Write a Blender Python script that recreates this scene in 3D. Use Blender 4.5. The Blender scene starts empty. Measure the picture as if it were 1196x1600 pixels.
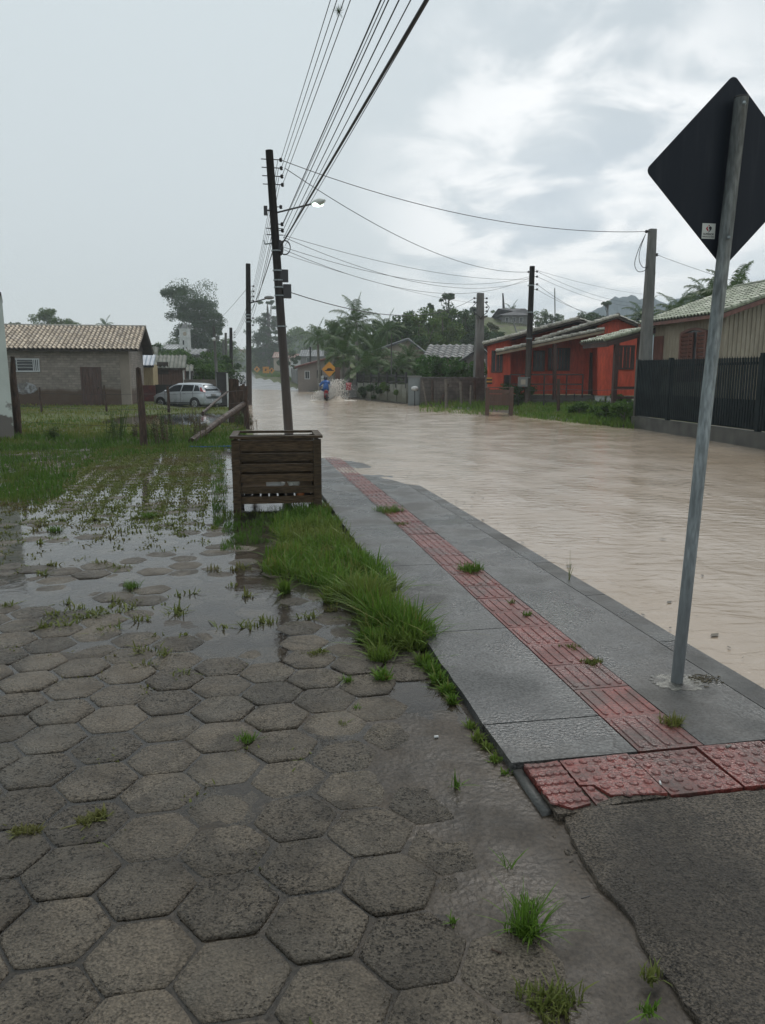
import bpy, math, random
import numpy as np
from mathutils import Vector, noise
R=math.radians
random.seed(7); rng=np.random.default_rng(7)
sc=bpy.context.scene; C=sc.collection

# ---------------------------------------------------------------- camera
CAMZ=1.6; PITCH=R(10); F=1200.0
cd=bpy.data.cameras.new('camera'); cam=bpy.data.objects.new('camera',cd); C.objects.link(cam)
cam.location=(0,0,CAMZ); cam.rotation_euler=(R(90)-PITCH,0,0)
cd.sensor_fit='VERTICAL'; cd.sensor_height=36; cd.sensor_width=27; cd.lens=36*F/1600; cd.clip_start=.05; cd.clip_end=3000
sc.camera=cam
sc.view_settings.view_transform='Standard'; sc.view_settings.look='None'; sc.view_settings.gamma=1; sc.view_settings.exposure=.48
sc.view_settings.use_curve_mapping=False
sc.cycles.max_bounces=6; sc.cycles.diffuse_bounces=2; sc.cycles.glossy_bounces=3; sc.cycles.transparent_max_bounces=16
sc.cycles.transmission_bounces=3; sc.cycles.volume_bounces=1; sc.cycles.caustics_reflective=False; sc.cycles.caustics_refractive=False

# ---------------------------------------------------------------- sky and sun (overcast)
SUN_EL,SUN_AZ=R(50),R(20)
w=bpy.data.worlds.new('World'); sc.world=w; w.use_nodes=True
nt=w.node_tree; nt.nodes.clear()
def N(nt,t,**k):
    n=nt.nodes.new(t)
    for a,b in k.items():
        if a.startswith('i_'):
            key=a[2:]; key=int(key) if key.isdigit() else key.replace('_',' ')
            n.inputs[key].default_value=b
        else: setattr(n,a,b)
    return n
def math_(nt,op,a,b=None,clamp=False):
    n=nt.nodes.new('ShaderNodeMath'); n.operation=op; n.use_clamp=clamp
    for i,x in enumerate((a,b)):
        if x is None: continue
        if hasattr(x,'links'): nt.links.new(x,n.inputs[i])
        else: n.inputs[i].default_value=x
    return n.outputs[0]
def mixc(nt,f,a,b,bt='MIX'):
    n=nt.nodes.new('ShaderNodeMix'); n.data_type='RGBA'; n.blend_type=bt
    for s,x in ((0,f),(6,a),(7,b)):
        if hasattr(x,'links'): nt.links.new(x,n.inputs[s])
        elif s==0: n.inputs[0].default_value=x
        else: n.inputs[s].default_value=(*x,1) if len(x)==3 else x
    return n.outputs[2]
def ramp(nt,f,a,b,c0=0.0,c1=1.0,ease='LINEAR'):
    n=nt.nodes.new('ShaderNodeMapRange'); n.interpolation_type=ease
    nt.links.new(f,n.inputs[0])
    n.inputs[1].default_value=a; n.inputs[2].default_value=b; n.inputs[3].default_value=c0; n.inputs[4].default_value=c1
    return n.outputs[0]
out=N(nt,'ShaderNodeOutputWorld'); bg=N(nt,'ShaderNodeBackground',i_Strength=.1)
sky=N(nt,'ShaderNodeTexSky'); sky.sky_type='NISHITA'; sky.sun_disc=False; sky.sun_elevation=SUN_EL; sky.sun_rotation=SUN_AZ
tc=N(nt,'ShaderNodeTexCoord'); sx=N(nt,'ShaderNodeSeparateXYZ'); nt.links.new(tc.outputs['Generated'],sx.inputs[0])
zz=math_(nt,'ADD',math_(nt,'MAXIMUM',sx.outputs[2],0.0),.22)
cx=N(nt,'ShaderNodeCombineXYZ'); nt.links.new(math_(nt,'DIVIDE',sx.outputs[0],zz),cx.inputs[0]); nt.links.new(math_(nt,'DIVIDE',sx.outputs[1],zz),cx.inputs[1])
n1=N(nt,'ShaderNodeTexNoise',i_Scale=1.5,i_Detail=7.0,i_Roughness=.5); n1.inputs['Distortion'].default_value=.25; nt.links.new(cx.outputs[0],n1.inputs['Vector'])
cloud=ramp(nt,n1.outputs[0],.36,.64,0,1,'SMOOTHSTEP')
right=ramp(nt,sx.outputs[0],-.12,.30,0,1,'SMOOTHSTEP')          # the cloud deck is broken only to the right
low=ramp(nt,sx.outputs[2],.36,.16,0,1,'SMOOTHSTEP')
rl=math_(nt,'MULTIPLY',right,math_(nt,'MULTIPLY_ADD',low,.85))
flat=mixc(nt,ramp(nt,sx.outputs[2],0,.6),(4.75,5.15,5.3),(5.15,5.75,5.95))
lumpy=mixc(nt,cloud,(4.5,5.05,5.5),(6.4,6.75,6.95))
deck=mixc(nt,rl,flat,lumpy)
hi=math_(nt,'MULTIPLY',right,math_(nt,'SUBTRACT',1.0,low)); deck=mixc(nt,math_(nt,'MULTIPLY',hi,ramp(nt,n1.outputs[0],.3,.7,.95,.35)),deck,(4.3,4.8,5.1))
d0=Vector((.237,.952,.197)).normalized(); dp=N(nt,'ShaderNodeVectorMath',operation='DOT_PRODUCT'); nt.links.new(tc.outputs['Generated'],dp.inputs[0]); dp.inputs[1].default_value=d0
n2=N(nt,'ShaderNodeTexNoise',i_Scale=3.2,i_Detail=8.0,i_Roughness=.55); n2.inputs['Distortion'].default_value=.4; nt.links.new(cx.outputs[0],n2.inputs['Vector'])
blob=math_(nt,'MULTIPLY',ramp(nt,dp.outputs['Value'],.955,.995,0,1,'SMOOTHSTEP'),ramp(nt,n2.outputs[0],.40,.60,0,1,'SMOOTHSTEP'))
deck=mixc(nt,blob,deck,(7.9,8.0,8.0))
deck=mixc(nt,.95,sky.outputs[0],deck)
nt.links.new(deck,bg.inputs[0]); nt.links.new(bg.outputs[0],out.inputs[0])
sl=bpy.data.lights.new('sun','SUN'); sl.energy=.9; sl.angle=R(25); sl.color=(1,.96,.9)
so=bpy.data.objects.new('sun',sl); C.objects.link(so); so.rotation_euler=(R(90)-SUN_EL,0,math.pi-SUN_AZ); so.location=(0,0,30)

# ---------------------------------------------------------------- measuring helpers
def ray(px,py):
    a=(px-598)/F; b=(800-py)/F
    return Vector((a,math.cos(PITCH)+b*math.sin(PITCH),-math.sin(PITCH)+b*math.cos(PITCH)))
def at(px,py,z=0.0):
    r=ray(px,py); k=(z-CAMZ)/r.z; return Vector((r.x*k,r.y*k,z))
def atY(px,py,Y):
    r=ray(px,py); k=Y/r.y; return Vector((r.x*k,Y,CAMZ+r.z*k))
def proj(P):
    x,y,z=P[0],P[1],P[2]-CAMZ
    dep=y*math.cos(PITCH)-z*math.sin(PITCH)
    if dep<.05: return (9999,9999)
    return (598+F*x/dep, 800-F*(y*math.sin(PITCH)+z*math.cos(PITCH))/dep)
class Frame:
    def __init__(s,az):
        a=R(az); s.e=Vector((math.cos(a),-math.sin(a),0)); s.d=Vector((math.sin(a),math.cos(a),0))
    def P(s,u,v,z=0.0): return s.e*u+s.d*v+Vector((0,0,z))
    def uv(s,P): return P.x*s.e.x+P.y*s.e.y, P.x*s.d.x+P.y*s.d.y
    def L(s,px,py,v):                        # pixel ray meets the plane v = const
        r=ray(px,py); k=v/(r.x*s.d.x+r.y*s.d.y); return r*k+Vector((0,0,CAMZ))
    def LU(s,px,py,u):
        r=ray(px,py); k=u/(r.x*s.e.x+r.y*s.e.y); return r*k+Vector((0,0,CAMZ))
ST=Frame(-10.4); S=ST.P; W0=Frame(0)

# ---------------------------------------------------------------- object helpers
class MB:
    def __init__(s): s.v=[]; s.f=[]; s.t=[]; s.m=[]
    def add(s,vs,fs,tone=.5,mi=0):
        o=len(s.v); s.v+=[tuple(v) for v in vs]
        for f in fs: s.f.append([i+o for i in f]); s.t.append(tone); s.m.append(mi)
        return s
    def frustum(s,a,b,a1,a2,b1,b2,tone=.5,mi=0):
        """box from a to b; half extents a1,a2 vectors at a and b1,b2 at b"""
        vs=[a-a1-a2,a+a1-a2,a+a1+a2,a-a1+a2,b-b1-b2,b+b1-b2,b+b1+b2,b-b1+b2]
        s.add(vs,[(3,2,1,0),(4,5,6,7),(0,1,5,4),(1,2,6,5),(2,3,7,6),(3,0,4,7)],tone,mi); return s
    def beam(s,a,b,w,h,up=None,tone=.5,mi=0,k=1.0):
        a=Vector(a); b=Vector(b); d=(b-a).normalized()
        up=Vector(up) if up is not None else (Vector((0,0,1)) if abs(d.z)<.9 else ST.d)
        x=d.cross(up).normalized(); y=x.cross(d).normalized()
        return s.frustum(a,b,x*w/2,y*h/2,x*w/2*k,y*h/2*k,tone,mi)
    def box(s,c,sx,sy,sz,fr=None,tone=.5,mi=0):
        """c is the centre of the bottom; sx along e, sy along d"""
        fr=fr or ST; c=Vector(c)
        return s.frustum(c,c+Vector((0,0,sz)),fr.e*sx/2,fr.d*sy/2,fr.e*sx/2,fr.d*sy/2,tone,mi)
    def tube(s,pts,r,n=8,tone=.5,mi=0,cap=True):
        pts=[Vector(p) for p in pts]; rs=r if isinstance(r,(list,tuple)) else [r]*len(pts)
        o=len(s.v); ref=None
        for i,p in enumerate(pts):
            d=(pts[min(i+1,len(pts)-1)]-pts[max(i-1,0)]).normalized()
            if ref is None: ref=Vector((0,0,1)) if abs(d.z)<.9 else Vector((1,0,0))
            x=d.cross(ref).normalized(); y=x.cross(d).normalized(); ref=y
            for j in range(n):
                t=2*math.pi*j/n; s.v.append(tuple(p+(x*math.cos(t)+y*math.sin(t))*rs[i]))
        for i in range(len(pts)-1):
            for j in range(n):
                a=o+i*n+j; b=o+i*n+(j+1)%n; s.f.append([a,b,b+n,a+n]); s.t.append(tone); s.m.append(mi)
        if cap:
            s.f.append([o+j for j in range(n)]); s.t.append(tone); s.m.append(mi)
            s.f.append([o+(len(pts)-1)*n+j for j in reversed(range(n))]); s.t.append(tone); s.m.append(mi)
        return s
    def prism(s,poly,ext,tone=.5,mi=0):
        """closed prism of a 3-D polygon pushed by vector ext"""
        n=len(poly); poly=[Vector(p) for p in poly]; ext=Vector(ext)
        s.add(poly+[p+ext for p in poly],[list(range(n))[::-1],list(range(n,2*n))]+[(i,(i+1)%n,(i+1)%n+n,i+n) for i in range(n)],tone,mi); return s
    def grid(s,fn,nu,nv,tone=.5,mi=0,tf=None):
        o=len(s.v)
        for j in range(nv+1):
            for i in range(nu+1): s.v.append(tuple(fn(i/nu,j/nv)))
        for j in range(nv):
            for i in range(nu):
                a=o+j*(nu+1)+i; s.f.append([a,a+1,a+nu+2,a+nu+1]); s.t.append(tf(i,j) if tf else tone); s.m.append(mi)
        return s
    def sphere(s,c,r,n=8,m=6,tone=.5,mi=0):
        c=Vector(c); r=r if isinstance(r,(tuple,list)) else (r,r,r); o=len(s.v)
        s.v.append(tuple(c+Vector((0,0,r[2]))))
        for j in range(1,m):
            for i in range(n):
                a=2*math.pi*i/n; b=math.pi*j/m
                s.v.append((c.x+r[0]*math.sin(b)*math.cos(a),c.y+r[1]*math.sin(b)*math.sin(a),c.z+r[2]*math.cos(b)))
        s.v.append(tuple(c-Vector((0,0,r[2]))))
        for i in range(n):
            s.f.append([o,o+1+i,o+1+(i+1)%n]); s.f.append([len(s.v)-1,o+1+(m-2)*n+(i+1)%n,o+1+(m-2)*n+i])
            s.t+=[tone]*2; s.m+=[mi]*2
        for j in range(m-2):
            for i in range(n):
                a=o+1+j*n+i; b=o+1+j*n+(i+1)%n; s.f.append([a,a+n,b+n,b]); s.t.append(tone); s.m.append(mi)
        return s
    def build(s,name,mat,parent=None,origin=None,smooth=False,**tags):
        org=origin if origin is not None else (ROOT.get(parent.name,Vector((0,0,0))) if parent else Vector((0,0,0)))
        org=Vector(org)
        me=bpy.data.meshes.new(name); me.from_pydata([(x-org.x,y-org.y,z-org.z) for x,y,z in s.v],[],s.f)
        at_=me.attributes.new('tone','FLOAT','FACE'); at_.data.foreach_set('value',np.array(s.t,dtype=np.float32))
        mats=mat if isinstance(mat,(list,tuple)) else [mat]
        for m in mats: me.materials.append(m)
        me.polygons.foreach_set('material_index',np.array(s.m,dtype=np.int32))
        if smooth: me.polygons.foreach_set('use_smooth',np.ones(len(s.f),dtype=bool))
        me.update()
        o=bpy.data.objects.new(name,me); C.objects.link(o)
        if parent: o.parent=parent; ROOT[o.name]=org
        else: o.location=org; ROOT[o.name]=org
        tag(o,**tags); return o
ROOT={}
def tag(o,label=None,cat=None,group=None,kind=None):
    if label: o['label']=label
    if cat: o['category']=cat
    if group: o['group']=group
    if kind: o['kind']=kind
    return o
def thing(name,loc,label,cat,group=None):
    o=bpy.data.objects.new(name,None); C.objects.link(o); o.location=Vector(loc); o.empty_display_size=.2
    ROOT[o.name]=Vector(loc); return tag(o,label,cat,group)
KIDS={}
def children(o): return [c for c in bpy.data.objects if c.parent==o]
def dup(root,loc,rotz=0,scale=1,label=None,group=None):
    r=root.copy(); C.objects.link(r); r.location=Vector(loc); r.rotation_euler=(0,0,rotz); r.scale=(scale,)*3
    ROOT[r.name]=Vector(loc)
    if label: r['label']=label
    if group: r['group']=group
    if root.name not in KIDS: KIDS[root.name]=[(c,[g for g in children(c)]) for c in children(root)]
    for c,gs in KIDS[root.name]:
        k=c.copy(); C.objects.link(k); k.parent=r
        for g in gs:
            q=g.copy(); C.objects.link(q); q.parent=k
    return r
def np_mesh(name,verts,faces,mats,mi=None,tone=None,parent=None,loc=(0,0,0),smooth=False,**tags):
    """verts (n,3); faces: list of (k,m) int arrays"""
    me=bpy.data.meshes.new(name); verts=np.asarray(verts,dtype=np.float32); me.vertices.add(len(verts)); me.vertices.foreach_set('co',verts.ravel())
    loops=np.concatenate([f.ravel() for f in faces]); tot=np.concatenate([np.full(len(f),f.shape[1]) for f in faces])
    st=np.concatenate([[0],np.cumsum(tot)[:-1]])
    me.loops.add(len(loops)); me.loops.foreach_set('vertex_index',loops.astype(np.int32))
    me.polygons.add(len(tot)); me.polygons.foreach_set('loop_start',st.astype(np.int32)); me.polygons.foreach_set('loop_total',tot.astype(np.int32))
    for m in (mats if isinstance(mats,(list,tuple)) else [mats]): me.materials.append(m)
    if mi is not None: me.polygons.foreach_set('material_index',np.asarray(mi,dtype=np.int32))
    if tone is not None:
        a=me.attributes.new('tone','FLOAT','FACE'); a.data.foreach_set('value',np.asarray(tone,dtype=np.float32))
    if smooth: me.polygons.foreach_set('use_smooth',np.ones(len(tot),dtype=bool))
    me.update(calc_edges=True); me.validate()
    o=bpy.data.objects.new(name,me); C.objects.link(o)
    if parent: o.parent=parent
    else: o.location=Vector(loc)
    ROOT[o.name]=Vector(loc); tag(o,**tags); return o
def nz(x,y,z=0.0): return noise.noise(Vector((x,y,z)))
def sstep(a,b,x):
    t=max(0,min(1,(x-a)/(b-a))) if a!=b else float(x>a); return t*t*(3-2*t)
def interp(x,xs,ys): return float(np.interp(x,xs,ys))

# ---------------------------------------------------------------- materials
def mat(name,c1,c2=None,sc_=3.0,r=(.6,.6),rs=2.0,bump=.15,bs=30.0,spec=.5,stretch=(1,1,1),metal=0.0,attr=False,det=5.0,fine=.0,fs=90.0,fn=None,edge=(.35,.65),bstretch=None,transl=0.0):
    m=bpy.data.materials.new(name); m.use_nodes=True; t=m.node_tree; t.nodes.clear()
    o=N(t,'ShaderNodeOutputMaterial'); b=N(t,'ShaderNodeBsdfPrincipled'); t.links.new(b.outputs[0],o.inputs[0])
    tcn=N(t,'ShaderNodeTexCoord'); mp=N(t,'ShaderNodeMapping'); mp.inputs['Scale'].default_value=stretch; t.links.new(tcn.outputs['Object'],mp.inputs[0])
    if bstretch:
        mb_=N(t,'ShaderNodeMapping'); mb_.inputs['Scale'].default_value=bstretch; t.links.new(tcn.outputs['Object'],mb_.inputs[0])
    else: mb_=mp
    c2=c2 or tuple(x*.6 for x in c1)
    na=N(t,'ShaderNodeTexNoise',i_Scale=sc_,i_Detail=det,i_Roughness=.6); t.links.new(mp.outputs[0],na.inputs['Vector'])
    f=ramp(t,na.outputs[0],edge[0],edge[1])
    if attr:
        a=N(t,'ShaderNodeAttribute',attribute_name='tone'); f=math_(t,'MULTIPLY_ADD',f,.45); t.nodes[-1].inputs[2].default_value=0
        f=math_(t,'ADD',f,math_(t,'MULTIPLY',a.outputs['Fac'],.75),True)
        f=math_(t,'SUBTRACT',f,.1,True)
    col=mixc(t,f,c1,c2)
    if fine>0:
        nf=N(t,'ShaderNodeTexNoise',i_Scale=fs,i_Detail=3.0); t.links.new(mp.outputs[0],nf.inputs['Vector'])
        k=ramp(t,nf.outputs[0],.38,.62,1-fine,1+fine*.5)
        kc=N(t,'ShaderNodeCombineColor'); [t.links.new(k,kc.inputs[i]) for i in range(3)]
        col=mixc(t,1.0,col,kc.outputs[0],'MULTIPLY')
    if r[0]!=r[1]:
        nr=N(t,'ShaderNodeTexNoise',i_Scale=rs,i_Detail=4.0); t.links.new(mp.outputs[0],nr.inputs['Vector'])
        t.links.new(ramp(t,nr.outputs[0],.38,.62,r[0],r[1]),b.inputs['Roughness'])
    else: b.inputs['Roughness'].default_value=r[0]
    b.inputs['Specular IOR Level'].default_value=spec; b.inputs['Metallic'].default_value=metal
    nrm=None
    if bump>0:
        nb=N(t,'ShaderNodeTexNoise',i_Scale=bs,i_Detail=4.0); t.links.new(mb_.outputs[0],nb.inputs['Vector'])
        bn=N(t,'ShaderNodeBump',i_Strength=bump,i_Distance=.02); t.links.new(nb.outputs[0],bn.inputs['Height']); nrm=bn
        t.links.new(bn.outputs[0],b.inputs['Normal'])
    if fn: col=fn(t,col,mp,b,nrm) or col
    t.links.new(col,b.inputs['Base Color'])
    if transl>0:
        tr=N(t,'ShaderNodeBsdfTranslucent'); mx=N(t,'ShaderNodeMixShader',i_0=transl); t.links.new(col,tr.inputs[0])
        t.links.new(b.outputs[0],mx.inputs[1]); t.links.new(tr.outputs[0],mx.inputs[2]); t.links.new(mx.outputs[0],o.inputs[0])
    return m
def leafmat(name,c1,c2,c3=None,spec=.12,transl=.3):
    """green that varies per leaf and in broad patches"""
    def fn(t,col,mp,b,n):
        g=N(t,'ShaderNodeNewGeometry'); c=mixc(t,g.outputs['Random Per Island'],c1,c2)
        if c3:
            nn=N(t,'ShaderNodeTexNoise',i_Scale=.9,i_Detail=2.0); t.links.new(mp.outputs[0],nn.inputs['Vector'])
            c=mixc(t,ramp(t,nn.outputs[0],.5,.68),c,c3)
        return c
    return mat(name,c1,c2,bump=0,r=(.45,.45),spec=spec,fn=fn,transl=transl)
def bricks(w_,h_,mortar,mc,strength=.5):
    def fn(t,col,mp,b,n):
        tcn=N(t,'ShaderNodeTexCoord'); s_=N(t,'ShaderNodeSeparateXYZ'); t.links.new(tcn.outputs['Object'],s_.inputs[0])
        cb=N(t,'ShaderNodeCombineXYZ'); t.links.new(math_(t,'ADD',s_.outputs[0],s_.outputs[1]),cb.inputs[0]); t.links.new(s_.outputs[2],cb.inputs[1])
        br=N(t,'ShaderNodeTexBrick',i_Scale=1.0); br.inputs['Brick Width'].default_value=w_; br.inputs['Row Height'].default_value=h_; br.inputs['Mortar Size'].default_value=mortar
        br.inputs['Mortar Smooth'].default_value=.3; br.inputs['Color1'].default_value=(.8,.8,.8,1); br.inputs['Color2'].default_value=(1.1,1.1,1.1,1); br.inputs['Mortar'].default_value=(mc,mc,mc,1)
        t.links.new(cb.outputs[0],br.inputs['Vector'])
        if n is not None:
            b2=N(t,'ShaderNodeBump',i_Strength=strength,i_Distance=.015); b2.invert=True; t.links.new(br.outputs['Fac'],b2.inputs['Height']); t.links.new(n.outputs[0],b2.inputs['Normal']); t.links.new(b2.outputs[0],b.inputs['Normal'])
        return mixc(t,1.0,col,br.outputs[0],'MULTIPLY')
    return fn
def zband(z0,z1,c,amt=1.0,ns=3.0,na=.5):
    """a stain that reaches up from the foot of a wall with a ragged upper edge (z in object space)"""
    def fn(t,col,mp,b,n):
        tcn=N(t,'ShaderNodeTexCoord'); s_=N(t,'ShaderNodeSeparateXYZ'); t.links.new(tcn.outputs['Object'],s_.inputs[0])
        nn=N(t,'ShaderNodeTexNoise',i_Scale=ns,i_Detail=5.0); t.links.new(tcn.outputs['Object'],nn.inputs['Vector'])
        h=math_(t,'ADD',s_.outputs[2],math_(t,'MULTIPLY',math_(t,'SUBTRACT',nn.outputs[0],.5),-na))
        return mixc(t,ramp(t,h,z0,z1,amt,0),col,c)
    return fn
def chain(*fs):
    def fn(t,col,mp,b,n):
        for f in fs: col=f(t,col,mp,b,n) or col
        return col
    return fn
def pits(scale,amt,dark=.45):
    def fn(t,col,mp,b,n):
        v=N(t,'ShaderNodeTexVoronoi',i_Scale=scale); v.feature='F1'; t.links.new(mp.outputs[0],v.inputs['Vector'])
        nn=N(t,'ShaderNodeTexNoise',i_Scale=scale*.45,i_Detail=3.0); t.links.new(mp.outputs[0],nn.inputs['Vector'])
        n3=N(t,'ShaderNodeTexNoise',i_Scale=2.4,i_Detail=3.0); t.links.new(mp.outputs[0],n3.inputs['Vector'])
        aa_=N(t,'ShaderNodeAttribute',attribute_name='tone'); am=ramp(t,aa_.outputs['Fac'],-.1,.9,.35,1.0)
        k=math_(t,'MULTIPLY',math_(t,'MULTIPLY',ramp(t,v.outputs['Distance'],.55,.25),ramp(t,nn.outputs[0],.47,.58)),math_(t,'MULTIPLY',ramp(t,n3.outputs[0],.36,.6,.25,1.0),am))
        b2=N(t,'ShaderNodeBump',i_Strength=amt,i_Distance=.01); b2.invert=True; t.links.new(k,b2.inputs['Height'])
        if n is not None: t.links.new(n.outputs[0],b2.inputs['Normal'])
        t.links.new(b2.outputs[0],b.inputs['Normal'])
        return mixc(t,math_(t,'MULTIPLY',k,1-dark),col,(.012,.011,.01))
    return fn

def cracks(scale,w_=.012,thr=.5):
    def fn(t,col,mp,b,n):
        nn=N(t,'ShaderNodeTexNoise',i_Scale=scale*3,i_Detail=4.0); t.links.new(mp.outputs[0],nn.inputs['Vector'])
        va=N(t,'ShaderNodeVectorMath',operation='MULTIPLY_ADD'); t.links.new(nn.outputs['Color'],va.inputs[0]); va.inputs[1].default_value=(.35/scale,)*3; t.links.new(mp.outputs[0],va.inputs[2])
        v=N(t,'ShaderNodeTexVoronoi',i_Scale=scale); v.feature='DISTANCE_TO_EDGE'; t.links.new(va.outputs[0],v.inputs['Vector'])
        ms=N(t,'ShaderNodeTexNoise',i_Scale=scale*.6,i_Detail=2.0); t.links.new(mp.outputs[0],ms.inputs['Vector'])
        k=math_(t,'MULTIPLY',ramp(t,v.outputs['Distance'],w_,0),ramp(t,ms.outputs[0],thr,thr+.05))
        return mixc(t,math_(t,'MULTIPLY',k,.85),col,(.012,.011,.01))
    return fn
def grime(scale,c,a=.48,b_=.66,amt=.7):
    def fn(t,col,mp,b,n):
        nn=N(t,'ShaderNodeTexNoise',i_Scale=scale,i_Detail=8.0,i_Roughness=.65); nn.inputs['Distortion'].default_value=.6; t.links.new(mp.outputs[0],nn.inputs['Vector'])
        return mixc(t,ramp(t,nn.outputs[0],a,b_,0,amt),col,c)
    return fn
m_paver=mat('wet_paver',(.165,.135,.100),(.080,.066,.050),sc_=5,r=(.25,.6),rs=6,bump=.8,bs=95,attr=True,fine=.42,fs=120,spec=.28,fn=chain(grime(2.6,(.045,.037,.028),.47,.62,.75),grime(1.1,(.11,.098,.08),.52,.66,.6),pits(105,1.0,.25)))
m_mud=mat('wet_mud',(.075,.058,.042),(.036,.029,.022),sc_=2.2,spec=.25,r=(.3,.6),rs=3.5,bump=.35,bs=40,fine=.35,fs=70)
def joints_fn(t,col,mp,b,n): return None
m_walk=mat('wet_cement',(.105,.106,.103),(.045,.047,.047),sc_=1.6,r=(.06,.6),rs=1.5,spec=.4,bump=.4,bs=65,fine=.55,fs=75,det=8,bstretch=(1,1,1),fn=chain(grime(.9,(.05,.042,.032),.5,.7,.6),grime(7,(.03,.03,.03),.56,.68,.5),cracks(.55,.006,.5)))
m_rough=mat('rough_concrete',(.15,.122,.092),(.07,.058,.045),sc_=2.2,r=(.28,.6),rs=4,spec=.3,bump=1.0,bs=110,fine=.75,fs=130,fn=chain(grime(1.5,(.045,.037,.029),.48,.62,.7),pits(120,1.0,.2),cracks(1.1,.005,.52)))
m_curb=mat('curb_concrete',(.085,.085,.08),(.035,.036,.035),sc_=3,spec=.3,r=(.2,.6),fn=grime(3,(.03,.028,.024),.48,.62,.7),bump=.3,bs=50,fine=.2)
m_tact=mat('red_tactile',(.21,.05,.040),(.10,.034,.03),sc_=6,r=(.12,.5),rs=3,spec=.4,bump=.35,bs=80,attr=True,fine=.4,fs=70,fn=chain(grime(3.5,(.045,.033,.027),.46,.64,.75),grime(14,(.13,.10,.085),.6,.7,.5),cracks(4.5,.012,.5)))
m_ground=None
def ground_fn(t,col,mp,b,n):
    tcn=N(t,'ShaderNodeTexCoord'); nn=N(t,'ShaderNodeTexNoise',i_Scale=.35,i_Detail=6.0); t.links.new(tcn.outputs['Object'],nn.inputs['Vector'])
    return mixc(t,ramp(t,nn.outputs[0],.5,.62),col,(.06,.052,.03))
m_ground=mat('grassy_soil',(.06,.09,.018),(.10,.11,.028),spec=.15,sc_=.8,r=(.6,.85),bump=.5,bs=8,fine=.4,fs=14,fn=ground_fn)
m_asph=mat('wet_asphalt',(.24,.24,.24),(.15,.15,.152),sc_=.7,r=(.3,.5),rs=.4,bump=.08,bs=20)
def water_fn(t,col,mp,b,n):
    tcn=N(t,'ShaderNodeTexCoord'); mpp=N(t,'ShaderNodeMapping'); mpp.inputs['Rotation'].default_value=(0,0,R(-10.4)); mpp.inputs['Scale'].default_value=(1.0,.35,1); t.links.new(tcn.outputs['Object'],mpp.inputs[0])
    a=N(t,'ShaderNodeTexNoise',i_Scale=2.0,i_Detail=3.0); a.inputs['Distortion'].default_value=.8; t.links.new(mpp.outputs[0],a.inputs['Vector'])
    mq=N(t,'ShaderNodeMapping'); mq.inputs['Rotation'].default_value=(0,0,R(14)); mq.inputs['Scale'].default_value=(1.0,1.9,1); t.links.new(tcn.outputs['Object'],mq.inputs[0])
    c=N(t,'ShaderNodeTexNoise',i_Scale=4.2,i_Detail=6.0); c.inputs['Distortion'].default_value=.5; t.links.new(mq.outputs[0],c.inputs['Vector'])
    h=math_(t,'ADD',a.outputs[0],math_(t,'MULTIPLY',c.outputs[0],.9))
    b2=N(t,'ShaderNodeBump',i_Strength=.34,i_Distance=.045); t.links.new(h,b2.inputs['Height']); t.links.new(b2.outputs[0],b.inputs['Normal'])
    # silt carried in streaks
    d=N(t,'ShaderNodeTexNoise',i_Scale=.5,i_Detail=5.0); t.links.new(mpp.outputs[0],d.inputs['Vector'])
    return mixc(t,ramp(t,d.outputs[0],.5,.72,0,.75),col,(.28,.20,.125))
m_water=mat('flood_water',(.385,.305,.23),(.33,.255,.185),sc_=.5,r=(.14,.24),rs=1,bump=0,fn=water_fn,spec=.5)
def film(name,tint=(.8,.78,.74),bumpk=.022,bs=14.0,body=None):
    m=bpy.data.materials.new(name); m.use_nodes=True; t=m.node_tree; t.nodes.clear()
    o=N(t,'ShaderNodeOutputMaterial'); tr=N(t,'ShaderNodeBsdfTransparent'); tr.inputs[0].default_value=(*tint,1)
    gl=N(t,'ShaderNodeBsdfGlossy'); gl.inputs['Roughness'].default_value=.04; gl.inputs[0].default_value=(.95,.95,.95,1)
    fr=N(t,'ShaderNodeFresnel',i_IOR=1.34); mx=N(t,'ShaderNodeMixShader')
    tcn=N(t,'ShaderNodeTexCoord'); nn=N(t,'ShaderNodeTexNoise',i_Scale=bs,i_Detail=3.0); t.links.new(tcn.outputs['Object'],nn.inputs['Vector'])
    bn=N(t,'ShaderNodeBump',i_Strength=bumpk*4,i_Distance=.01); t.links.new(nn.outputs[0],bn.inputs['Height'])
    t.links.new(bn.outputs[0],gl.inputs['Normal']); t.links.new(bn.outputs[0],fr.inputs['Normal'])
    t.links.new(fr.outputs[0],mx.inputs[0]); t.links.new(tr.outputs[0],mx.inputs[1]); t.links.new(gl.outputs[0],mx.inputs[2]); t.links.new(mx.outputs[0],o.inputs[0])
    return m
m_film=film('rain_film',(.94,.93,.91))
m_wood=mat('old_wood',(.06,.047,.034),(.024,.022,.016),sc_=3,r=(.35,.7),bump=.5,bs=12,stretch=(1,1,6),fine=.35,fs=14)
m_slat=mat('mossy_slat',(.085,.056,.031),(.030,.023,.014),spec=.15,sc_=4,r=(.35,.7),bump=.5,bs=14,stretch=(1,1,7),fine=.4,fs=10,attr=True)
m_post=mat('brown_post',(.085,.05,.034),(.035,.024,.018),spec=.25,sc_=4,r=(.4,.7),bump=.6,bs=16,stretch=(3,3,.7),fine=.3,fs=10)
m_pole=mat('tarred_wood',(.032,.03,.028),(.012,.012,.013),spec=.2,sc_=3,r=(.3,.6),bump=.4,bs=16,stretch=(6,6,.6),fine=.4,fs=6,fn=zband(.5,4.2,(.085,.058,.04),.55,2,2.5))
m_conc=mat('pole_concrete',(.15,.15,.14),(.09,.092,.085),sc_=2,r=(.5,.8),bump=.2,bs=20,stretch=(3,3,.6),fine=.15)
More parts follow.
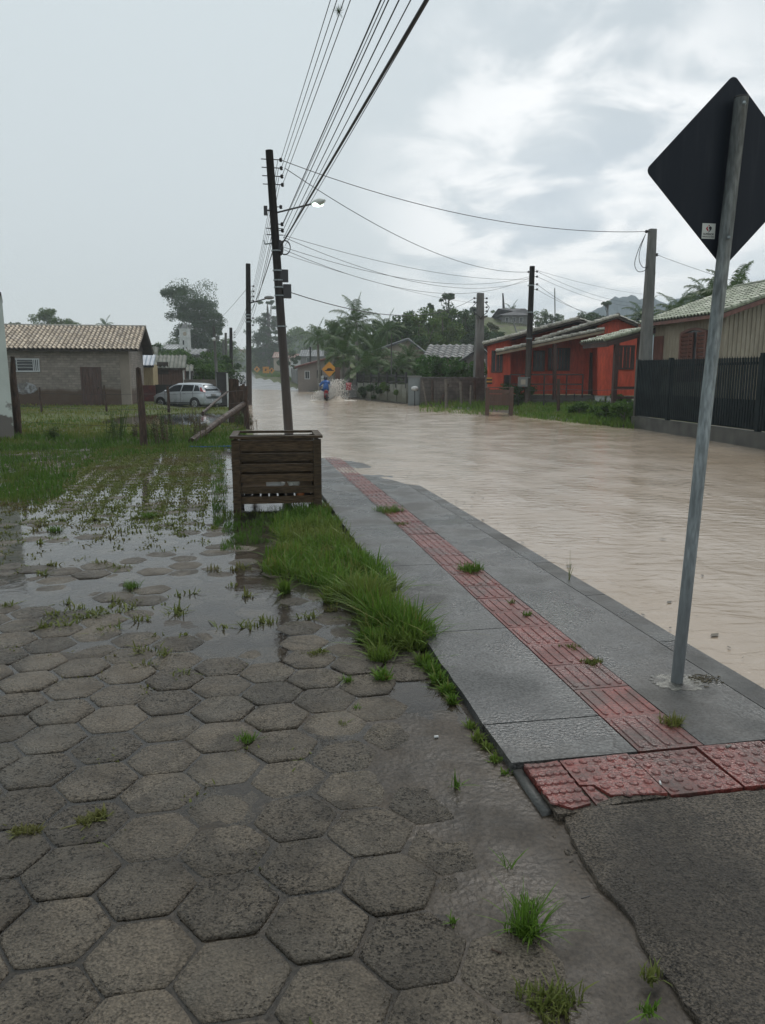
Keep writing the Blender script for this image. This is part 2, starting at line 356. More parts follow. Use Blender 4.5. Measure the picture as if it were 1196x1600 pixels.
m_iron=mat('dark_iron',(.02,.02,.021),r=(.4,.5),bump=0)
m_cable=mat('black_cable',(.015,.015,.017),r=(.5,.5),bump=0)
m_gal=mat('galvanized',(.30,.34,.345),(.18,.21,.215),sc_=5,r=(.35,.55),metal=.25,bump=.12,bs=20,stretch=(6,6,1.2),fine=.3,fs=12,fn=zband(.3,1.5,(.05,.052,.052),.85,2,.6))
m_black=mat('sign_back',(.011,.015,.021),(.022,.027,.033),sc_=9,stretch=(3,3,.25),edge=(.5,.8),r=(.5,.6),bump=.03,bs=10,spec=.2)
m_sticker=mat('sticker_white',(.55,.57,.52),(.5,.52,.48),r=(.5,.5),bump=0)
m_red=mat('print_red',(.38,.015,.025),r=(.5,.5),bump=0); m_ink=mat('print_black',(.015,.015,.018),r=(.5,.5),bump=0)
m_white=mat('white_paint',(.62,.63,.62),(.45,.46,.45),sc_=2,r=(.5,.7),bump=.1)
m_glass=mat('dark_glass',(.02,.024,.028),(.03,.034,.038),r=(.06,.1),bump=0,spec=.3)
m_sign=mat('sign_yellow',(.60,.27,.02),(.55,.23,.02),r=(.4,.4),bump=0)

# ---------------------------------------------------------------- terrain
RV=[-20,10,22,28,33,37,45,53,70,84,100,120,150,210,260,400]; RR=[11.3,11.2,11.7,10.9,11.1,10.2,8.9,7.7,7.5,7.2,6.6,5.7,4.8,3.5,2.6,1.5]
def road_r(v): return interp(v,RV,RR)
def road_l(v): return interp(v,[-20,13,17,21,24,400],[2.6,2.6,1.2,.75,.55,-8]) if v<60 else interp(v,[60,100,150,220,300,400],[-.35,-.6,-1.8,-4.2,-6,-8])
def rise(v): return 0 if v<90 else (4.8*((v-90)/210)**2 if v<300 else 4.8+ (v-300)*.01)
def pond(u,v): return ((u+2.0)/2.9)**2+((v-30.2)/5.0)**2
def Gz(u,v):
    z=rise(v)
    l,r_=road_l(v),road_r(v)
    if v<18.5 and u<2.6: base=-.035
    elif u<l:
        k=sstep(0,.5,l-u+nz(u*.8,v*.5)*.2); base=-.12+k*(.19+nz(u*.35,v*.35,3)*.06)
        if v>36: base-=.24*sstep(38,44,v)*sstep(-5.5,-3,u)*sstep(60,52,v)
        q=pond(u,v)
        if q<1.5: base-=.10*sstep(1.4,.7,q)
        if v<22: base=-.035+(base+.035)*sstep(18.5,20.0,v)
        if u<-6.5: base=max(base,.05) if v>19.5 else base
    elif u>r_:
        k=sstep(-.1,.7,u-r_+nz(u*.7,v*.4,7)*.25); base=-.12+k*.2+sstep(.7,3,u-r_)*.12
        if v>50 and u-r_<2.1: base=max(base,.0)
    else: base=-.12
    z+=base
    hu,hv=48,146
    z+=10.3*math.exp(-((u-hu)/(19 if u<hu else 11))**2/2-((v-hv)/28)**2/2)
    if u>11 and v>110: z+=3.2*sstep(11,22,u)*sstep(110,170,v)*sstep(330,240,v)
    if u<-6 and v>90: z+=2.5*sstep(-6,-30,u)*sstep(90,170,v)
    return z
def axis(parts):
    o=[]
    for a,b,s in parts: o+=list(np.arange(a,b-1e-6,s))
    o.append(parts[-1][1]); return o
us=axis([(-240,-60,12),(-60,-16,3),(-16,-4,.6),(-4,3,.22),(3,6,.8),(6,13,.25),(13,20,.7),(20,110,3),(110,300,15)])
vs=axis([(-12,17,1.0),(17,26,.25),(26,60,.5),(60,110,1.6),(110,330,5),(330,620,25)])
V=[]; 
for v in vs:
    for u in us: p=S(u,v,Gz(u,v)); V.append((p.x,p.y,p.z))
nu=len(us); I=np.arange(len(V)).reshape(len(vs),nu)
Fq=np.stack([I[:-1,:-1],I[:-1,1:],I[1:,1:],I[1:,:-1]],-1).reshape(-1,4)
uc=np.array([(us[i]+us[i+1])/2 for i in range(nu-1)]); vc=np.array([(vs[i]+vs[i+1])/2 for i in range(len(vs)-1)])
UU,VV=np.meshgrid(uc,vc)
RL=np.vectorize(road_l)(VV); RR_=np.vectorize(road_r)(VV)
mi=np.where((UU>RL-.1)&(UU<RR_+.1),1,0); mi=np.where((VV<18.5)&(UU<3),2,mi)
mi=np.where((UU>=RR_+.1)&(UU<RR_+1.0)&(VV<56),2,mi)
np_mesh('ground',V,[Fq],[m_ground,m_asph,m_mud],mi=mi.ravel(),smooth=True,kind='structure')

# flood water, with gentle real waves near the camera
def wgrid(name,us_,vs_,zf,m,mask=None,**k):
    V=[];
    for v in vs_:
        for u in us_: p=S(u,v,zf(u,v)); V.append((p.x,p.y,p.z))
    n=len(us_); I=np.arange(len(V)).reshape(len(vs_),n)
    Q=np.stack([I[:-1,:-1],I[:-1,1:],I[1:,1:],I[1:,:-1]],-1)
    if mask is not None:
        keep=np.array([[mask((us_[i]+us_[i+1])/2,(vs_[j]+vs_[j+1])/2) for i in range(n-1)] for j in range(len(vs_)-1)])
        Q=Q[keep]
    else: Q=Q.reshape(-1,4)
    return np_mesh(name,V,[Q.reshape(-1,4)],m,smooth=True,kind='structure',**k)
def wz(u,v):
    return .02+.006*nz(u*1.4,v*.9,2)+.004*nz(u*4,v*2.6,5)+ (.004*math.sin((v*.9+u*1.9)*2.2+2*nz(u*.4,v*.3))) *sstep(14,5,abs(v-8))
wgrid('flood_water',axis([(-.6,13,.14)]),axis([(-10,1,1),(1,22,.14),(22,60,.5),(60,107,2)]),wz,m_water,
      mask=lambda u,v:u>interp(v,[0,5,13,15.5,16],[2.45,2.3,1.3,1.06,.2]) and u>road_l(v)-1.7 and u<road_r(v)+1.2)
wgrid('pond_water',axis([(-6.2,.4,.5)]),axis([(24,36.5,.5)]),lambda u,v:0.012,[film('pond_film',(.55,.5,.42),.03,5)])

mb=MB()
for _ in range(170):
    v=random.uniform(3,20); u=2.6+abs(random.gauss(0,1))*random.choice((.25,3.0)); L_=random.uniform(.01,.05); a=random.uniform(0,6.28)
    q=S(u,v,.032); d=Vector((math.cos(a),math.sin(a),0))*L_; e_=Vector((-d.y,d.x,0))*random.choice((.12,.45)); mb.add([q-d,q+e_,q+d,q-e_],[(0,1,2,3)],random.random())
tag(mb.build('floating_litter',mat('litter_brown',(.10,.075,.04),(.05,.04,.025),r=(.6,.6),bump=0)),'scattered leaves and twigs floating on the muddy flood water','floating litter',kind='stuff')
# ---------------------------------------------------------------- sidewalk
def walk_z(u,v):
    z=.045-.026*sstep(6.5,16.5,v)-.012*sstep(1.6,2.6,u)*sstep(4.8,12,v)-.03*sstep(14,20,v)
    return z+.0035*nz(u*1.2,v*.8,9)
def slab(mb,u0,u1,v0,v1,du=.12,dv=.12,edge=None):
    nu_=max(2,int((u1-u0)/du)); nv_=max(1,int((v1-v0)/dv))
    def top(i,j):
        u=u0+(u1-u0)*i; v=v0+(v1-v0)*j
        if edge and i==0: u+=edge(v)
        return S(u,v,walk_z(u,v))
    mb.grid(top,nu_,nv_)
    for a in (0,1): mb.grid(lambda i,j:(top(a,j) if i==1 else top(a,j)-Vector((0,0,.09))),1,nv_)
    for a in (0,1): mb.grid(lambda i,j:(top(i,a) if j==1 else top(i,a)-Vector((0,0,.09))),nu_,1)
mb=MB(); ed=lambda v:.018*nz(v*3,1)+.008*nz(v*14,2)
js=[2.765,3.125,4.41,6.1,7.9,9.7,11.5,13.3,15.1,17,19.5]
for a,b in zip(js[:-1],js[1:]): slab(mb,1.045,1.60,a+.005,b-.004,edge=ed)
js=[2.765,6.5,11.0,15.5,19.5]
for a,b in zip(js[:-1],js[1:]): slab(mb,1.912,2.40,a+.003,b-.003)
mb.build('sidewalk',m_walk,smooth=True,kind='structure')
mb=MB()
v=-4
while v<19.5:
    slab(mb,2.406,2.56,v+.004,v+.996,dv=.2); v+=1
for v0_,v1_,zz0 in ((2.44,2.756,.024),):
    q_=[(1.046+.006*nz(v0_*9,1),v0_),(1.083,v0_+.006),(1.084,v1_),(1.047+.006*nz(v1_*9,1),v1_-.004)]; mb.prism([S(a_,b_,-.03) for a_,b_ in q_],(0,0,.03+zz0))
mb.build('curb',m_curb,smooth=True,kind='structure')
# tactile paving: guide tiles and a row of warning tiles
mb=MB()
def tile(u0,v0,su,sv,kind,tone,dz=0.0,tilt=(0,0),broken=None):
    z0=lambda u,v:walk_z(u,v)+.001+dz+tilt[0]*(u-u0)+tilt[1]*(v-v0)
    pts=[(u0,v0),(u0+su,v0),(u0+su,v0+sv),(u0,v0+sv)]
    if broken: pts=broken
    poly=[S(u,v,z0(u,v)) for u,v in pts]
    mb.prism([p-Vector((0,0,.03)) for p in poly],(0,0,.03),tone)
    uu=[p[0] for p in pts]; vv=[p[1] for p in pts]
    if kind=='bar':
        nb=5; pit=su/nb
        for i in range(nb):
            uc_=u0+pit*(i+.5); ring=[]
            for k in range(10):
                a=math.pi*k/9; ring.append((uc_+.0135*math.cos(a),v0+sv-.035+.0135*math.sin(a)))
            for k in range(10):
                a=math.pi+math.pi*k/9; ring.append((uc_+.0135*math.cos(a),v0+.035+.0135*math.sin(a)))
            n=len(ring); cu,cv=uc_,v0+sv/2
            lo=[S(u,v,z0(u,v)) for u,v in ring]; hi=[S(cu+(u-cu)*.72,v+(-.004 if v>cv else .004),z0(u,v)+.0055) for u,v in ring]
            mb.add(lo+hi,[(k,(k+1)%n,(k+1)%n+n,k+n) for k in range(n)]+[list(range(n,2*n))],tone)
    else:
        for i in range(5):
            for j in range(5):
                cu,cv=u0+su*(i+.5)/5,v0+sv*(j+.5)/5
                if broken and not inside((cu,cv),pts): continue
                n=10; rr=.019+.002*nz(cu*50,cv*50)
                lo=[S(cu+rr*math.cos(2*math.pi*k/n),cv+rr*math.sin(2*math.pi*k/n),z0(cu,cv)) for k in range(n)]
                md=[S(cu+rr*.8*math.cos(2*math.pi*k/n),cv+rr*.8*math.sin(2*math.pi*k/n),z0(cu,cv)+.005) for k in range(n)]
                hi=[S(cu+rr*.4*math.cos(2*math.pi*k/n),cv+rr*.4*math.sin(2*math.pi*k/n),z0(cu,cv)+.0068) for k in range(n)]
                mb.add(lo+md+hi,[(k,(k+1)%n,(k+1)%n+n,k+n) for k in range(n)]+[(k+n,(k+1)%n+n,(k+1)%n+2*n,k+2*n) for k in range(n)]+[list(range(2*n,3*n))],tone)
def inside(p,poly):
    x,y=p; c=False; n=len(poly)
    for i in range(n):
        x1,y1=poly[i][:2]; x2,y2=poly[(i+1)%n][:2]
        if (y1>y)!=(y2>y) and x<(x2-x1)*(y-y1)/(y2-y1)+x1: c=not c
    return c
v=2.768; k=0
tones=[.75,.1,.8,.55,.15,.5,.3,.35]
while v<15.5:
    tile(1.607,v,.298,.322,'bar',tones[k] if k<8 else random.uniform(.15,.7),dz=random.uniform(-.002,.001),tilt=(random.uniform(-.006,.006),random.uniform(-.004,.004))); v+=.328; k+=1
# the warning row, its first tiles cracked into loose pieces
tile(1.085,2.43,.15,.325,'dome',.35,-.002,(0,.01),[(1.09,2.47),(1.15,2.415),(1.232,2.435),(1.235,2.752),(1.155,2.74),(1.09,2.75)])
tile(1.245,2.43,.30,.325,'dome',.12,.0,(.01,0),[(1.245,2.56),(1.30,2.55),(1.33,2.47),(1.545,2.44),(1.545,2.755),(1.245,2.752)])
tile(1.245,2.43,.30,.325,'dome',.3,-.004,(-.03,.02),[(1.25,2.425),(1.32,2.43),(1.29,2.535),(1.248,2.548)])
tile(1.555,2.43,.30,.325,'dome',.4,-.001,(0,-.01)); tile(1.865,2.43,.30,.325,'dome',.3,.001,(-.01,.01))
tile(2.175,2.43,.225,.325,'dome',.55,-.001)
mb.build('tactile_paving',m_tact,kind='structure')
# bedding under tiles
mb=MB(); mb.grid(lambda i,j:S(1.06+1.36*i,1.9+13.6*j,.004-.03*sstep(.7,1,j)),4,20); mb.build('paving_bed',m_mud,kind='structure')

# rough concrete apron
def apz(u,v): return .043+.004*nz(u*2,v*2,4)+.0022*nz(u*22,v*22)+.0012*nz(u*60,v*60,3)-.02*sstep(.09,0,u-ap_l(v))
def ap_l(v): return 1.075+.03*nz(v*4.5,8)+.014*nz(v*17,9)+.05*sstep(2.15,2.42,v)
def ap_t(u): return 2.425+.016*nz(u*6,2)+.007*nz(u*24,3)
V=[];us_=np.linspace(0,1,170); vs_=np.linspace(0,1,110)
for b_ in vs_:
    for a_ in us_:
        vt=ap_t(1.1+1.3*a_); v=.3+(vt-.3)*b_; ul=ap_l(v); u=ul+(2.40-ul)*a_
        p=S(u,v,apz(u,v)-.012*sstep(.01,0,vt-v)); V.append((p.x,p.y,p.z))
n=len(us_); I=np.arange(len(V)).reshape(len(vs_),n); Q=np.stack([I[:-1,:-1],I[:-1,1:],I[1:,1:],I[1:,:-1]],-1).reshape(-1,4)
base=len(V); V+= [(V[i*n][0],V[i*n][1],V[i*n][2]-.06) for i in range(len(vs_))]
side=np.array([[i*n,(i+1)*n,base+i+1,base+i] for i in range(len(vs_)-1)])
np_mesh('concrete_apron',V,[Q,side],m_rough,smooth=True,kind='structure')
mb=MB()
for (px,py,r_) in [(893,1285,.055),(915,1283,.045),(885,1310,.05),(897,1330,.035),(880,1265,.03),(905,1303,.03),(872,1283,.028),(884,1342,.025),(890,1358,.03),(1060,1245,.02),(985,1143,.018),(940,1272,.03)]:
    c=at(px,py,.012); c.z=.006; k=random.randint(5,7); pl=[]
    for i in range(k):
        a=2*math.pi*i/k+random.uniform(-.3,.3); q=r_*random.uniform(.7,1.15); pl.append(c+Vector((q*math.cos(a),q*math.sin(a)*.8,random.uniform(-.012,.004))))
    mb.prism([p-Vector((0,0,.03)) for p in pl],(0,0,.03))
mb.prism([S(1.088,2.40,.0),S(1.56,2.405,.0),S(1.56,2.60,.0),S(1.088,2.56,.0)],(0,0,.034))
mb.prism([S(1.25,2.412,.0),S(1.30,2.415,.0),S(1.42,2.425,.0),S(1.54,2.428,.0),S(1.50,2.445,.0),S(1.36,2.47,.0),S(1.25,2.43,.0)],(0,0,.041))
tag(mb.build('broken_concrete',m_rough),kind='stuff',label='loose broken bits of concrete along the crack by the red tiles',cat='rubble')

# ---------------------------------------------------------------- near mud and hexagonal pavers
PAVE=[(900,1700),(835,1600),(826,1500),(780,1350),(720,1240),(650,1120),(618,1030),(560,960),(500,910),(400,880),(352,845),(352,640),(-900,640),(-900,1700)]
EDGEPX=lambda py:interp(py,[640,845,880,910,960,1030,1120,1240,1350,1500,1600,1700],[352,352,400,500,560,618,650,720,780,826,835,900])
def mudz(u,v):
    z=-.0045+.0075*nz(u*1.9,v*1.9,1)+.003*nz(u*9,v*9,2)
    if v<7: z+=.006*sstep(.3,.9,u)*sstep(4.2,3,v)+.0075*sstep(4.0,2.5,v)*max(0,nz(u*.9,v*.9,6)+.25)
    return z
wgrid('mud',axis([(-2.6,1.2,.04)]),axis([(.6,7.6,.04)]),mudz,m_mud)
HS=.163; HR=Frame(-12.5)
hv=[];hf=[];ht=[]
def hexh(c,u,v):
    far=sstep(4.3,6.5,v); z=.0062*(1-far)-.0010*far-.0028*sstep(8.0,9.5,v)
    z+=.0055*nz(u*.45,v*.45,12)+.0028*nz(u*1.3,v*1.3,15)
    if -1.0<u<.9 and 4.3<v<6.2: z-=.009*sstep(-1.0,-.2,u)      # the puddle beside the tall grass
    return z
JOINTS=[]
for i in range(-62,14):
    for j in range(0,80):
        cu=i*1.5*(HS+.004); cv=1.0+j*(math.sqrt(3)*(HS+.004))+(.5*math.sqrt(3)*(HS+.004) if i%2 else 0)
        P=HR.P(cu,cv,0); px,py=proj(P)
        if px<-260 or py<688 or py>1760 or px>EDGEPX(py)+18: continue
        u,v=ST.uv(P)
        if v>18.9: continue
        near=v<8; n=30 if near else 12
        rz=R(random.uniform(-2.5,2.5)); h=hexh(P,u,v)+random.gauss(0,.0026); tx,ty=random.gauss(0,.010),random.gauss(0,.010)
        sgl=random.uniform(.965,1.0); sd=random.random()*99; ero=random.uniform(.2,1)
        tone=min(1.1,max(-.1,random.gauss(.45,.34)))
        if near and random.random()<.07: tone=1.25
        off=(random.gauss(0,.004),random.gauss(0,.004))
        def ringpt(k,q,dz):
            a=2*math.pi*k/n+rz; aa=((a-rz)%(math.pi/3))-math.pi/6
            r_=HS*math.cos(math.pi/6)/math.cos(aa)
            r_=min(r_,HS*.975)*sgl*(1+(.022*nz(math.cos(a)*3+sd,math.sin(a)*3)+.014*nz(math.cos(a)*9+sd,math.sin(a)*9))*ero)*q
            x,y=r_*math.cos(a)+off[0],r_*math.sin(a)+off[1]
            return HR.P(cu+x,cv+y,h+dz+tx*x+ty*y)
        o=len(hv); rings=[(1.0,-.035),(.995,-.006),(.965,0.0),(.6,.0012)]
        for q,dz in rings:
            for k in range(n): hv.append(tuple(ringpt(k,q,dz)))
        hv.append(tuple(HR.P(cu,cv,h+.0018)))
        for m_ in range(3):
            for k in range(n): hf.append((o+m_*n+k,o+m_*n+(k+1)%n,o+(m_+1)*n+(k+1)%n,o+(m_+1)*n+k)); ht.append(tone)
        for k in range(n): hf.append((o+3*n+k,o+3*n+(k+1)%n,o+4*n,o+4*n)); ht.append(tone)
        for k in range(3):
            a=R(60*k+30)+rz
            for q in (-.08,-.04,0,.04,.08):
                JOINTS.append((cu+HS*.88*math.cos(a)-q*math.sin(a),cv+HS*.88*math.sin(a)+q*math.cos(a),i,k))
quads=np.array([f for f in hf if f[2]!=f[3]]); tris=np.array([f[:3] for f in hf if f[2]==f[3]])
tq=[t for f,t in zip(hf,ht) if f[2]!=f[3]]; tt=[t for f,t in zip(hf,ht) if f[2]==f[3]]
np_mesh('pavement',hv,[quads,tris],m_paver,tone=tq+tt,smooth=False,kind='structure')
wgrid('rainwater',axis([(-13,1.03,.5)]),axis([(.6,19.4,.5)]),lambda u,v:.0,m_film)

# ---------------------------------------------------------------- grass
def blades(pts,h,wd,lean=.45,curl=.5,seed=1,ladj=None):
    """pts (n,3), h (n,), width (n,) -> verts, faces"""
    g=np.random.default_rng(seed); pts=np.asarray(pts,dtype=float); n=len(pts); h=np.asarray(h)*g.uniform(.6,1.15,n); wd=np.broadcast_to(wd,(n,))*g.uniform(.7,1.3,n)
    az=g.uniform(0,2*np.pi,n); ln=np.abs(g.normal(0,lean,n)); 
    dx,dy=np.cos(az),np.sin(az); fa=az+np.pi/2+g.normal(0,.5,n); wx,wy=np.cos(fa),np.sin(fa)
    def P(t,side,wk):
        out_=ln*h*(t*.5+curl*t*t); z=h*(t-.28*ln*t*t)
        return np.stack([pts[:,0]+dx*out_+side*wx*wd*wk*.5,pts[:,1]+dy*out_+side*wy*wd*wk*.5,pts[:,2]+z],-1)
    v=np.stack([P(0,-1,.8),P(0,1,.8),P(.45,-1,1),P(.45,1,1),P(.8,-1,.6),P(.8,1,.6),P(1,0,0)],1).reshape(-1,3)
    b=np.arange(n)[:,None]*7
    q=np.concatenate([b+np.array([[0,1,3,2]]),b+np.array([[2,3,5,4]])]); t=b+np.array([[4,5,6]])
    return v,[q,t]
m_grass=leafmat('grass_green',(.07,.14,.018),(.13,.225,.035),(.17,.20,.05))
m_grassd=leafmat('grass_deep',(.055,.115,.018),(.095,.17,.03),(.13,.16,.04))
m_grassy=leafmat('grass_yellowish',(.13,.16,.035),(.21,.20,.06),(.10,.16,.03))
m_joint=leafmat('joint_grass',(.10,.13,.03),(.17,.185,.055),(.14,.12,.05))
def pxpoly(poly,n,z=0.0,seed=3):
    g=random.Random(seed); xs=[p[0] for p in poly]; ys=[p[1] for p in poly]; o=[]
    while len(o)<n:
        x,y=g.uniform(min(xs),max(xs)),g.uniform(min(ys),max(ys))
        if inside((x,y),poly): o.append((x,y))
    return o
# tall grass between planter and sidewalk
pts=[];hh=[]
main=[(402,884),(425,870),(445,850),(420,828),(470,815),(515,812),(545,846),(580,882),(612,915),(640,962),(655,1000),(640,1012),(600,995),(560,960),(520,925),(490,918),(455,905),(420,900)]
cl=[(random.Random(i).uniform(0,1),random.Random(i+50).uniform(0,1)) for i in range(60)]
for x,y in pxpoly(main,9000,seed=5):
    P=at(x,y); k=nz(P.x*3.2,P.y*3.2,2)
    if k<-.42: continue
    pts.append((P.x,P.y,-.01)); hh.append(.135+.11*k+.05*sstep(900,990,y)+(.07 if random.random()<.15 else 0))
for cx_,cy_,n_,rad,h_ in [(482,806,500,.20,.17),(505,800,260,.10,.15),(450,812,300,.18,.13),(520,822,260,.12,.15),(652,1000,600,.11,.19),(600,1010,350,.09,.16),(520,940,250,.06,.17),(446,926,170,.035,.15),(590,985,350,.08,.18),(598,1062,130,.035,.09),(594,1030,240,.07,.12),(664,1040,200,.04,.11),(676,1052,180,.035,.10),(686,1066,180,.035,.09),(700,1082,160,.03,.08),(708,1098,80,.02,.07),(640,1012,420,.09,.19),(575,1000,200,.05,.12),(735,1138,70,.02,.06),(748,1158,90,.025,.07),(762,1172,80,.022,.06),(775,1190,60,.02,.055),(790,1210,40,.02,.04)]:
    c=at(cx_,cy_)
    for _ in range(n_):
        a=random.uniform(0,6.28); q=rad*math.sqrt(random.random()); pts.append((c.x+q*math.cos(a),c.y+q*math.sin(a),-.01)); hh.append(h_*random.uniform(.7,1.2)*(1-.3*q/rad))
sel=[i for i in range(len(pts)) if i%11==0 or nz(pts[i][0]*5,pts[i][1]*5,31)>.42]; ss_=set(sel)
vv,ff=blades([pts[i] for i in sel],[hh[i]*1.08 for i in sel],.0075,.75,.7,19)
tag(np_mesh('grass',vv,ff,m_grassy,kind='stuff'),'yellowing blades bent over among the tall grass beside the planter','grass')
pts=[p for i,p in enumerate(pts) if i not in ss_]; hh=[p for i,p in enumerate(hh) if i not in ss_]
wide=np.where(np.random.default_rng(3).random(len(pts))<.12,.016,.0072)
vv,ff=blades(pts,hh,wide,.62,.7,11)
tag(np_mesh('grass',vv,ff,m_grass,kind='stuff'),'tall bright green grass growing between the wooden planter and the sidewalk','grass')
# shorter grass round the planter's foot
pts=[];hh=[]
for x,y in pxpoly([(345,862),(352,800),(505,790),(520,820),(440,850),(390,860)],3600,seed=8):
    P=at(x,y); k=nz(P.x*4,P.y*4,5)
    if k<-.1: continue
    pts.append((P.x,P.y,-.01)); hh.append(.05+.09*max(0,k)+(.10 if x>440 and y<835 else 0))
for x,y in pxpoly([(335,830),(325,700),(352,690),(356,810)],1600,seed=9):
    P=at(x,y); k=nz(P.x*3,P.y*3,6)
    if k<-.05: continue
    pts.append((P.x,P.y,-.01)); hh.append(.08)
vv,ff=blades(pts,hh,.006,.5,.5,12)
tag(np_mesh('grass',vv,ff,m_grassd,kind='stuff'),'short dark green grass round the foot of the wooden planter','grass')
# joint grass among the pavers
pts=[];hh=[]
col={}
for (cu,cv,i,k) in JOINTS:
    P=HR.P(cu,cv); px,py=proj(P)
    if px<-200 or px>352+sstep(845,1100,py)*400: continue
    u,v=ST.uv(P)
    if i not in col: col[i]=random.random()
    f=sstep(6.0,10.0,v)
    n_=nz(P.x*.55,P.y*.55,21); strong=(col[i]>.45)
    d=f*(.12+1.1*max(0,n_+.2))*(1.0 if strong else .3)+.02*(n_>.15)
    if v>9.5: d+=(.45 if strong else .06)
    if v>8 and px<-40+sstep(800,700,py)*190+30*nz(py*.02,1): d=0
    nb=6 if v>8 else 9
    if random.random()<d:
        for _ in range(nb+5):
            pts.append((P.x+random.gauss(0,.036),P.y+random.gauss(0,.055),-.006)); hh.append(random.uniform(.012,.034)+.006*f)
for i_ in range(150):                                   # scattered little tufts
    x,y=random.uniform(-60,600),random.uniform(720,1120)
    if x>EDGEPX(y)+20 or (y>1000 and random.random()<.8): continue
    P=at(x,y)
    for _ in range(random.randint(10,30)): pts.append((P.x+random.gauss(0,.03),P.y+random.gauss(0,.02),-.008)); hh.append(random.uniform(.03,.075))
for pl in ([(75,968),(110,962),(180,942),(225,938),(225,948),(150,966),(100,975)],[(480,1024),(505,1016),(508,1022),(485,1028)],[(120,1285),(165,1268),(168,1280),(130,1292)],[(20,1300),(60,1296),(60,1304),(24,1308)]):
    for x,y in pxpoly(pl,260,seed=int(pl[0][0])):
        P=at(x,y); pts.append((P.x,P.y,-.006)); hh.append(random.uniform(.015,.04))
vv,ff=blades(pts,hh,np.array([.0055+.0011*p[1] for p in pts]),1.5,.4,13)
tag(np_mesh('grass',vv,ff,m_joint,kind='stuff'),'olive grass growing in the joints of the hexagonal pavers','grass')
# lawn edge left of the pavers and lot grass beyond
pts=[];hh=[];pt2=[];h2=[]
for x,y in pxpoly([(-160,700),(20,688),(80,690),(160,691),(225,697),(352,697),(352,704),(200,712),(120,735),(120,762),(60,790),(-160,800)],11000,seed=21):
    P=at(x,y)
    if nz(P.x*2,P.y*2,9)<-.28 : continue
    pts.append((P.x,P.y,-.02)); hh.append(.05+.05*(y<750)+.05*max(0,nz(P.x,P.y,4)))
for x,y in pxpoly([(-10,792),(90,778),(110,740),(60,735),(-10,745)],900,seed=22):
    P=at(x,y); pts.append((P.x,P.y,-.01)); hh.append(.12)
for x,y in pxpoly([(-200,632),(225,632),(350,630),(385,640),(385,700),(-200,705)],30000,seed=23):
    P=at(x,y); u,v=ST.uv(P)
    z=Gz(u,v)
    if pond(u,v)<1.0+.3*nz(P.x,P.y,2) and random.random()<.93: continue
    if z<.0 and v>24: 
        if z<-.03 or random.random()<.6: continue
    k=nz(P.x*.5,P.y*.35,14)
    if 27<v<34 and -11<u<-5 and k>-.1 and random.random()<.7: continue           # bare muddy patch
    if (k>-.2 or random.random()<.4) and v>21: pt2.append((P.x,P.y,z)); h2.append(.05+.08*random.random())
    else: pts.append((P.x,P.y,z)); hh.append(.05+.09*random.random()**2+.06*(v<22.5))
wd=.012
vv,ff=blades(pts,hh,np.array([.008+.0006*math.hypot(p[0],p[1]) for p in pts]),.4,.4,14)
tag(np_mesh('grass',vv,ff,m_grassd,kind='stuff'),'green grass over the fenced lot in front of the brick house','grass')
vv,ff=blades(pt2,h2,np.array([.010+.0006*math.hypot(p[0],p[1]) for p in pt2]),.4,.4,15)
tag(np_mesh('grass',vv,ff,m_grassy,kind='stuff'),'yellowing dry grass patches in the fenced lot','grass')
# verge in front of the red house, tall and lush
pts=[];hh=[]
for x,y in pxpoly([(800,652),(850,658),(900,664),(990,671),(992,640),(985,632),(940,628),(840,632),(790,645)],9000,seed=31):
    P=at(x,y,.1); u,v=ST.uv(P)
    if u<road_r(v)+.05: continue
    pts.append((P.x,P.y,Gz(u,v))); hh.append(.14+.18*max(0,nz(P.x*.8,P.y*.5,3)+.2)+(.10 if x>880 else 0))
for x,y in pxpoly([(655,642),(765,648),(765,636),(655,630)],1800,seed=32):
    P=at(x,y,.05); u,v=ST.uv(P); pts.append((P.x,P.y,Gz(u,v))); hh.append(.15+.2*random.random())
for x,y in pxpoly([(740,612),(990,620),(990,634),(740,634)],3200,seed=33):
    P=at(x,y,.3); u,v=ST.uv(P); pts.append((P.x,P.y,Gz(u,v))); hh.append(.14)
vv,ff=blades(pts,hh,np.array([.010+.0007*math.hypot(p[0],p[1]) for p in pts]),.4,.5,16)
tag(np_mesh('grass',vv,ff,m_grass,kind='stuff'),'lush green grass along the far shore in front of the red house','grass')
# far lawn slope and verges
pts=[];hh=[]
for _ in range(9000):
    v=random.uniform(95,260); u=road_r(v)+random.uniform(2.1,9); P=S(u,v,Gz(u,v)); pts.append(tuple(P)); hh.append(.3)
for _ in range(5000):
    v=random.uniform(56,200); u=road_l(v)-random.uniform(.3,8); P=S(u,v,Gz(u,v)); pts.append(tuple(P)); hh.append(.4)
vv,ff=blades(pts,hh,.13,.4,.4,17)
tag(np_mesh('grass',vv,ff,m_grass,kind='stuff'),'bright green grass bank beside the far end of the road','grass')
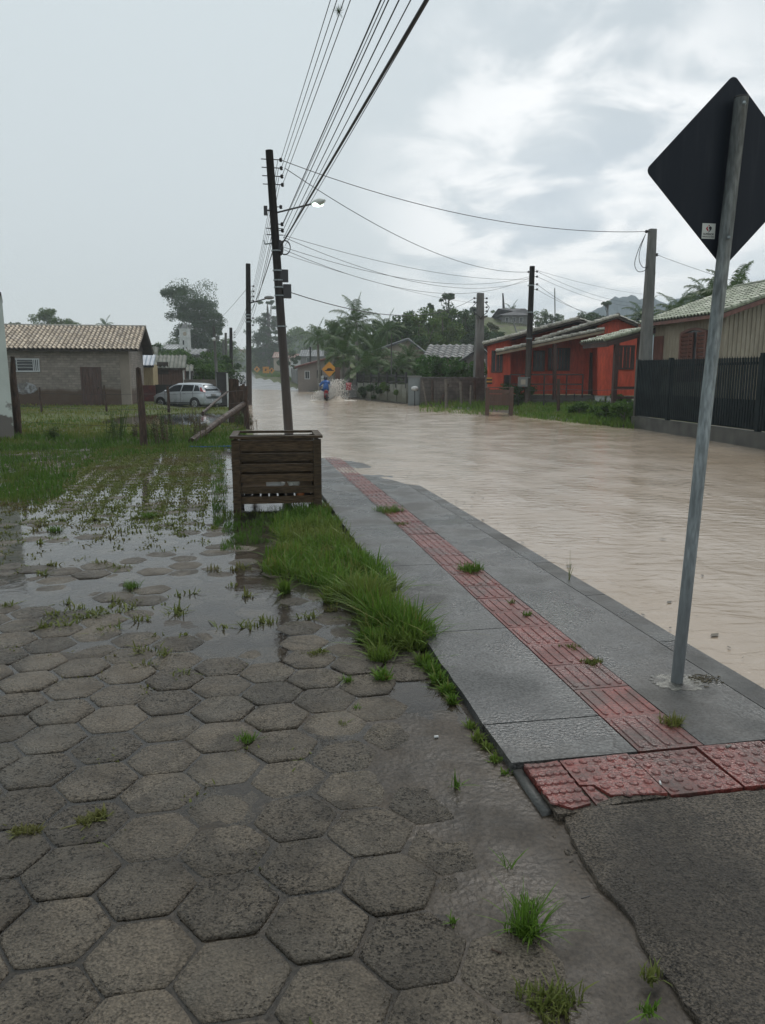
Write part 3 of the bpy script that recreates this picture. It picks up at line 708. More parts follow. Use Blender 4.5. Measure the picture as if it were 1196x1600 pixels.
# single tufts that stand apart
def tuft(px,py,z,n,rad,h,label,m=None,group=None,lean=.7,wd=.005):
    c=at(px,py,z); pts=[];hh=[]
    for _ in range(n):
        a=random.uniform(0,6.28); q=rad*math.sqrt(random.random())*(1+.4*math.sin(a*3)); pts.append((q*math.cos(a),q*math.sin(a)*.8,-.004)); hh.append(h*random.uniform(.5,1.2))
    vv,ff=blades(pts,hh,wd,lean,.6,int(px+py))
    return tag(np_mesh('grass_tuft',vv,ff,m or m_grass,loc=c),label,'grass tuft',group or 'separate grass tufts')
tuft(608,800,.035,330,.16,.10,'wide green grass tuft farthest up the sidewalk by the faded red tiles')
tuft(626,820,.035,140,.08,.05,'low flat tuft just in front of the farthest sidewalk tuft',m_joint)
tuft(736,893,.04,330,.09,.09,'bushy round grass tuft on the sidewalk right of the red strip')
tuft(800,943,.045,40,.02,.04,'tiny sprig at the right edge of the red strip, nearest the round tuft',m_joint)
tuft(824,962,.045,60,.025,.04,'tiny green sprig at the red strip, second after the round tuft')
tuft(892,1012,.045,260,.055,.022,'flat mossy weed mat on the right edge of the red strip',m_joint)
tuft(925,1036,.045,230,.05,.028,'flat brownish weed mat beside the red strip, nearer the sign post',m_joint)
tuft(1050,1132,.045,150,.045,.055,'yellowish spreading weed on the red strip in front of the sign post',m_grassy)
tuft(890,906,.045,6,.008,.24,'thin lone grass stalk standing at the curb by the flood water',m_joint,lean=.25)
tuft(712,1232,.0,26,.018,.08,'small upright sprout in the mud left of the red warning tiles')
tuft(820,1462,.0,170,.045,.115,'bright green tuft in the mud near the bottom of the picture')
tuft(826,1430,.0,60,.03,.08,'thin wispy tuft right behind the bright tuft in the mud')
tuft(862,1572,.0,330,.07,.05,'low dark olive tuft at the bottom edge of the picture',m_joint)
tuft(795,1360,.0,10,.012,.07,'slender sprout between pavers and concrete apron, above the bright tuft')
tuft(1012,1580,.03,50,.02,.035,'small round green tuft on the concrete apron at the bottom edge')
tuft(1018,1530,.03,60,.025,.045,'dry straggly tuft in the apron crack near the bottom right',m_joint)
tuft(545,1066,.0,60,.025,.05,'little green tuft on a paver left of the tall grass strip')
tuft(385,1160,.0,60,.03,.055,'green sprawling tuft in the paver joint at the middle of the pavement')
tuft(558,1108,.0,30,.015,.03,'tiny sprout in the paver joint below the tall grass strip')
tuft(535,1132,.0,30,.02,.025,'dull sprout on a paver joint, second below the tall grass strip',m_joint)
tuft(708,1442,.0,20,.012,.03,'tiny sprout beside a paver left of the bright mud tuft')
tuft(205,918,.0,110,.05,.07,'green tuft behind the lone dry paver in the rainwater')
tuft(232,808,-.0,180,.09,.08,'large tuft standing alone in the flooded pavers on the left')
tuft(85,830,-.0,120,.07,.08,'leafy tuft standing in the rainwater at the far left')

# ---------------------------------------------------------------- trees
def leafcloud(centers,radii,n,size,g,flat=.7,droop=0.0):
    """n leaf quads around given clump centres"""
    centers=np.asarray(centers,float); radii=np.asarray(radii,float); k=g.integers(0,len(centers),n)
    d=g.normal(0,1,(n,3)); d/=np.linalg.norm(d,axis=1)[:,None]; r=g.random(n)**(.45)
    rr=radii[k]; 
    if rr.ndim==1: rr=np.stack([rr,rr,rr*flat],-1)
    c=centers[k]+d*rr*r[:,None]
    a=g.normal(0,1,(n,3)); a/=np.linalg.norm(a,axis=1)[:,None]; a[:,2]-=droop
    b=np.cross(a,g.normal(0,1,(n,3))); b/=np.linalg.norm(b,axis=1)[:,None]
    s=size*g.uniform(.6,1.4,n)[:,None]
    A=a*s; B=b*s*.45
    v=np.stack([c-A*.5,c+B*.5-A*.05,c+A*.6,c-B*.5-A*.05],1).reshape(-1,3)
    f=np.arange(n*4).reshape(n,4)
    return v,f
def limb(mb,a,b,r0,r1,k=4,wob=.06,n=7):
    a=Vector(a);b=Vector(b);L=(b-a).length; pts=[];rs=[]
    for i in range(k+1):
        t=i/k; p=a.lerp(b,t)+Vector((random.gauss(0,wob),random.gauss(0,wob),0))*L*.5*math.sin(math.pi*t); pts.append(p); rs.append(r0+(r1-r0)*t)
    mb.tube(pts,rs,n)
m_bark=mat('bark',(.11,.09,.07),(.05,.042,.035),sc_=3,bump=.5,bs=6,stretch=(4,4,1))
m_barkp=mat('pale_bark',(.26,.25,.22),(.13,.12,.10),sc_=2,bump=.3,bs=6,stretch=(4,4,1))
def tree(name,base,H,label,cat,group,mleaf,blobs,nleaf,leaf,bark=None,trunk=.3,forks=7,seed=1,lean=(0,0),flat=.7,clump=.35,nclump=26,tk=.3,parts=True):
    """blobs: (x,y,z,rx,rz) of the crown in units of H; clumps are scattered in their outer shells"""
    g=np.random.default_rng(seed); random.seed(seed)
    cs=[];rd=[]
    wsum=[b[3]**2*b[4] for b in blobs]; 
    for b,wt in zip(blobs,wsum):
        for _ in range(max(4,int(nclump*wt/sum(wsum)+.5))):
            d=g.normal(0,1,3); d/=np.linalg.norm(d); q=g.random()**.33
            cs.append((H*(b[0]+d[0]*b[3]*q),H*(b[1]+d[1]*b[3]*q),H*(b[2]+d[2]*b[4]*q))); rd.append(H*b[3]*clump*g.uniform(.55,1.3))
    v,f=leafcloud(cs,rd,nleaf,leaf,g,flat)
    t=thing(name,base,label,cat,group)
    np_mesh('crown',v,[f],mleaf,parent=t)
    mb=MB(); top=Vector((lean[0]*H,lean[1]*H,H*trunk)); limb(mb,(0,0,-.3),top,H*.03*tk/.3,H*.02*tk/.3,5,.03,9)
    for i in range(forks):
        c=cs[int(g.integers(0,len(cs)))]; st=Vector((0,0,0)).lerp(top,g.uniform(.55,1)); limb(mb,st,c,H*.012*tk/.3,H*.003,4,.08,6)
    top2=Vector((blobs[0][0]*H,blobs[0][1]*H,blobs[0][2]*H+blobs[0][4]*H*.5)); limb(mb,top,top2,H*.02*tk/.3,H*.004,5,.04,7)
    mb.build('trunk',bark or m_bark,t,origin=(0,0,0),smooth=True)
    return t
m_leaf1=leafmat('leaves_mid',(.055,.11,.022),(.115,.18,.038),(.09,.12,.028))
m_leaf2=leafmat('leaves_dark',(.03,.072,.022),(.06,.11,.032),(.045,.08,.022))
m_leaf3=leafmat('leaves_fresh',(.045,.10,.02),(.09,.16,.035),(.05,.10,.025))
m_leaf4=leafmat('leaves_olive',(.06,.08,.025),(.10,.12,.04),(.07,.09,.03))
m_palm=leafmat('palm_leaves',(.038,.085,.024),(.085,.14,.04),None)
def palm(base,H,label,group,seed,nf=17,fl=2.6,mleaf=None,tr=.14,spread=1.0,name='palm_tree'):
    random.seed(seed); t=thing(name,base,label,'palm tree',group)
    mb=MB(); lx,ly=random.uniform(-.04,.04)*H,random.uniform(-.04,.04)*H
    limb(mb,(0,0,-.2),(lx,ly,H),tr*1.25,tr*.8,6,.015,10); mb.tube([(lx,ly,H-.05),(lx,ly,H+.5)],[tr*.75,tr*.35],8)
    mb.build('trunk',m_barkp,t,origin=(0,0,0),smooth=True)
    V=[];Fq=[]
    for i in range(nf):
        az=i*2.399+random.uniform(-.2,.2); el=R(78-95*(i/nf)**.8)*spread; L=fl*random.uniform(.85,1.1)
        p=Vector((lx,ly,H+.35)); d=Vector((math.cos(az)*math.cos(el),math.sin(az)*math.cos(el),math.sin(el))); K=30; step=L/K
        sd=Vector((-math.sin(az),math.cos(az),0))
        for k in range(K):
            tt=k/K; q=p+d*step
            up=d.cross(sd)*-1
            if up.z<0: up=-up
            o=len(V); V+=[tuple(p+sd*.02),tuple(p-sd*.02),tuple(q-sd*.015),tuple(q+sd*.015)]; Fq.append((o,o+1,o+2,o+3))
            if tt>.12:
                ll=fl*.23*math.sin(math.pi*min(1,(tt*.9+.12)))**.6*random.uniform(.8,1.1)
                for s_ in (1,-1):
                    for jj in (0,.5):
                        b0=p.lerp(q,jj); dr=(sd*s_*.85+d*.5+up*random.uniform(-.1,.35)).normalized(); e1=b0+dr*ll*.55; e2=b0+dr*ll+Vector((0,0,-ll*random.uniform(.25,.55)))
                        wv=d*fl*.009
                        o=len(V); V+=[tuple(b0-wv*.6),tuple(b0+wv*.6),tuple(e1+wv),tuple(e1-wv),tuple(e2)]; Fq+=[(o,o+1,o+2,o+3),(o+3,o+2,o+4,o+4)]
            p=q; d=(d+Vector((0,0,-.040-.030*tt))).normalized()
    qs=np.array([f for f in Fq if f[2]!=f[3]]); ts=np.array([f[:3] for f in Fq if f[2]==f[3]])
    np_mesh('crown',V,[qs,ts],mleaf or m_palm,parent=t)
    return t
def gp(px,Y,zoff=0):                       # the ground point under image column px at distance Y
    r=ray(px,588); X=r.x/r.y*Y*(1.0); P=Vector((X,Y,0)); u,v=ST.uv(P); return Vector((X,Y,Gz(u,v)+zoff))
def HT(px,Y,py,k=.95): return max(1.0,(atY(px,py,Y).z-gp(px,Y).z)/k)
def HP(px,Y,py,fl): return max(.8,atY(px,py,Y).z-gp(px,Y).z-.35-.62*fl)
# left distance
G_='trees on the left skyline'
eu=[(0,.0,.80,.19,.18),(-.19,0,.84,.12,.06),(-.16,0,.66,.10,.06),(.14,0,.64,.14,.14),(0,0,.50,.18,.22),(.22,0,.5,.10,.14),(-.10,.0,.35,.13,.16),(.13,0,.3,.15,.16),(0,0,.2,.16,.14)]
tree('eucalyptus_tree',gp(308,150),HT(308,150,443),'tallest dark eucalyptus with a drooping ragged crown on the left skyline','tree',G_,m_leaf2,eu,34000,.34,m_barkp,.5,14,41,clump=.62,nclump=95,tk=.2)
tree('eucalyptus_tree',gp(338,158),HT(338,158,490),'slender see-through eucalyptus just right of the tallest one','tree',G_,m_leaf2,[(0,0,.78,.12,.2),(.05,0,.5,.10,.25),(-.05,0,.3,.1,.15)],5200,.42,m_barkp,.5,9,42,clump=.38,nclump=40,tk=.2)
tree('broadleaf_tree',gp(90,150),HT(90,150,483),'round grey green tree dome above the tiled roof ridge of the brick house','tree',G_,m_leaf1,[(0,0,.68,.36,.26)],9000,.36,None,.4,8,43,clump=.3,nclump=30)
tree('broadleaf_tree',gp(17,110),HT(17,110,500),'dark flat leafy branch top peeking beside the whitewashed wall','tree',G_,m_leaf2,[(0,0,.8,.2,.1),(.15,0,.86,.12,.05)],2400,.35,None,.4,8,44,clump=.4,nclump=14)
palm(gp(171,140),HP(171,140,497,2.3),'small palm head peeking over the brick house roof','palms on the left',45,14,2.3)
tree('broadleaf_tree',gp(209,145),HT(209,145,506),'small leafy crown peeking over the roof corner of the brick house','tree',G_,m_leaf1,[(0,0,.75,.2,.18)],1500,.35,None,.4,5,46,nclump=12)
tree('broadleaf_tree',gp(250,105),HT(250,105,531),'dark rounded tree behind the wooden sheds, left of the church tower','tree',G_,m_leaf2,[(0,0,.6,.36,.3),(.25,0,.45,.25,.22)],3600,.32,None,.35,6,47,nclump=20)
tree('cypress_tree',gp(282,120),HT(282,120,529),'narrow dark conifer right in front of the church tower','tree',G_,m_leaf2,[(0,0,.7,.10,.2),(0,0,.4,.17,.25)],2200,.28,None,.6,4,48,nclump=16)
for i,(px,Y,H) in enumerate([(268,78,HT(268,78,545)),(300,74,HT(300,74,546))]):
    tree('shrub',gp(px,Y),H,['bright green hedge-like shrub over the left end of the shed roofs','bright green shrub above the right end of the shed roofs'][i],'shrub','shrubs behind the wooden sheds',m_leaf3,[(0,0,.7,.55,.22),(.5,0,.68,.4,.2),(-.4,0,.68,.4,.2)],3600,.24,None,.35,4,50+i,nclump=20)
for i,(px,Y,H) in enumerate([(318,60,HT(318,60,562)),(338,64,HT(338,64,563)),(305,66,HT(305,66,570)),(352,72,HT(352,72,560))]):
    tree('shrub',gp(px,Y),H,['light green bush behind the silver car roof','taller green bush left of the dark gate pillar','yellowish bush at the right end of the wooden shed','dark bush behind the dark gate pillar'][i],'shrub','bushes behind the silver car',[m_leaf3,m_leaf3,m_leaf4,m_leaf2][i],[(0,0,.6,.5,.36)],2400,.22,None,.3,4,54+i,nclump=16)
# road end
G2='trees at the end of the road'
tree('pine_tree',gp(421,235),HT(421,235,470),'dark layered pine standing right behind the leaning utility pole','tree',G2,m_leaf2,[(0,0,.86,.12,.11),(.03,0,.7,.21,.08),(-.04,0,.56,.24,.08),(.06,0,.42,.27,.09),(0,0,.28,.26,.1),(-.02,0,.17,.25,.1)],16000,.5,None,.85,22,60,clump=.30,nclump=110,flat=.5,tk=.2)
tree('broadleaf_tree',gp(394,330),HT(394,330,545),'dark low tree at the road end left of the layered pine','tree',G2,m_leaf2,[(0,0,.55,.4,.35)],2600,.32,None,.35,5,61,nclump=18)
tree('broadleaf_tree',gp(452,150),HT(452,150,546),'low dark tree at the right foot of the layered pine','tree',G2,m_leaf2,[(0,0,.55,.4,.35)],2800,.32,None,.35,5,62,nclump=18)
tree('broadleaf_tree',gp(372,320),HT(372,320,556),'grey bush in front of the red roofed house at the road end','tree',G2,m_leaf1,[(0,0,.5,.6,.4)],1600,.35,None,.3,4,63,nclump=14)
tree('broadleaf_tree',gp(345,190),HT(345,190,528),'hazy tree behind the row of thin poles on the left kerb','tree',G2,m_leaf1,[(0,0,.6,.42,.36)],2600,.4,None,.35,5,64,nclump=20)
# right of the road: palms and the wood behind them
for i,(px,Y,H,fl,nf) in enumerate([(521,66,HP(521,66,500,2.4),2.4,17),(545,70,HP(545,70,494,2.5),2.5,18),(561,64,HP(561,64,472,2.7),2.7,17),(606,76,HP(606,76,495,2.3),2.3,16),(535,60,HP(535,60,528,2.2),2.2,16),(590,62,HP(590,62,535,2.5),2.5,18),(574,58,HP(574,58,548,2.3),2.3,18),(622,58,HP(622,58,548,2.2),2.2,17),(655,60,HP(655,60,556,2.3),2.3,17),(500,72,HP(500,72,508,1.9),1.9,14),(640,62,HP(640,62,536,2.1),2.1,15)]):
    lab=['feathery palm with drooping fronds nearest the motorcycle','dense dark palm right of the drooping roadside palm','tallest palm with upright plume fronds above the group','slim dark palm between the tall plume palm and the woods','low palm filling the gap under the two roadside palms','bright green palm low in front of the pale house','short broad palm behind the low wall','short palm right of the pale house gable','small palm tangled with the dark leafy bush','thin palm leaning out at the left end of the palm group','mid palm beside the thin pole at the pale gable'][i]
    palm(gp(px,Y),H,lab,'palms in the gardens right of the road',70+i,nf,fl,spread=1.05 if i!=2 else 1.1)
G3='trees of the wood behind the houses on the right'
wd_=[(620,80,HT(620,80,487),m_leaf2),(655,84,HT(655,84,482),m_leaf1),(690,88,HT(690,88,480),m_leaf1),(722,96,HT(722,96,480),m_leaf2),(640,96,HT(640,96,484),m_leaf2),(675,105,HT(675,105,478),m_leaf1),(705,112,HT(705,112,474),m_leaf2),(740,118,HT(740,118,488),m_leaf1),(765,112,HT(765,112,503),m_leaf4),(745,96,HT(745,96,498),m_leaf2),(778,104,HT(778,104,518),m_leaf2),(600,92,HT(600,92,495),m_leaf2),(582,84,HT(582,84,500),m_leaf2),(725,130,HT(725,130,484),m_leaf2),(690,132,HT(690,132,478),m_leaf1)]
wl=['dark tree at the left end of the wood behind the pale house','leafy mid green tree left in the wood','olive tinted tree over the grey tiled roof','dark tree just left of the concrete pole','tall dark tree rising behind the left of the wood','highest crown in the middle of the wood','dark crown right of the highest one','soft green tree crossing behind the concrete pole','yellow green tree right of the concrete pole','dark green tree low behind the concrete pole','dark small tree left of the hilltop lawn','dark tree between the palms and the wood','low dark tree behind the palm trunks','back row dark tree close to the concrete pole','back row green tree in the middle of the wood']
for i,(px,Y,H,m_) in enumerate(wd_):
    tree('broadleaf_tree',gp(px,Y),H,wl[i],'tree',G3,m_,[(0,0,.72,.24,.22),(.14,0,.55,.22,.2),(-.15,0,.56,.22,.2),(0,-.08,.4,.26,.2)],6500,.30,None,.4,9,100+i,clump=.36,nclump=46)
tree('flat_topped_tree',gp(700,112),HT(700,112,462),'thin tree with a flat umbrella top poking above the wood','tree',G3,m_leaf2,[(0,0,.93,.09,.025),(.03,0,.96,.05,.015),(-.09,0,.90,.04,.015)],1100,.3,None,.88,5,120,nclump=12,tk=.1,clump=.5)
tree('flat_topped_tree',gp(672,118),HT(672,118,475),'second thin crown poking above the wood, left of the umbrella top','tree',G3,m_leaf2,[(0,0,.93,.06,.025),(.03,0,.88,.06,.02)],800,.3,None,.88,5,121,nclump=10,tk=.1,clump=.5)
tree('leafy_bush',gp(700,49),HT(700,49,546),'broad dark leafy bush with fans of green leaves over the block wall','shrub',None,leafmat('bush_leaves',(.03,.085,.018),(.07,.15,.03),(.03,.07,.018)),[(-.28,0,.62,.5,.27),(.35,0,.55,.45,.27),(0,0,.4,.6,.3)],5200,.22,None,.3,8,122,clump=.28,nclump=50)
# hill on the right
for i,(px,Y,H) in enumerate([(815,165,HT(815,165,482)),(838,160,HT(838,160,480)),(860,150,HT(860,150,484)),(872,158,HT(872,158,488)),(738,160,HT(738,160,477)),(775,178,HT(775,178,480)),(795,176,HT(795,176,478))]):
    tree('broadleaf_tree',gp(px,Y),H,['conifer-like tree behind the hilltop house','tree right of the hilltop house roof','round tree on the hill slope right of the hilltop house','last tree on the right end of the hill','hill tree left of the hilltop house','hill tree behind the tall thin mast','spiky tree at the left corner of the hilltop house'][i],'tree','trees on the hill',[m_leaf2,m_leaf1][i%2],[(0,0,.6,.3,.3),(.15,0,.45,.25,.25)],2400,.32,None,.4,6,130+i,nclump=24)
palm(gp(797,150),HP(797,150,474,2.4),'palm on the hill beside the hilltop house','palms on the hill',140,14,2.4)
for i,(px,Y,H) in enumerate([(915,120,HT(915,120,487)),(925,126,HT(925,126,488))]):
    tree('broadleaf_tree',gp(px,Y),H,['low dark crown behind the ridge of the red house','second dark crown right behind the red house ridge'][i],'tree','trees behind the red house',m_leaf2,[(0,0,.78,.30,.14)],2600,.3,None,.5,5,141+i,nclump=18)
tree('araucaria_tree',gp(944,125),HT(944,125,474),'small umbrella shaped araucaria above the red house roof','tree','trees behind the red house',m_leaf2,[(0,0,.955,.085,.018),(0,0,.92,.05,.015)],900,.24,None,.9,7,143,nclump=14,tk=.12,clump=.5)
for i,(px,Y,H,fl) in enumerate([(1133,36,HP(1133,36,422,2.08),2.08),(1098,39,HP(1098,39,432,1.92),1.92),(1170,38,HP(1170,38,432,1.8399999999999999),1.84),(1045,44,HP(1045,44,463,1.7600000000000002),1.76),(1005,46,HP(1005,46,472,1.6),1.6),(1062,41,HP(1062,41,466,1.7600000000000002),1.76)]):
    palm(gp(px,Y),H,['tall palm head rising behind the beige roof beside the sign plate','palm fronds left of the sign post over the beige roof','palm at the right edge above the beige roof ridge','blue green palm right of the concrete pole','pale palm just left of the concrete pole','dark palm fronds between concrete pole and beige roof'][i],'palms behind the beige house',150+i,26,fl)
random.seed(99)
# distant hills and mountains: real ridges
def ridge(name,D,prof,m,depth,bump=1.0,step=3.0,bsc=.12,seed=1,skew=0):
    az=[math.atan(ray(p[0],588).x/ray(p[0],588).y) for p in prof]; zs=[atY(p[0],p[1],D).z for p in prof]
    n=int((az[-1]-az[0])*D/step); K=14
    def fn(i,j):
        a=az[0]+(az[-1]-az[0])*i; z=float(np.interp(a,az,zs)); d=D-depth*.5+depth*j
        X,Y=math.tan(a)*D+ (j-.5)*skew,d
        s_=math.sin(math.pi*j)**.7 if 0<j<1 else 0
        q=noise.fractal(Vector((X*bsc,Y*bsc,seed)),1,2,4)*bump
        return Vector((X,Y,(z+q)*s_ -3*(1-s_)))
    mb=MB(); mb.grid(fn,n,K); mb.build(name,m,smooth=False,kind='structure')
def woods(D,prof,depth,n,size,rad,label,seed):
    g=np.random.default_rng(seed); az=[math.atan(ray(p[0],588).x/ray(p[0],588).y) for p in prof]; zs=[atY(p[0],p[1],D).z for p in prof]
    m=max(30,int((az[-1]-az[0])*D/rad*5)); A=g.uniform(az[0],az[-1],m); J=g.uniform(.06,.55,m); c=[]
    for a,j in zip(A,J): c.append((math.tan(a)*D,D-depth*.5+depth*j,float(np.interp(a,az,zs))*math.sin(math.pi*j)**.7+g.uniform(-1,.3)*rad))
    v,f=leafcloud(c,rad*g.uniform(.6,1.25,m),n,size,g,.8); tag(np_mesh('woods',v,[f],m_leaf1,kind='stuff'),label,'woods')
H1=[(120,562),(230,552),(300,541),(340,538),(372,548),(400,556),(430,548),(452,532),(470,522),(482,517),(494,524),(506,519),(525,514),(545,524),(600,540),(700,560)]
woods(300,H1,110,26000,1.3,4.2,'hazy wooded hills behind the end of the road',71)
m_hill=mat('hill_woods',(.04,.07,.03),(.02,.04,.02),sc_=.15,bump=.8,bs=.8,r=(.8,.8))
ridge('hills',300,[(120,562),(230,552),(300,541),(340,538),(372,548),(400,556),(430,548),(452,532),(470,522),(482,517),(494,524),(506,519),(525,514),(545,524),(600,540),(700,560)],m_hill,110,2.4,2.6,.13,3)
ridge('hills',400,[(-200,568),(60,560),(200,550),(300,552),(420,566),(520,540),(620,552),(800,566)],m_hill,90,2.6,4,.10,5)
ridge('mountains',540,[(760,560),(860,520),(900,500),(925,488),(945,474),(958,463),(968,466),(980,461),(990,468),(1003,462),(1014,471),(1035,478),(1050,466),(1075,458),(1100,454),(1140,466),(1190,478),(1300,500),(1500,540)],mat('haze_blue_mountain',(.05,.085,.11),(.03,.06,.08),sc_=.05,bump=.5,bs=.5,r=(.9,.9),spec=.1),120,3.5,2.5,.10,9)  # bluish base colour paints distance haze onto the ridge

# ---------------------------------------------------------------- building helpers
def lichen_shade(name,cl,cd): return mat(name,cl,cd,sc_=2.5,r=(.5,.8),bump=.2,bs=20,attr=True,fine=.35,fs=12)  # lichen tones; the dark end also paints the shade between tile rows
m_tile_cream=lichen_shade('tiles_cream',(.68,.56,.42),(.085,.065,.05))
m_tile_grey=lichen_shade('tiles_grey',(.60,.57,.49),(.11,.10,.085))
m_tile_green=lichen_shade('tiles_green',(.42,.45,.33),(.08,.09,.06))
m_tile_dark=lichen_shade('tiles_slate',(.16,.165,.16),(.06,.06,.06))
def tile_roof(mb,O,U,Sv,colw=.22,rowh=.38,amp=.05,mi=0,thick=.0,contrast=1.0):
    """barrel tiles laid on the sloping plane O, O+U (eave), O+Sv (upslope)"""
    O,U,Sv=Vector(O),Vector(U),Vector(Sv); Nn=U.cross(Sv).normalized()
    if Nn.z<0: Nn=-Nn
    nc=max(2,round(U.length/colw)); nr=max(2,round(Sv.length/rowh)); K=6
    for r_ in range(nr):
        a,b=r_/nr,(r_+1)/nr; o=len(mb.v); j=[random.uniform(-.006,.006) for _ in range(nc)]
        for (t,lift) in ((a-.15/nr,.036),(b,.004),(a-.15/nr,-.012)):
            for i in range(nc*K+1):
                f=(i%K)/K; q=math.sin(math.pi*min(1,f/.62))*amp if f<.62 else -math.sin(math.pi*(f-.62)/.38)*amp*.35
                mb.v.append(tuple(O+U*(i/(nc*K))+Sv*t+Nn*(q+lift+j[min(nc-1,i//K)])))
        n=nc*K+1
        for i in range(nc*K):
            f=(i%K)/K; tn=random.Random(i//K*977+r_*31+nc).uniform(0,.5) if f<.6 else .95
            mb.f.append([o+i,o+i+1,o+n+i+1,o+n+i]); mb.t.append(tn*contrast); mb.m.append(mi); mb.f.append([o+2*n+i,o+2*n+i+1,o+i+1,o+i]); mb.t.append(1.15); mb.m.append(mi)  # risers toned darkest, painting the shaded gap under each tile end
    return mb
def slabpoly(mb,pts,th,**k): mb.prism(pts,Vector((0,0,-th)),**k)
m_shadewood=mat('eave_wood',(.06,.045,.035),(.03,.024,.02),r=(.7,.7),bump=.2)
def wframe(parent,a,b,up,n,mat_f,mat_p,th=.06,dep=.07,cols=2,rows=1,name='window',pane='pane',proud=.03,bars=.035):
    """framed opening with its lower edge a-b, height up (vector), outward normal n"""
    a,b,up,n=Vector(a),Vector(b),Vector(up),Vector(n); x=(b-a); mb=MB(); o=n*proud
    mb.beam(a+o-x.normalized()*0,b+o,dep,th,up=up); mb.beam(a+up+o,b+up+o,dep,th,up=up)
    for p in (a,b): mb.beam(p+o-up.normalized()*th*.5,p+up+o+up.normalized()*th*.5,th,dep+.004,up=n)
    for i in range(1,cols): p=a+x*i/cols; mb.beam(p+o,p+up+o,bars if bars else th,dep*.8,up=n)
    for j in range(1,rows): mb.beam(a+up*j/rows+o,b+up*j/rows+o,dep*.7,bars,up=up)
    f=mb.build(name,mat_f,parent)
    g=MB(); g.prism([a+n*.006,b+n*.006,b+up+n*.006,a+up+n*.006],n*.012); g.build(pane,mat_p,f)
    return f

# ---------------------------------------------------------------- left: whitewashed wall, brick house, sheds
P0=at(20,692); wallR=Vector((at(22,690).x,at(22,690).y,0))
m_whitewash=mat('peeling_whitewash',(.52,.56,.51),(.44,.48,.43),sc_=1.2,r=(.7,.7),bump=.15,bs=10,fn=chain(zband(.55,.75,(.14,.125,.11),1,3.5,2.2)))
t=thing('whitewashed_building',wallR,'corner of a whitewashed building with peeling plaster at the left edge','building')
mb=MB(); c0=Vector((at(24,692).x,at(24,692).y,-.1)); c1=atY(3,462,c0.y); fx=Frame(0)
# battered corner: the wall leans in towards its top
zt=c1.z; b0=c0; 
def wl_(x0,z,y): return Vector((x0,y,z))
mb.add([wl_(b0.x,-.1,b0.y),wl_(b0.x-3,-.1,b0.y),wl_(b0.x-3,-.1,b0.y+1.6),wl_(b0.x-.95,-.1,b0.y+1.6),
        wl_(c1.x,zt,b0.y),wl_(b0.x-3,zt,b0.y),wl_(b0.x-3,zt,b0.y+1.6),wl_(c1.x-.85,zt,b0.y+1.6)],[(0,1,5,4),(1,2,6,5),(2,3,7,6),(3,0,4,7),(4,5,6,7),(3,2,1,0)])
mb.build('wall',m_whitewash,t)
mb=MB(); mb.prism([wl_(c1.x+.06,zt,b0.y-.15),wl_(b0.x-3,zt,b0.y-.15),wl_(b0.x-3,zt,b0.y+1.8),wl_(c1.x-.85,zt,b0.y+1.8)],(0,0,.07)); mb.build('coping',m_iron,t)

m_brick=mat('painted_brick',(.27,.235,.20),(.20,.175,.15),sc_=.7,r=(.7,.85),bump=.15,bs=14,det=7,fine=.12,fs=5,fn=chain(bricks(.39,.13,.012,.70),zband(.80,1.0,(.085,.055,.036),1,1.2,.45)))
m_sidewall=mat('side_plaster',(.26,.22,.18),(.20,.17,.14),sc_=1,r=(.8,.8),bump=.1)
m_door=mat('red_brown_wood',(.085,.04,.028),(.045,.026,.02),sc_=3,r=(.35,.6),bump=.3,bs=12,stretch=(5,5,.8))
HV=44.6                                        # v of the front wall
def HL(px,py): return ST.L(px,py,HV)
A=HL(-40,634); B=HL(205,635); zb=-.15
eL=HL(205,541).z
uA,_=ST.uv(A); uB,_=ST.uv(B); dpt=6.6; zr=eL+1.22
house=thing('brick_house',S((uA+uB)/2,HV,0),'long painted brick house with cream tiled roof and one brown door','house')
mb=MB(); mid=HV+dpt/2
mb.prism([S(uB,HV,zb),S(uB,HV+dpt,zb),S(uB,HV+dpt,eL),S(uB,mid,zr-.08),S(uB,HV,eL)],S(uA,HV,0)-S(uB,HV,0)); mb.build('wall',m_brick,house)
mb=MB(); mb.prism([S(uB+.02,HV-.02,zb),S(uB+.02,HV+.55,zb),S(uB+.02,HV+.55,eL-.02),S(uB+.02,HV-.02,eL-.02)],S(-.05,0,0)); mb.box(S(uB-.22,HV-.01,zb),.5,.06,eL-zb-.03); mb.build('corner_pillar',m_sidewall,house)
rf=MB(); ov=.45; su=Vector((0,0,1.22+.17))+ST.d*(dpt/2+ov)
tile_roof(rf,S(uA-.3,HV-ov,eL-.16),S(uB-uA+.95,0,0),su,.235,.37,.06); 
tile_roof(rf,S(uA-.3,HV+dpt+ov,eL-.16),S(uB-uA+.95,0,0),Vector((0,0,1.39))-ST.d*(dpt/2+ov),.235,.37,.06)
roof=rf.build('roof',m_tile_cream,house)
mb=MB(); q=S(uA-.3,mid,zr+.0); mb.tube([q,S(uB+.66,mid,zr+.0)],.11,8,.75); mb.build('ridge_cap',m_tile_grey,roof)
mb=MB(); 
for sgn in (1,-1):
    pa=S(uA-.3,mid-sgn*(dpt/2+ov),eL-.23); pb=S(uA-.3,mid,zr-.10)
    mb.prism([pa,pb,pb-Vector((0,0,.06)),pa-Vector((0,0,.06))],S(uB-uA+.9,0,0))
mb.build('eave_board',m_shadewood,roof)
# gable boarding in shade of the overhang
mb=MB(); mb.prism([S(uB+.04,HV-.1,eL-.1),S(uB+.04,HV+dpt+.1,eL-.1),S(uB+.04,mid,zr-.14)],S(.05,0,0)); mb.build('gable_boards',m_shadewood,house)
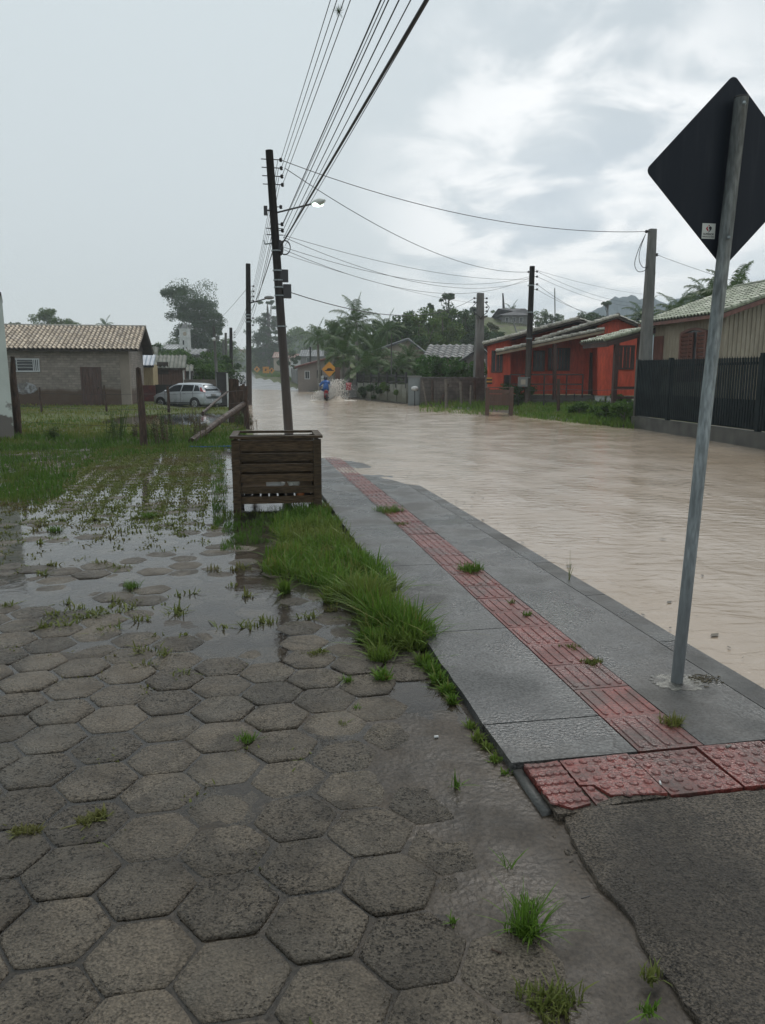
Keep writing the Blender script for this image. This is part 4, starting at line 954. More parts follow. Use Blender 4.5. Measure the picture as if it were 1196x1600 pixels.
# door
a_=HL(131,634);b_=HL(160,634);ztop=HL(131,575).z
mb=MB(); n=-ST.d
for p in (a_,b_): p.z=.0
for i in range(5):
    p=a_.lerp(b_,(i+.5)/5); w_=(b_-a_).length/5-.012; mb.box(Vector((p.x,p.y,.02))+n*.025,w_,.04,ztop-.04,tone=.3)
mb.box(a_.lerp(b_,.5)+n*.05+Vector((0,0,.95)),(b_-a_).length,.03,.10); mb.box(a_.lerp(b_,.5)+n*.05+Vector((0,0,.25)),(b_-a_).length,.03,.10)
door=mb.build('door',m_door,house)
mb=MB(); mb.box(a_+n*.03-Vector((0,0,0)),.09,.10,ztop+.04); mb.box(b_+n*.03,.09,.10,ztop+.04); mb.box(a_.lerp(b_,.5)+n*.032+Vector((0,0,ztop-.04)),(b_-a_).length+.08,.09,.10); mb.build('frame',m_door,door)
mb=MB(); mb.sphere(b_+n*.09+ST.e*-.12+Vector((0,0,1.0)),.035); mb.build('handle',m_iron,door)
mb=MB(); mb.box(a_.lerp(b_,.5)+n*.2,1.15,.35,.03); mb.build('doorstep',m_white,house)
# louvre window
a_=HL(19,580);b_=HL(62,580);up=Vector((0,0,HL(19,561).z-a_.z))
m_winw=mat('window_metal',(.5,.52,.53),(.42,.44,.45),r=(.4,.5),bump=0)
f=wframe(house,a_,b_,up,n,m_winw,m_glass,.07,.07,1,1,proud=.02)
mb=MB(); x=b_-a_
for k in range(3):
    p=a_+x*.22+up*(.3+.25*k)+n*.05; mb.beam(p,p+x*.54,.02,.07,up=Vector((0,0,1))+n*1.2)
for k in (.07,.14,.20,.80,.86,.93): mb.beam(a_+x*k+n*.06+up*.05,a_+x*k+n*.06+up*.95,.05,.02,up=n)
mb.build('louvres',m_winw,f)
# pale worn patch low on the wall is paint
mb=MB(); pl=[]
for k in range(18):
    q=2*math.pi*k/18; pl.append(HL(39+20*math.cos(q)+1.5*math.sin(5*q),607+9*math.sin(q)+1.0*math.cos(7*q))+n*.012)
mb.prism(pl,n*-.008); mb.build('paint_patch',mat('pale_paint',(.30,.31,.32),(.16,.15,.14),sc_=3,edge=(.46,.54),bump=.1,bs=10,fine=.3,fs=8),house)

# wooden sheds, seen past the house corner
m_cor=mat('fibre_cement',(.17,.175,.145),(.085,.09,.07),sc_=2,r=(.6,.8),bump=.2,bs=8,attr=True)
m_cor2=mat('new_metal_roof',(.38,.42,.47),(.28,.31,.36),sc_=2,r=(.3,.5),bump=.05,attr=True)
m_yel=mat('yellow_planks',(.42,.34,.19),(.30,.23,.13),sc_=2,r=(.6,.8),bump=.3,bs=8,stretch=(6,6,.8))
m_brown=mat('brown_planks',(.13,.065,.045),(.07,.045,.035),sc_=3,r=(.6,.8),bump=.4,bs=8,stretch=(7,7,.6))
def corrug(mb,O,U,Sv,pitch=.18,amp=.035,tn=.2):
    O,U,Sv=Vector(O),Vector(U),Vector(Sv); Nn=U.cross(Sv).normalized(); Nn=-Nn if Nn.z<0 else Nn
    n=int(U.length/pitch)*4; mb.grid(lambda i,j:O+U*i+Sv*j+Nn*amp*math.sin(i*n/4*2*math.pi),n,2,tf=lambda i,j:random.random()*.3+(.4 if i%4==1 or i%4==2 else 0))
    mb.grid(lambda i,j:O+U*i+Sv*j+Nn*(amp*math.sin(i*n/4*2*math.pi)-.03),n,2,.5)
def planked(mb,a,b,h,n_,gap=.015,th=.04,tops=None,tn=(.1,.9)):
    a,b=Vector(a),Vector(b); x=(b-a); d=x.normalized(); up=Vector((0,0,1)); nn=d.cross(up)
    for i in range(n_):
        c=a+x*((i+.5)/n_); hh=h*(1+(random.uniform(-.04,.04) if tops is None else tops[i%len(tops)])); w_=x.length/n_-gap
        mb.frustum(c,c+up*hh,d*w_/2,nn*th/2,d*w_/2,nn*th/2,random.uniform(*tn))
def shed(v,px0,px1,py_base,py_eave,rise_,depth,label,mw,mr,n_,ov=.2,post=None):
    a=ST.L(px0,py_base,v); b=ST.L(px1,py_base,v); e=ST.L(px0,py_eave,v).z; a.z=b.z=max(-.3,min(a.z,b.z)); 
    t=thing('wooden_shed',a.lerp(b,.5),label,'shed','wooden sheds beyond the brick house')
    mb=MB(); planked(mb,a,b,e-a.z,n_); planked(mb,b,b+ST.d*depth,e-a.z,8); planked(mb,a,a+ST.d*depth,e-a.z,8); planked(mb,a+ST.d*depth,b+ST.d*depth,e-a.z,6); mb.build('wall',mw,t)
    mb=MB(); corrug(mb,Vector((a.x,a.y,e))-ST.e*ov-ST.d*.35+Vector((0,0,-.05)),(b-a)+ST.e*2*ov,ST.d*(depth*.6)+Vector((0,0,rise_)),.26,.05); mb.build('roof',mr,t)
    mb=MB(); mb.beam(Vector((a.x,a.y,e-.1))-ST.e*ov-ST.d*.3,Vector((b.x,b.y,e-.1))+ST.e*ov-ST.d*.3,.05,.14); mb.build('fascia',m_iron if mr is m_cor2 else m_shadewood,t)
    return t,a,b,e
t1,_,_,_=shed(52.5,219,240,604,570,.75,3.0,'yellow plank shed with a bluish corrugated roof beside the brick house',m_yel,m_cor2,7,.12)
t2,a2,b2,e2=shed(56.5,247,286,603,574,.95,4.0,'brown plank shed with weathered corrugated roof above the silver car',m_brown,m_cor,10,.25)
mb=MB(); mb.beam(b2+ST.e*.1-ST.d*.1,Vector((b2.x,b2.y,e2))+ST.e*.1-ST.d*.1,.10,.10); mb.build('corner_post',m_white,t2)
mb=MB(); a=b2-ST.e*1.3-ST.d*.03; mb.box(a+Vector((0,0,.8)),.75,.05,.85); mb.build('shutter',m_shadewood,t2)
t3,a3,b3,e3=shed(58.5,229,246,604,566,1.2,3,'narrow lean-to of pale planks between the yellow and brown sheds',m_yel,m_cor,5,.1)
t4,a4,b4,e4=shed(60,287,301,600,579,.5,2.5,'low grey lean-to at the right end of the brown shed',m_conc,m_cor,5,.1)
mb=MB(); p=ST.L(297,597,57.2); mb.beam(p,ST.L(297,572,57.2),.10,.10); o_=mb.build('white_post',m_white); tag(o_,'thin white post standing before the grey lean-to','post')
# garden walls behind the car
m_redb=mat('red_brick',(.20,.035,.03),(.10,.03,.025),sc_=3,r=(.6,.8),bump=.2,bs=10,fn=bricks(.2,.08,.01,.5))
m_dark=mat('dark_block',(.035,.033,.03),(.02,.02,.02),sc_=1.5,r=(.6,.8),bump=.2,bs=8)
def lwall(name,v,px0,px1,ptop,pbase,m,label,cat,th=.18,dz=-.3):
    a=ST.L(px0,pbase,v); b=ST.L(px1,pbase,v); z=ST.L(px0,ptop,v).z; mb=MB(); c=a.lerp(b,.5); c.z=min(a.z,b.z)+dz*0; z0=min(c.z,-.22)
    mb.box(Vector((c.x,c.y,z0)),(b-a).length,th,z-z0); o=mb.build(name,m,origin=Vector((c.x,c.y,z0))); return tag(o,label,cat)
lwall('brick_wall',50.5,219,244,602,630,m_redb,'low red brick garden wall between brick house and silver car','wall')
lwall('dark_wall',51.5,244,300,601,630,m_dark,'low dark wall running behind the silver car','wall')
lwall('dark_wall',52.0,301,340,604,630,m_dark,'low dark wall behind the tail of the silver car','wall')
m_board=mat('grey_board',(.16,.135,.11),(.10,.085,.07),sc_=2,r=(.6,.8),bump=.3,bs=8,stretch=(.8,.8,5))
lwall('plank_rail',51.4,288,338,593,600,m_board,'pale horizontal board topping the wall behind the car tail','board',.06)
a=ST.L(349,632,47.5); mb=MB(); mb.box(Vector((a.x,a.y,-.3)),.62,.5,ST.L(349,583,47.5).z+.3); mb.box(Vector((a.x,a.y,ST.L(349,583,47.5).z)),.72,.6,.06)
tag(mb.build('gate_pillar',m_dark,origin=Vector((a.x,a.y,-.3))),'dark square gate pillar at the kerb right of the silver car','pillar')
p=ST.L(357,632,46.6); mb=MB(); mb.tube([Vector((p.x,p.y,-.3)),ST.L(355,583,46.6)],.055,8); tag(mb.build('white_post',m_white),'thin white post right beside the dark gate pillar','post')

# ---------------------------------------------------------------- left: fence posts, props, plank gate
posts=thing; 
PS=[((28,684),(20,557),.21,.12,'stout brown post leaning beside the whitewashed wall'),((66,646),(62,605),.10,.08,'thin grey post standing alone in the lot left of the house door'),
    ((167,645),(163,602),.10,.08,'thin post in front of the brick house right of its door'),((225,696),(216,575),.17,.13,'tall dark split post in the middle of the fence line'),
    ((264,645),(262,603),.13,.12,'thin post standing before the front wheel of the silver car'),((386,672),(384,603),.17,.16,'thick reddish corner post where the lot meets the flooded road')]
for (bx,by),(tx,ty),w0,w1,lab in PS:
    b=at(bx,by,.02); tp=atY(tx,ty,b.y); mb=MB(); pts=[b-Vector((0,0,.3)),b.lerp(tp,.35)+Vector((random.gauss(0,.012),0,0)),b.lerp(tp,.7)+Vector((random.gauss(0,.012),0,0)),tp]
    mb.tube(pts,[w0*.5,w0*.5,(w0+w1)*.25,w1*.42],9)
    if by==696: mb.tube([b.lerp(tp,.72),tp+Vector((.0,0,.02))],[.065,.03],6)
    o=mb.build('fence_post',m_post,origin=b); tag(o,lab,'post','fence posts on the left lot')
for a,b,r_,lab in [((300,690),(386,628),.085,'long slanting brown prop pole leaning on the corner post'),((317,645),(356,612),.06,'thinner slanting prop pole leaning towards the gate pillar')]:
    A_=at(*a,0.05); Bq=at(386,672,0) if a[0]==300 else at(357,634,0); Bz=atY(b[0],b[1],Bq.y-.05)
    mb=MB(); mb.tube([A_,A_.lerp(Bz,.5)+Vector((0,0,.02)),Bz],[r_*1.05,r_,r_*.9],9); tag(mb.build('prop_pole',m_post,origin=A_),lab,'pole')
g=thing('plank_gate',at(372,660,0),'rough brown upright planks standing left of the thick corner post','gate')
for i,(px,w_,pt,pb,dv) in enumerate([(361,.16,592,663,1.0),(366,.17,592,664,.9),(370.5,.14,593,666,.8),(374,.12,603,668,.65),(378,.13,602,668,.45),(381.5,.10,600,668,.3),(370,.07,620,666,.6)]):
    b=at(px,pb,0); tp=atY(px+random.uniform(-1,1),pt,b.y); mb=MB(); mb.beam(b-Vector((0,0,.2)),tp,w_,.05,up=(0,1,0),k=.9); mb.build('plank',m_board if i==6 else m_post,g)
for i,(pa,pb) in enumerate([((0,0),(1,1))]):
    pass
# slack fence wires
def wire(name,pts,r,label,cat='wire',group=None,n=5,m=None):
    mb=MB(); mb.tube(pts,r,n,cap=False); o=mb.build(name,m or m_cable,origin=pts[0],smooth=True); return tag(o,label,cat,group)
def sagp(a,b,s,k=14):
    a,b=Vector(a),Vector(b); return [a.lerp(b,i/k)-Vector((0,0,s*4*(i/k)*(1-i/k))) for i in range(k+1)]
pl=at(28,684,0); pm=at(225,696,0); pr=at(386,672,0)
for i,z in enumerate((.45,.85,1.2)):
    wire('fence_wire',sagp(pl+Vector((0,-.05,z)),pm+Vector((0,-.07,z)),.03),.004,'thin sagging fence wire from the whitewashed wall post to the split post','wire','fence wires on the left span')
    wire('fence_wire',sagp(pm+Vector((0,-.07,z)),pr+Vector((0,-.08,z)),.04),.004,'thin sagging fence wire from the split post to the corner post','wire','fence wires on the right span')
wire('blue_hose',[at(296,697.5,.03),at(318,698,.04),at(340,697.5,.03),at(362,697,.03)],.012,'thin blue hose lying on the grass edge behind the planter','hose',m=mat('blue_plastic',(.03,.14,.35),r=(.4,.4),bump=0))
# tall weeds along the fence
m_stem=leafmat('weed_stems',(.05,.09,.025),(.09,.12,.04)); m_dry=leafmat('dry_stems',(.09,.075,.045),(.13,.11,.07))
def weed(px,py,h,label,n=9,m=None,spread=.25):
    b=at(px,py,0); b.z=Gz(*ST.uv(b)); pts=[];hh=[]; vs_=[];fs=[];o=0
    for i in range(n):
        x,y=random.gauss(0,spread*.4),random.gauss(0,spread*.4); H=h*random.uniform(.5,1); lx,ly=random.gauss(0,.13)*H,random.gauss(0,.1)*H
        w_=.006+.004*H
        q=[(x-w_,y,0),(x+w_,y,0),(x+lx*.5+w_,y+ly*.5,H*.55),(x+lx*.5-w_,y+ly*.5,H*.55),(x+lx,y+ly,H)]
        k=len(vs_); vs_+=q; fs+=[(k,k+1,k+2,k+3),(k+3,k+2,k+4,k+4)]
        for j in range(16):
            t=random.uniform(.15,1); cx_,cy_,cz=x+lx*t,y+ly*t,H*t; a=random.uniform(0,6.28); L=random.uniform(.04,.11)*(1.2-t*.6)
            k=len(vs_); vs_+=[(cx_,cy_,cz),(cx_+L*.5*math.cos(a)-.012*math.sin(a),cy_+L*.5*math.sin(a)+.012*math.cos(a),cz+L*.45),(cx_+L*math.cos(a),cy_+L*math.sin(a),cz+L*.5),(cx_+L*.5*math.cos(a)+.012*math.sin(a),cy_+L*.5*math.sin(a)-.012*math.cos(a),cz+L*.3)]; fs.append((k,k+1,k+2,k+3))
    qs=np.array([f for f in fs if f[2]!=f[3]]); ts=np.array([f[:3] for f in fs if f[2]==f[3]])
    return tag(np_mesh('tall_weed',vs_,[qs,ts],m or m_stem,loc=b),label,'weed','tall weeds along the fence')
for px,py,h,lab,n,dry in [(186,692,.95,'tall leafy weed clump left of the split post',12,0),(176,690,.7,'shorter weed clump at the outer left of the fence weeds',8,0),(213,690,.45,'dry twiggy weed touching the split post on its left',8,1),(240,692,.6,'leafy weed just right of the split post',9,0),(255,694,.75,'bushy dry weed second right of the split post',12,1),(262,692,.85,'thin tall weed third right of the split post',8,0),(305,690,.95,'sparse dry stalks rising by the foot of the long prop pole',9,1),(318,688,.7,'short dry stalks under the long prop pole',7,1),(232,690,.5,'low weed leaning on the split post',6,0),(396,672,.6,'wispy weeds beside the thick corner post at the water',8,1),(378,670,.45,'dense green weed clump at the foot of the plank gate',16,0),(85,692,.35,'low bush-like weed in the grass near the left wall',16,0),(300,664,.8,'sparse stalks standing in the lot pond',5,1)]:
    weed(px,py,h,lab,n,m_dry if dry else m_stem,.22)

# ---------------------------------------------------------------- silver hatchback
def car(name,loc,rot,label,paint,group=None,simple=False):
    t=thing(name,(0,0,0),label,'car',group)
    st=[(-1.95,.30,.62,.70,.74,.62,.70),(-1.93,.26,.72,.80,.88,.70,.80),(-1.88,.22,.80,.84,1.00,.72,1.02),(-1.72,.22,.83,.85,1.00,.66,1.26),(-1.50,.22,.84,.85,.99,.60,1.41),(-1.1,.22,.84,.85,.98,.59,1.46),(-.4,.22,.84,.84,.96,.58,1.48),(.25,.22,.84,.84,.94,.57,1.45),(.60,.22,.84,.83,.93,.58,1.33),(.95,.22,.84,.82,.92,.60,1.12),(1.2,.22,.84,.81,.91,.62,.96),(1.6,.22,.82,.78,.80,.5,.85),(1.85,.26,.72,.70,.66,.45,.72),(1.95,.32,.60,.55,.50,.40,.58)]
    V=[];F=[]
    K=13
    for x,zb_,hw,hb,zb2,hr,zt_ in st:
        half=[(hw*.9,zb_),(hw,zb_+.12),(hw*1.01,(zb_+zb2)*.5),(hb,zb2),(hr+.0,zt_-.05 if zt_-zb2>.15 else zt_-.01),(hr*.6,zt_)]
        ring=[(-a,b) for a,b in half]+[(0,zt_+.005)]+half[::-1]
        V+=[(x,y,z) for y,z in ring]
    for i in range(len(st)-1):
        for k in range(K-1): a=i*K+k; F.append([a,a+K,a+K+1,a+1])
        F.append([i*K,i*K+K-1,(i+1)*K+K-1,(i+1)*K])
    F+= [list(range(K))[::-1],[ (len(st)-1)*K+k for k in range(K)]]
    mb=MB(); mb.add(V,F); mb.build('body',paint,t,origin=(0,0,0),smooth=True)
    xs=[s[0] for s in st]
    def side(x,k,s,off=.008):
        f=lambda j: interp(x,xs,[q[j] for q in st]); zb2,hb,zt_,hr=f(4),f(3),f(6),f(5); zt2=zt_-.05
        return Vector((x,s*((hb+(hr-hb)*k)+off),zb2+(zt2-zb2)*k))
    for s in (1,-1):
        for (x0a,x0b,x1a,x1b,nm) in ((-1.62,-1.38,-1.18,-1.14,'quarter'),(-1.10,-1.08,-.28,-.30,'rear'),(-.20,-.22,.98,.45,'front')):
            g_=MB(); 
            for i in range(4):
                a,b=i/4,(i+1)/4
                q=[side(x0a+(x1a-x0a)*a,.06,s),side(x0a+(x1a-x0a)*b,.06,s),side(x0b+(x1b-x0b)*b,.86,s),side(x0b+(x1b-x0b)*a,.86,s)]
                g_.add(q,[(0,1,2,3)])
            g_.build('window',m_glass,t,origin=(0,0,0))
        if not simple:
            g_=MB()
            for x in (-.62,.05): g_.beam(side(x,-.25,s,.012),side(x+.17,-.25,s,.012),.02,.03)
            g_.build('door_handle',m_iron,t,origin=(0,0,0))
            g_=MB()
            for x in (-1.12,-.24,.92): g_.beam(side(x,-.02,s,.004)+Vector((0,0,-.0)),Vector((x+(.0 if x<.5 else .02),s*.853,.34)),.012,.012)
            g_.beam(Vector((-1.1,s*.853,.34)),Vector((.92,s*.853,.34)),.012,.03); g_.build('door_seam',m_iron,t,origin=(0,0,0))
            g_=MB(); g_.sphere((.80,s*.93,1.0),(.07,.09,.06)); g_.build('mirror',paint,t,origin=(0,0,0),smooth=True)
        g_=MB(); g_.sphere((1.72,s*.60,.66),(.22,.17,.08)); g_.build('headlight',mat('lamp_glass',(.5,.5,.5),r=(.1,.1),bump=0) if not 'lamp_glass' in bpy.data.materials else bpy.data.materials['lamp_glass'],t,origin=(0,0,0),smooth=True)
        g_=MB(); pl=[side(-1.90,-.08,s,.004),side(-1.66,-.02,s,.012),side(-1.52,.62,s,.014),side(-1.60,.80,s,.010),side(-1.76,.4,s,.004)]
        g_.prism([p-Vector((0,0,0)) for p in pl],(-.02,s*.012,0)); g_.add([pl[0]+Vector((-.03,0,0)),pl[4]+Vector((-.035,0,0)),pl[3]+Vector((-.02,0,.0)),pl[3]+Vector((-.05,-s*.1,0)),pl[0]+Vector((-.05,-s*.12,0))],[(0,1,2,3,4)])
        g_.build('taillight',m_tail,t,origin=(0,0,0))
        for x in (-1.22,1.25):
            g_=MB(); g_.tube([(x,s*.55,.31),(x,s*.862,.31)],.36,20); g_.build('wheel_arch',m_iron,t,origin=(0,0,0))
            g_=MB(); g_.tube([(x,s*.64,.29),(x,s*.872,.29)],.29,20); wh=g_.build('wheel',m_tyre,t,origin=(0,0,0))
            g_=MB(); g_.tube([(x,s*.872,.29),(x,s*.884,.29)],[.195,.18],16); 
            g_.build('rim',m_rim,wh,origin=(0,0,0))
            g_=MB()
            for k in range(5):
                a=2*math.pi*k/5+.3; g_.beam((x+.05*math.cos(a),s*.887,.29+.05*math.sin(a)),(x+.17*math.cos(a),s*.887,.29+.17*math.sin(a)),.01,.05,up=(-math.sin(a),0,math.cos(a)))
            g_.build('spoke',m_iron if k<0 else m_rimd,wh,origin=(0,0,0))
    g_=MB(); g_.add([(-1.895,-.62,1.03),(-1.895,.62,1.03),(-1.60,.52,1.36),(-1.60,-.52,1.36)],[(0,1,2,3)]); g_.build('rear_window',m_glass,t,origin=(0,0,0))
    g_=MB(); g_.add([(1.17,-.60,.975),(1.17,.60,.975),(.50,.52,1.385),(.50,-.52,1.385)],[(3,2,1,0)]); g_.build('windscreen',m_glass,t,origin=(0,0,0))
    g_=MB(); g_.box(Vector((-1.93,0,.30)),.12,1.5,.26,W0); g_.build('bumper',paint,t,origin=(0,0,0))
    g_=MB(); g_.box(Vector((-1.96,0,.72)),.03,.42,.12,W0); g_.build('number_plate',m_rim,t,origin=(0,0,0))
    if not simple:
        g_=MB(); g_.box(Vector((1.2,0,.17)),1.4,1.5,.06,W0); g_.box(Vector((-.2,0,.16)),3.2,1.3,.08,W0); g_.build('underbody',m_iron,t,origin=(0,0,0))
    t.location=loc; t.rotation_euler=(0,0,rot); return t
m_silver=mat('silver_paint',(.50,.53,.56),(.48,.51,.54),r=(.2,.28),bump=0,metal=.2); m_tail=mat('tail_red',(.35,.01,.02),r=(.15,.15),bump=0)
m_tyre=mat('tyre',(.02,.02,.02),r=(.7,.7),bump=0); m_rim=mat('rim',(.45,.46,.47),r=(.3,.3),metal=.3,bump=0); m_rimd=mat('rim_gap',(.10,.10,.10),r=(.5,.5),bump=0)
cl=at(290,636.5,-.2); cl=Vector((cl.x,46.3,-.235)); cl.x=ray(291,600).x*46.3/ray(291,600).y
car('parked_car',cl,R(180-24),'silver grey hatchback parked behind the flooded lot with dark windows',m_silver)
m_whitecar=mat('white_car_paint',(.6,.6,.6),r=(.3,.3),bump=0)
p=gp(373,128,0); car('parked_car',p,R(-92),'small white car far down the wet road behind the plank gate',m_whitecar,simple=True)

# ---------------------------------------------------------------- far buildings
def simple_house(name,fr,v,px0,px1,pyb,pye,pyr,depth,label,mw,mr,ridge='e',wins=(),ov=.35,group=None,ridge_px=None,tile=True,hip=False,zdrop=1.5):
    a=fr.L(px0,pyb,v); b=fr.L(px1,pyb,v); ez=fr.L((px0+px1)/2,pye,v).z; u0,_=fr.uv(a); u1,_=fr.uv(b); z0=min(a.z,b.z)-zdrop
    t=thing(name,fr.P((u0+u1)/2,v,max(z0+zdrop,0)),label,'house',group); mb=MB(); w_=u1-u0; m_=v+depth/2
    r_=MB()
    if ridge=='e':
        rz=fr.L((px0+px1)/2,pyr,m_).z
        mb.prism([fr.P(u0,v,z0),fr.P(u0,v+depth,z0),fr.P(u0,v+depth,ez),fr.P(u0,m_,rz-.05),fr.P(u0,v,ez)],fr.e*w_)
        if hip:
            q=depth/2+ov
            c=[fr.P(u0-ov,v-ov,ez),fr.P(u1+ov,v-ov,ez),fr.P(u1+ov,v+depth+ov,ez),fr.P(u0-ov,v+depth+ov,ez)]; r1,r2=fr.P(u0+q*.8,m_,rz),fr.P(u1-q*.8,m_,rz)
            r_.add(c+[r1,r2],[(0,1,5,4),(1,2,5),(2,3,4,5),(3,0,4),(3,2,1,0)],.5); mb=MB(); mb.prism([fr.P(u0,v,z0),fr.P(u0,v+depth,z0),fr.P(u0,v+depth,ez),fr.P(u0,v,ez)],fr.e*w_)
        else:
            dz=rz-ez; k=(depth/2+ov)/(depth/2)
            for s_,vv_ in ((1,v-ov),(-1,v+depth+ov)):
                O=fr.P(u0-ov,vv_,rz-dz*k); Sv=Vector((0,0,dz*k))+fr.d*s_*(depth/2+ov)
                if tile: tile_roof(r_,O,fr.e*(w_+2*ov),Sv,.5,.8,.07)
                else: corrug(r_,O,fr.e*(w_+2*ov),Sv,.5,.06)
                r_.prism([O-Vector((0,0,.05)),O+fr.e*(w_+2*ov)-Vector((0,0,.05)),O+fr.e*(w_+2*ov)+Sv-Vector((0,0,.05)),O+Sv-Vector((0,0,.05))],(0,0,-.06),.9)
    else:
        rpx=ridge_px if ridge_px else (px0+px1)/2; rp=fr.L(rpx,pyr,v); ur,_=fr.uv(rp); rz=rp.z
        mb.prism([fr.P(u0,v,z0),fr.P(u1,v,z0),fr.P(u1,v,ez),fr.P(ur,v,rz-.05),fr.P(u0,v,ez)],fr.d*depth)
        for s_,ue in ((1,u0),(-1,u1)):
            run=(ur-ue); k=1+ov/abs(run); O=fr.P(ur-run*k,v-ov,rz-(rz-ez)*k); Sv=fr.P(ur,v-ov,rz)-O
            if tile: tile_roof(r_,O,fr.d*(depth+2*ov),Sv,.5,.8,.07)
            else: corrug(r_,O,fr.d*(depth+2*ov),Sv,.5,.06)
            r_.prism([O-Vector((0,0,.05)),O+Sv-Vector((0,0,.05)),O+Sv+fr.d*(depth+2*ov)-Vector((0,0,.05)),O+fr.d*(depth+2*ov)-Vector((0,0,.05))],(0,0,-.10),.9)
    mb.build('wall',mw,t); r_.build('roof',mr,t)
    for (x0,x1,y0,y1,mf) in wins:
        a_=fr.L(x0,y1,v);b_=fr.L(x1,y1,v); up=Vector((0,0,fr.L(x0,y0,v).z-a_.z)); wframe(t,a_,b_,up,-fr.d,mf,m_glass,.08,.06,2,1)
    return t
m_cream=mat('cream_wall',(.42,.36,.29),(.34,.29,.23),sc_=.6,r=(.7,.8),bump=.1); m_pinkw=mat('pinkish_wall',(.27,.23,.20),(.20,.175,.155),sc_=.6,r=(.7,.8),bump=.1)
m_greyw=mat('grey_wall',(.22,.22,.21),(.15,.15,.145),sc_=.7,r=(.7,.8),bump=.1); m_roofred=lichen_shade('roof_red',(.23,.085,.06),(.12,.05,.04)); m_roofgrey=lichen_shade('roof_grey',(.20,.21,.22),(.13,.135,.14))
Gh='houses at the end of the road'
simple_house('house',W0,335,366,402,574,560,546,9,'hazy house with a red tiled roof where the road ends',m_cream,m_roofred,wins=[(380,385,562,568,m_white)],group=Gh)
simple_house('house',W0,318,362,396,580,571,566,8,'low grey house with a flat pale roof where the road ends',m_greyw,m_roofgrey,wins=[(375,380,573,578,m_white)],group=Gh,tile=False)
simple_house('house',W0,190,455,478,573,559,553,8,'small hazy house with a white gable right of the leaning pole',m_white,m_roofred,wins=[(460,464,562,568,m_shadewood)],group=Gh)
simple_house('house',W0,170,470,508,572,556,547,9,'hazy grey house with a long pale roof right of the leaning pole',m_greyw,m_roofgrey,wins=[(480,486,559,566,m_white)],group=Gh)
simple_house('house',W0,210,428,452,570,558,550,8,'faint house with a brownish roof beside the pine tree',m_cream,m_roofred,wins=[(436,440,560,565,m_white)],group=Gh,tile=False)
simple_house('house',W0,130,255,284,556,545,538,8,'pale house with a long white wall below the church tower',m_white,m_roofgrey,wins=[(262,268,547,553,m_shadewood)],tile=False)
simple_house('house',W0,85,285,312,570,553,545,6,'dark grey house with slatted window between the sheds and the eucalyptus',m_greyw,m_roofgrey,wins=[(296,303,556,562,m_white)],tile=False)
simple_house('house',Frame(-6),84,466,545,598,572,556,9,'roadside house with a long reddish gable roof behind the picket fence',m_pinkw,m_roofred,'d',wins=[(477,484,580,592,m_white),(496,503,579,590,m_shadewood)],ridge_px=525,tile=False)
simple_house('house',Frame(4),64,562,672,600,556,529,10,'cream house with a pale edged gable behind the palms',m_cream,m_roofgrey,'d',wins=[(580,592,575,592,m_white),(606,618,575,592,m_white)],ridge_px=638,tile=False)
simple_house('house',Frame(9),56,668,728,600,557,539,9,'house with a grey tiled roof behind the leafy bush',m_pinkw,m_tile_dark,'e',wins=[(690,700,570,585,m_white)])
simple_house('house',Frame(9),52,728,768,612,558,543,6,'small grey gabled house beside the concrete pole and the red house',m_greyw,m_tile_dark,'d',wins=[(746,757,562,598,m_white)],ridge_px=752)
hh_=simple_house('house',W0,142,786,826,506,493,482,10,'hilltop house with a dark hipped roof and pale porch columns',m_greyw,mat('slate',(.05,.055,.065),(.035,.04,.045),sc_=1,r=(.6,.7),spec=.15),'e',wins=[(790,795,496,504,m_white),(800,806,496,504,m_white),(812,817,496,504,m_white)],hip=True,ov=1.0,zdrop=4)
mb=MB()
for px in range(784,832,3):
    p=W0.L(px,507,139.5); mb.beam(p-Vector((0,0,1.0)),W0.L(px,503.5,139.5),.07,.07)
mb.beam(W0.L(783,502.3,139.5),W0.L(831,502.3,139.5),.08,.09); mb.build('railing',m_greyw,origin=W0.L(800,507,139.5)).update_tag(); o=bpy.data.objects['railing']; tag(o,'pale railing along the terrace of the hilltop house','railing')
# church tower with its pinnacles
fr=Frame(10); t=thing('church_tower',W0.L(291,560,112),'hazy white church tower with pinnacles in front of the eucalyptus','tower')
b=W0.L(291,560,112); zt_=W0.L(291,515,112).z; b.z-=2
mb=MB(); mb.box(b,1.157,1.157,zt_-b.z,fr); mb.box(Vector((b.x,b.y,zt_)),1.269,1.269,0.112,fr); mb.box(Vector((b.x,b.y,W0.L(291,527,112).z)),1.269,1.269,0.093,fr); mb.build('wall',m_white,t)
mb=MB(); c=Vector((b.x,b.y,zt_+0.112)); mb.frustum(c,c+Vector((0,0,0.709)),fr.e*0.560,fr.d*0.560,fr.e*0.037,fr.d*0.037)
for sx_ in (-1,1):
    for sy in (-1,1):
        q=c+fr.e*sx_*0.541+fr.d*sy*0.541; mb.frustum(q,q+Vector((0,0,0.971)),fr.e*0.112,fr.d*0.112,fr.e*0.015,fr.d*0.015)
mb.build('roof',m_greyw,t)
mb=MB(); q=W0.L(291,522,112); mb.tube([Vector((q.x,b.y-0.653,q.z)),Vector((q.x,b.y-0.560,q.z))],0.280,14); mb.build('clock',m_cream,t)
for k,z in enumerate((535,546)):
    q=W0.L(291,z,112)
    for s_ in (-0.224,0.224):
        mb=MB(); mb.box(Vector((q.x+s_,b.y-0.597,q.z-0.336)),0.187,0.093,0.597,fr); mb.build('window',m_iron,t)

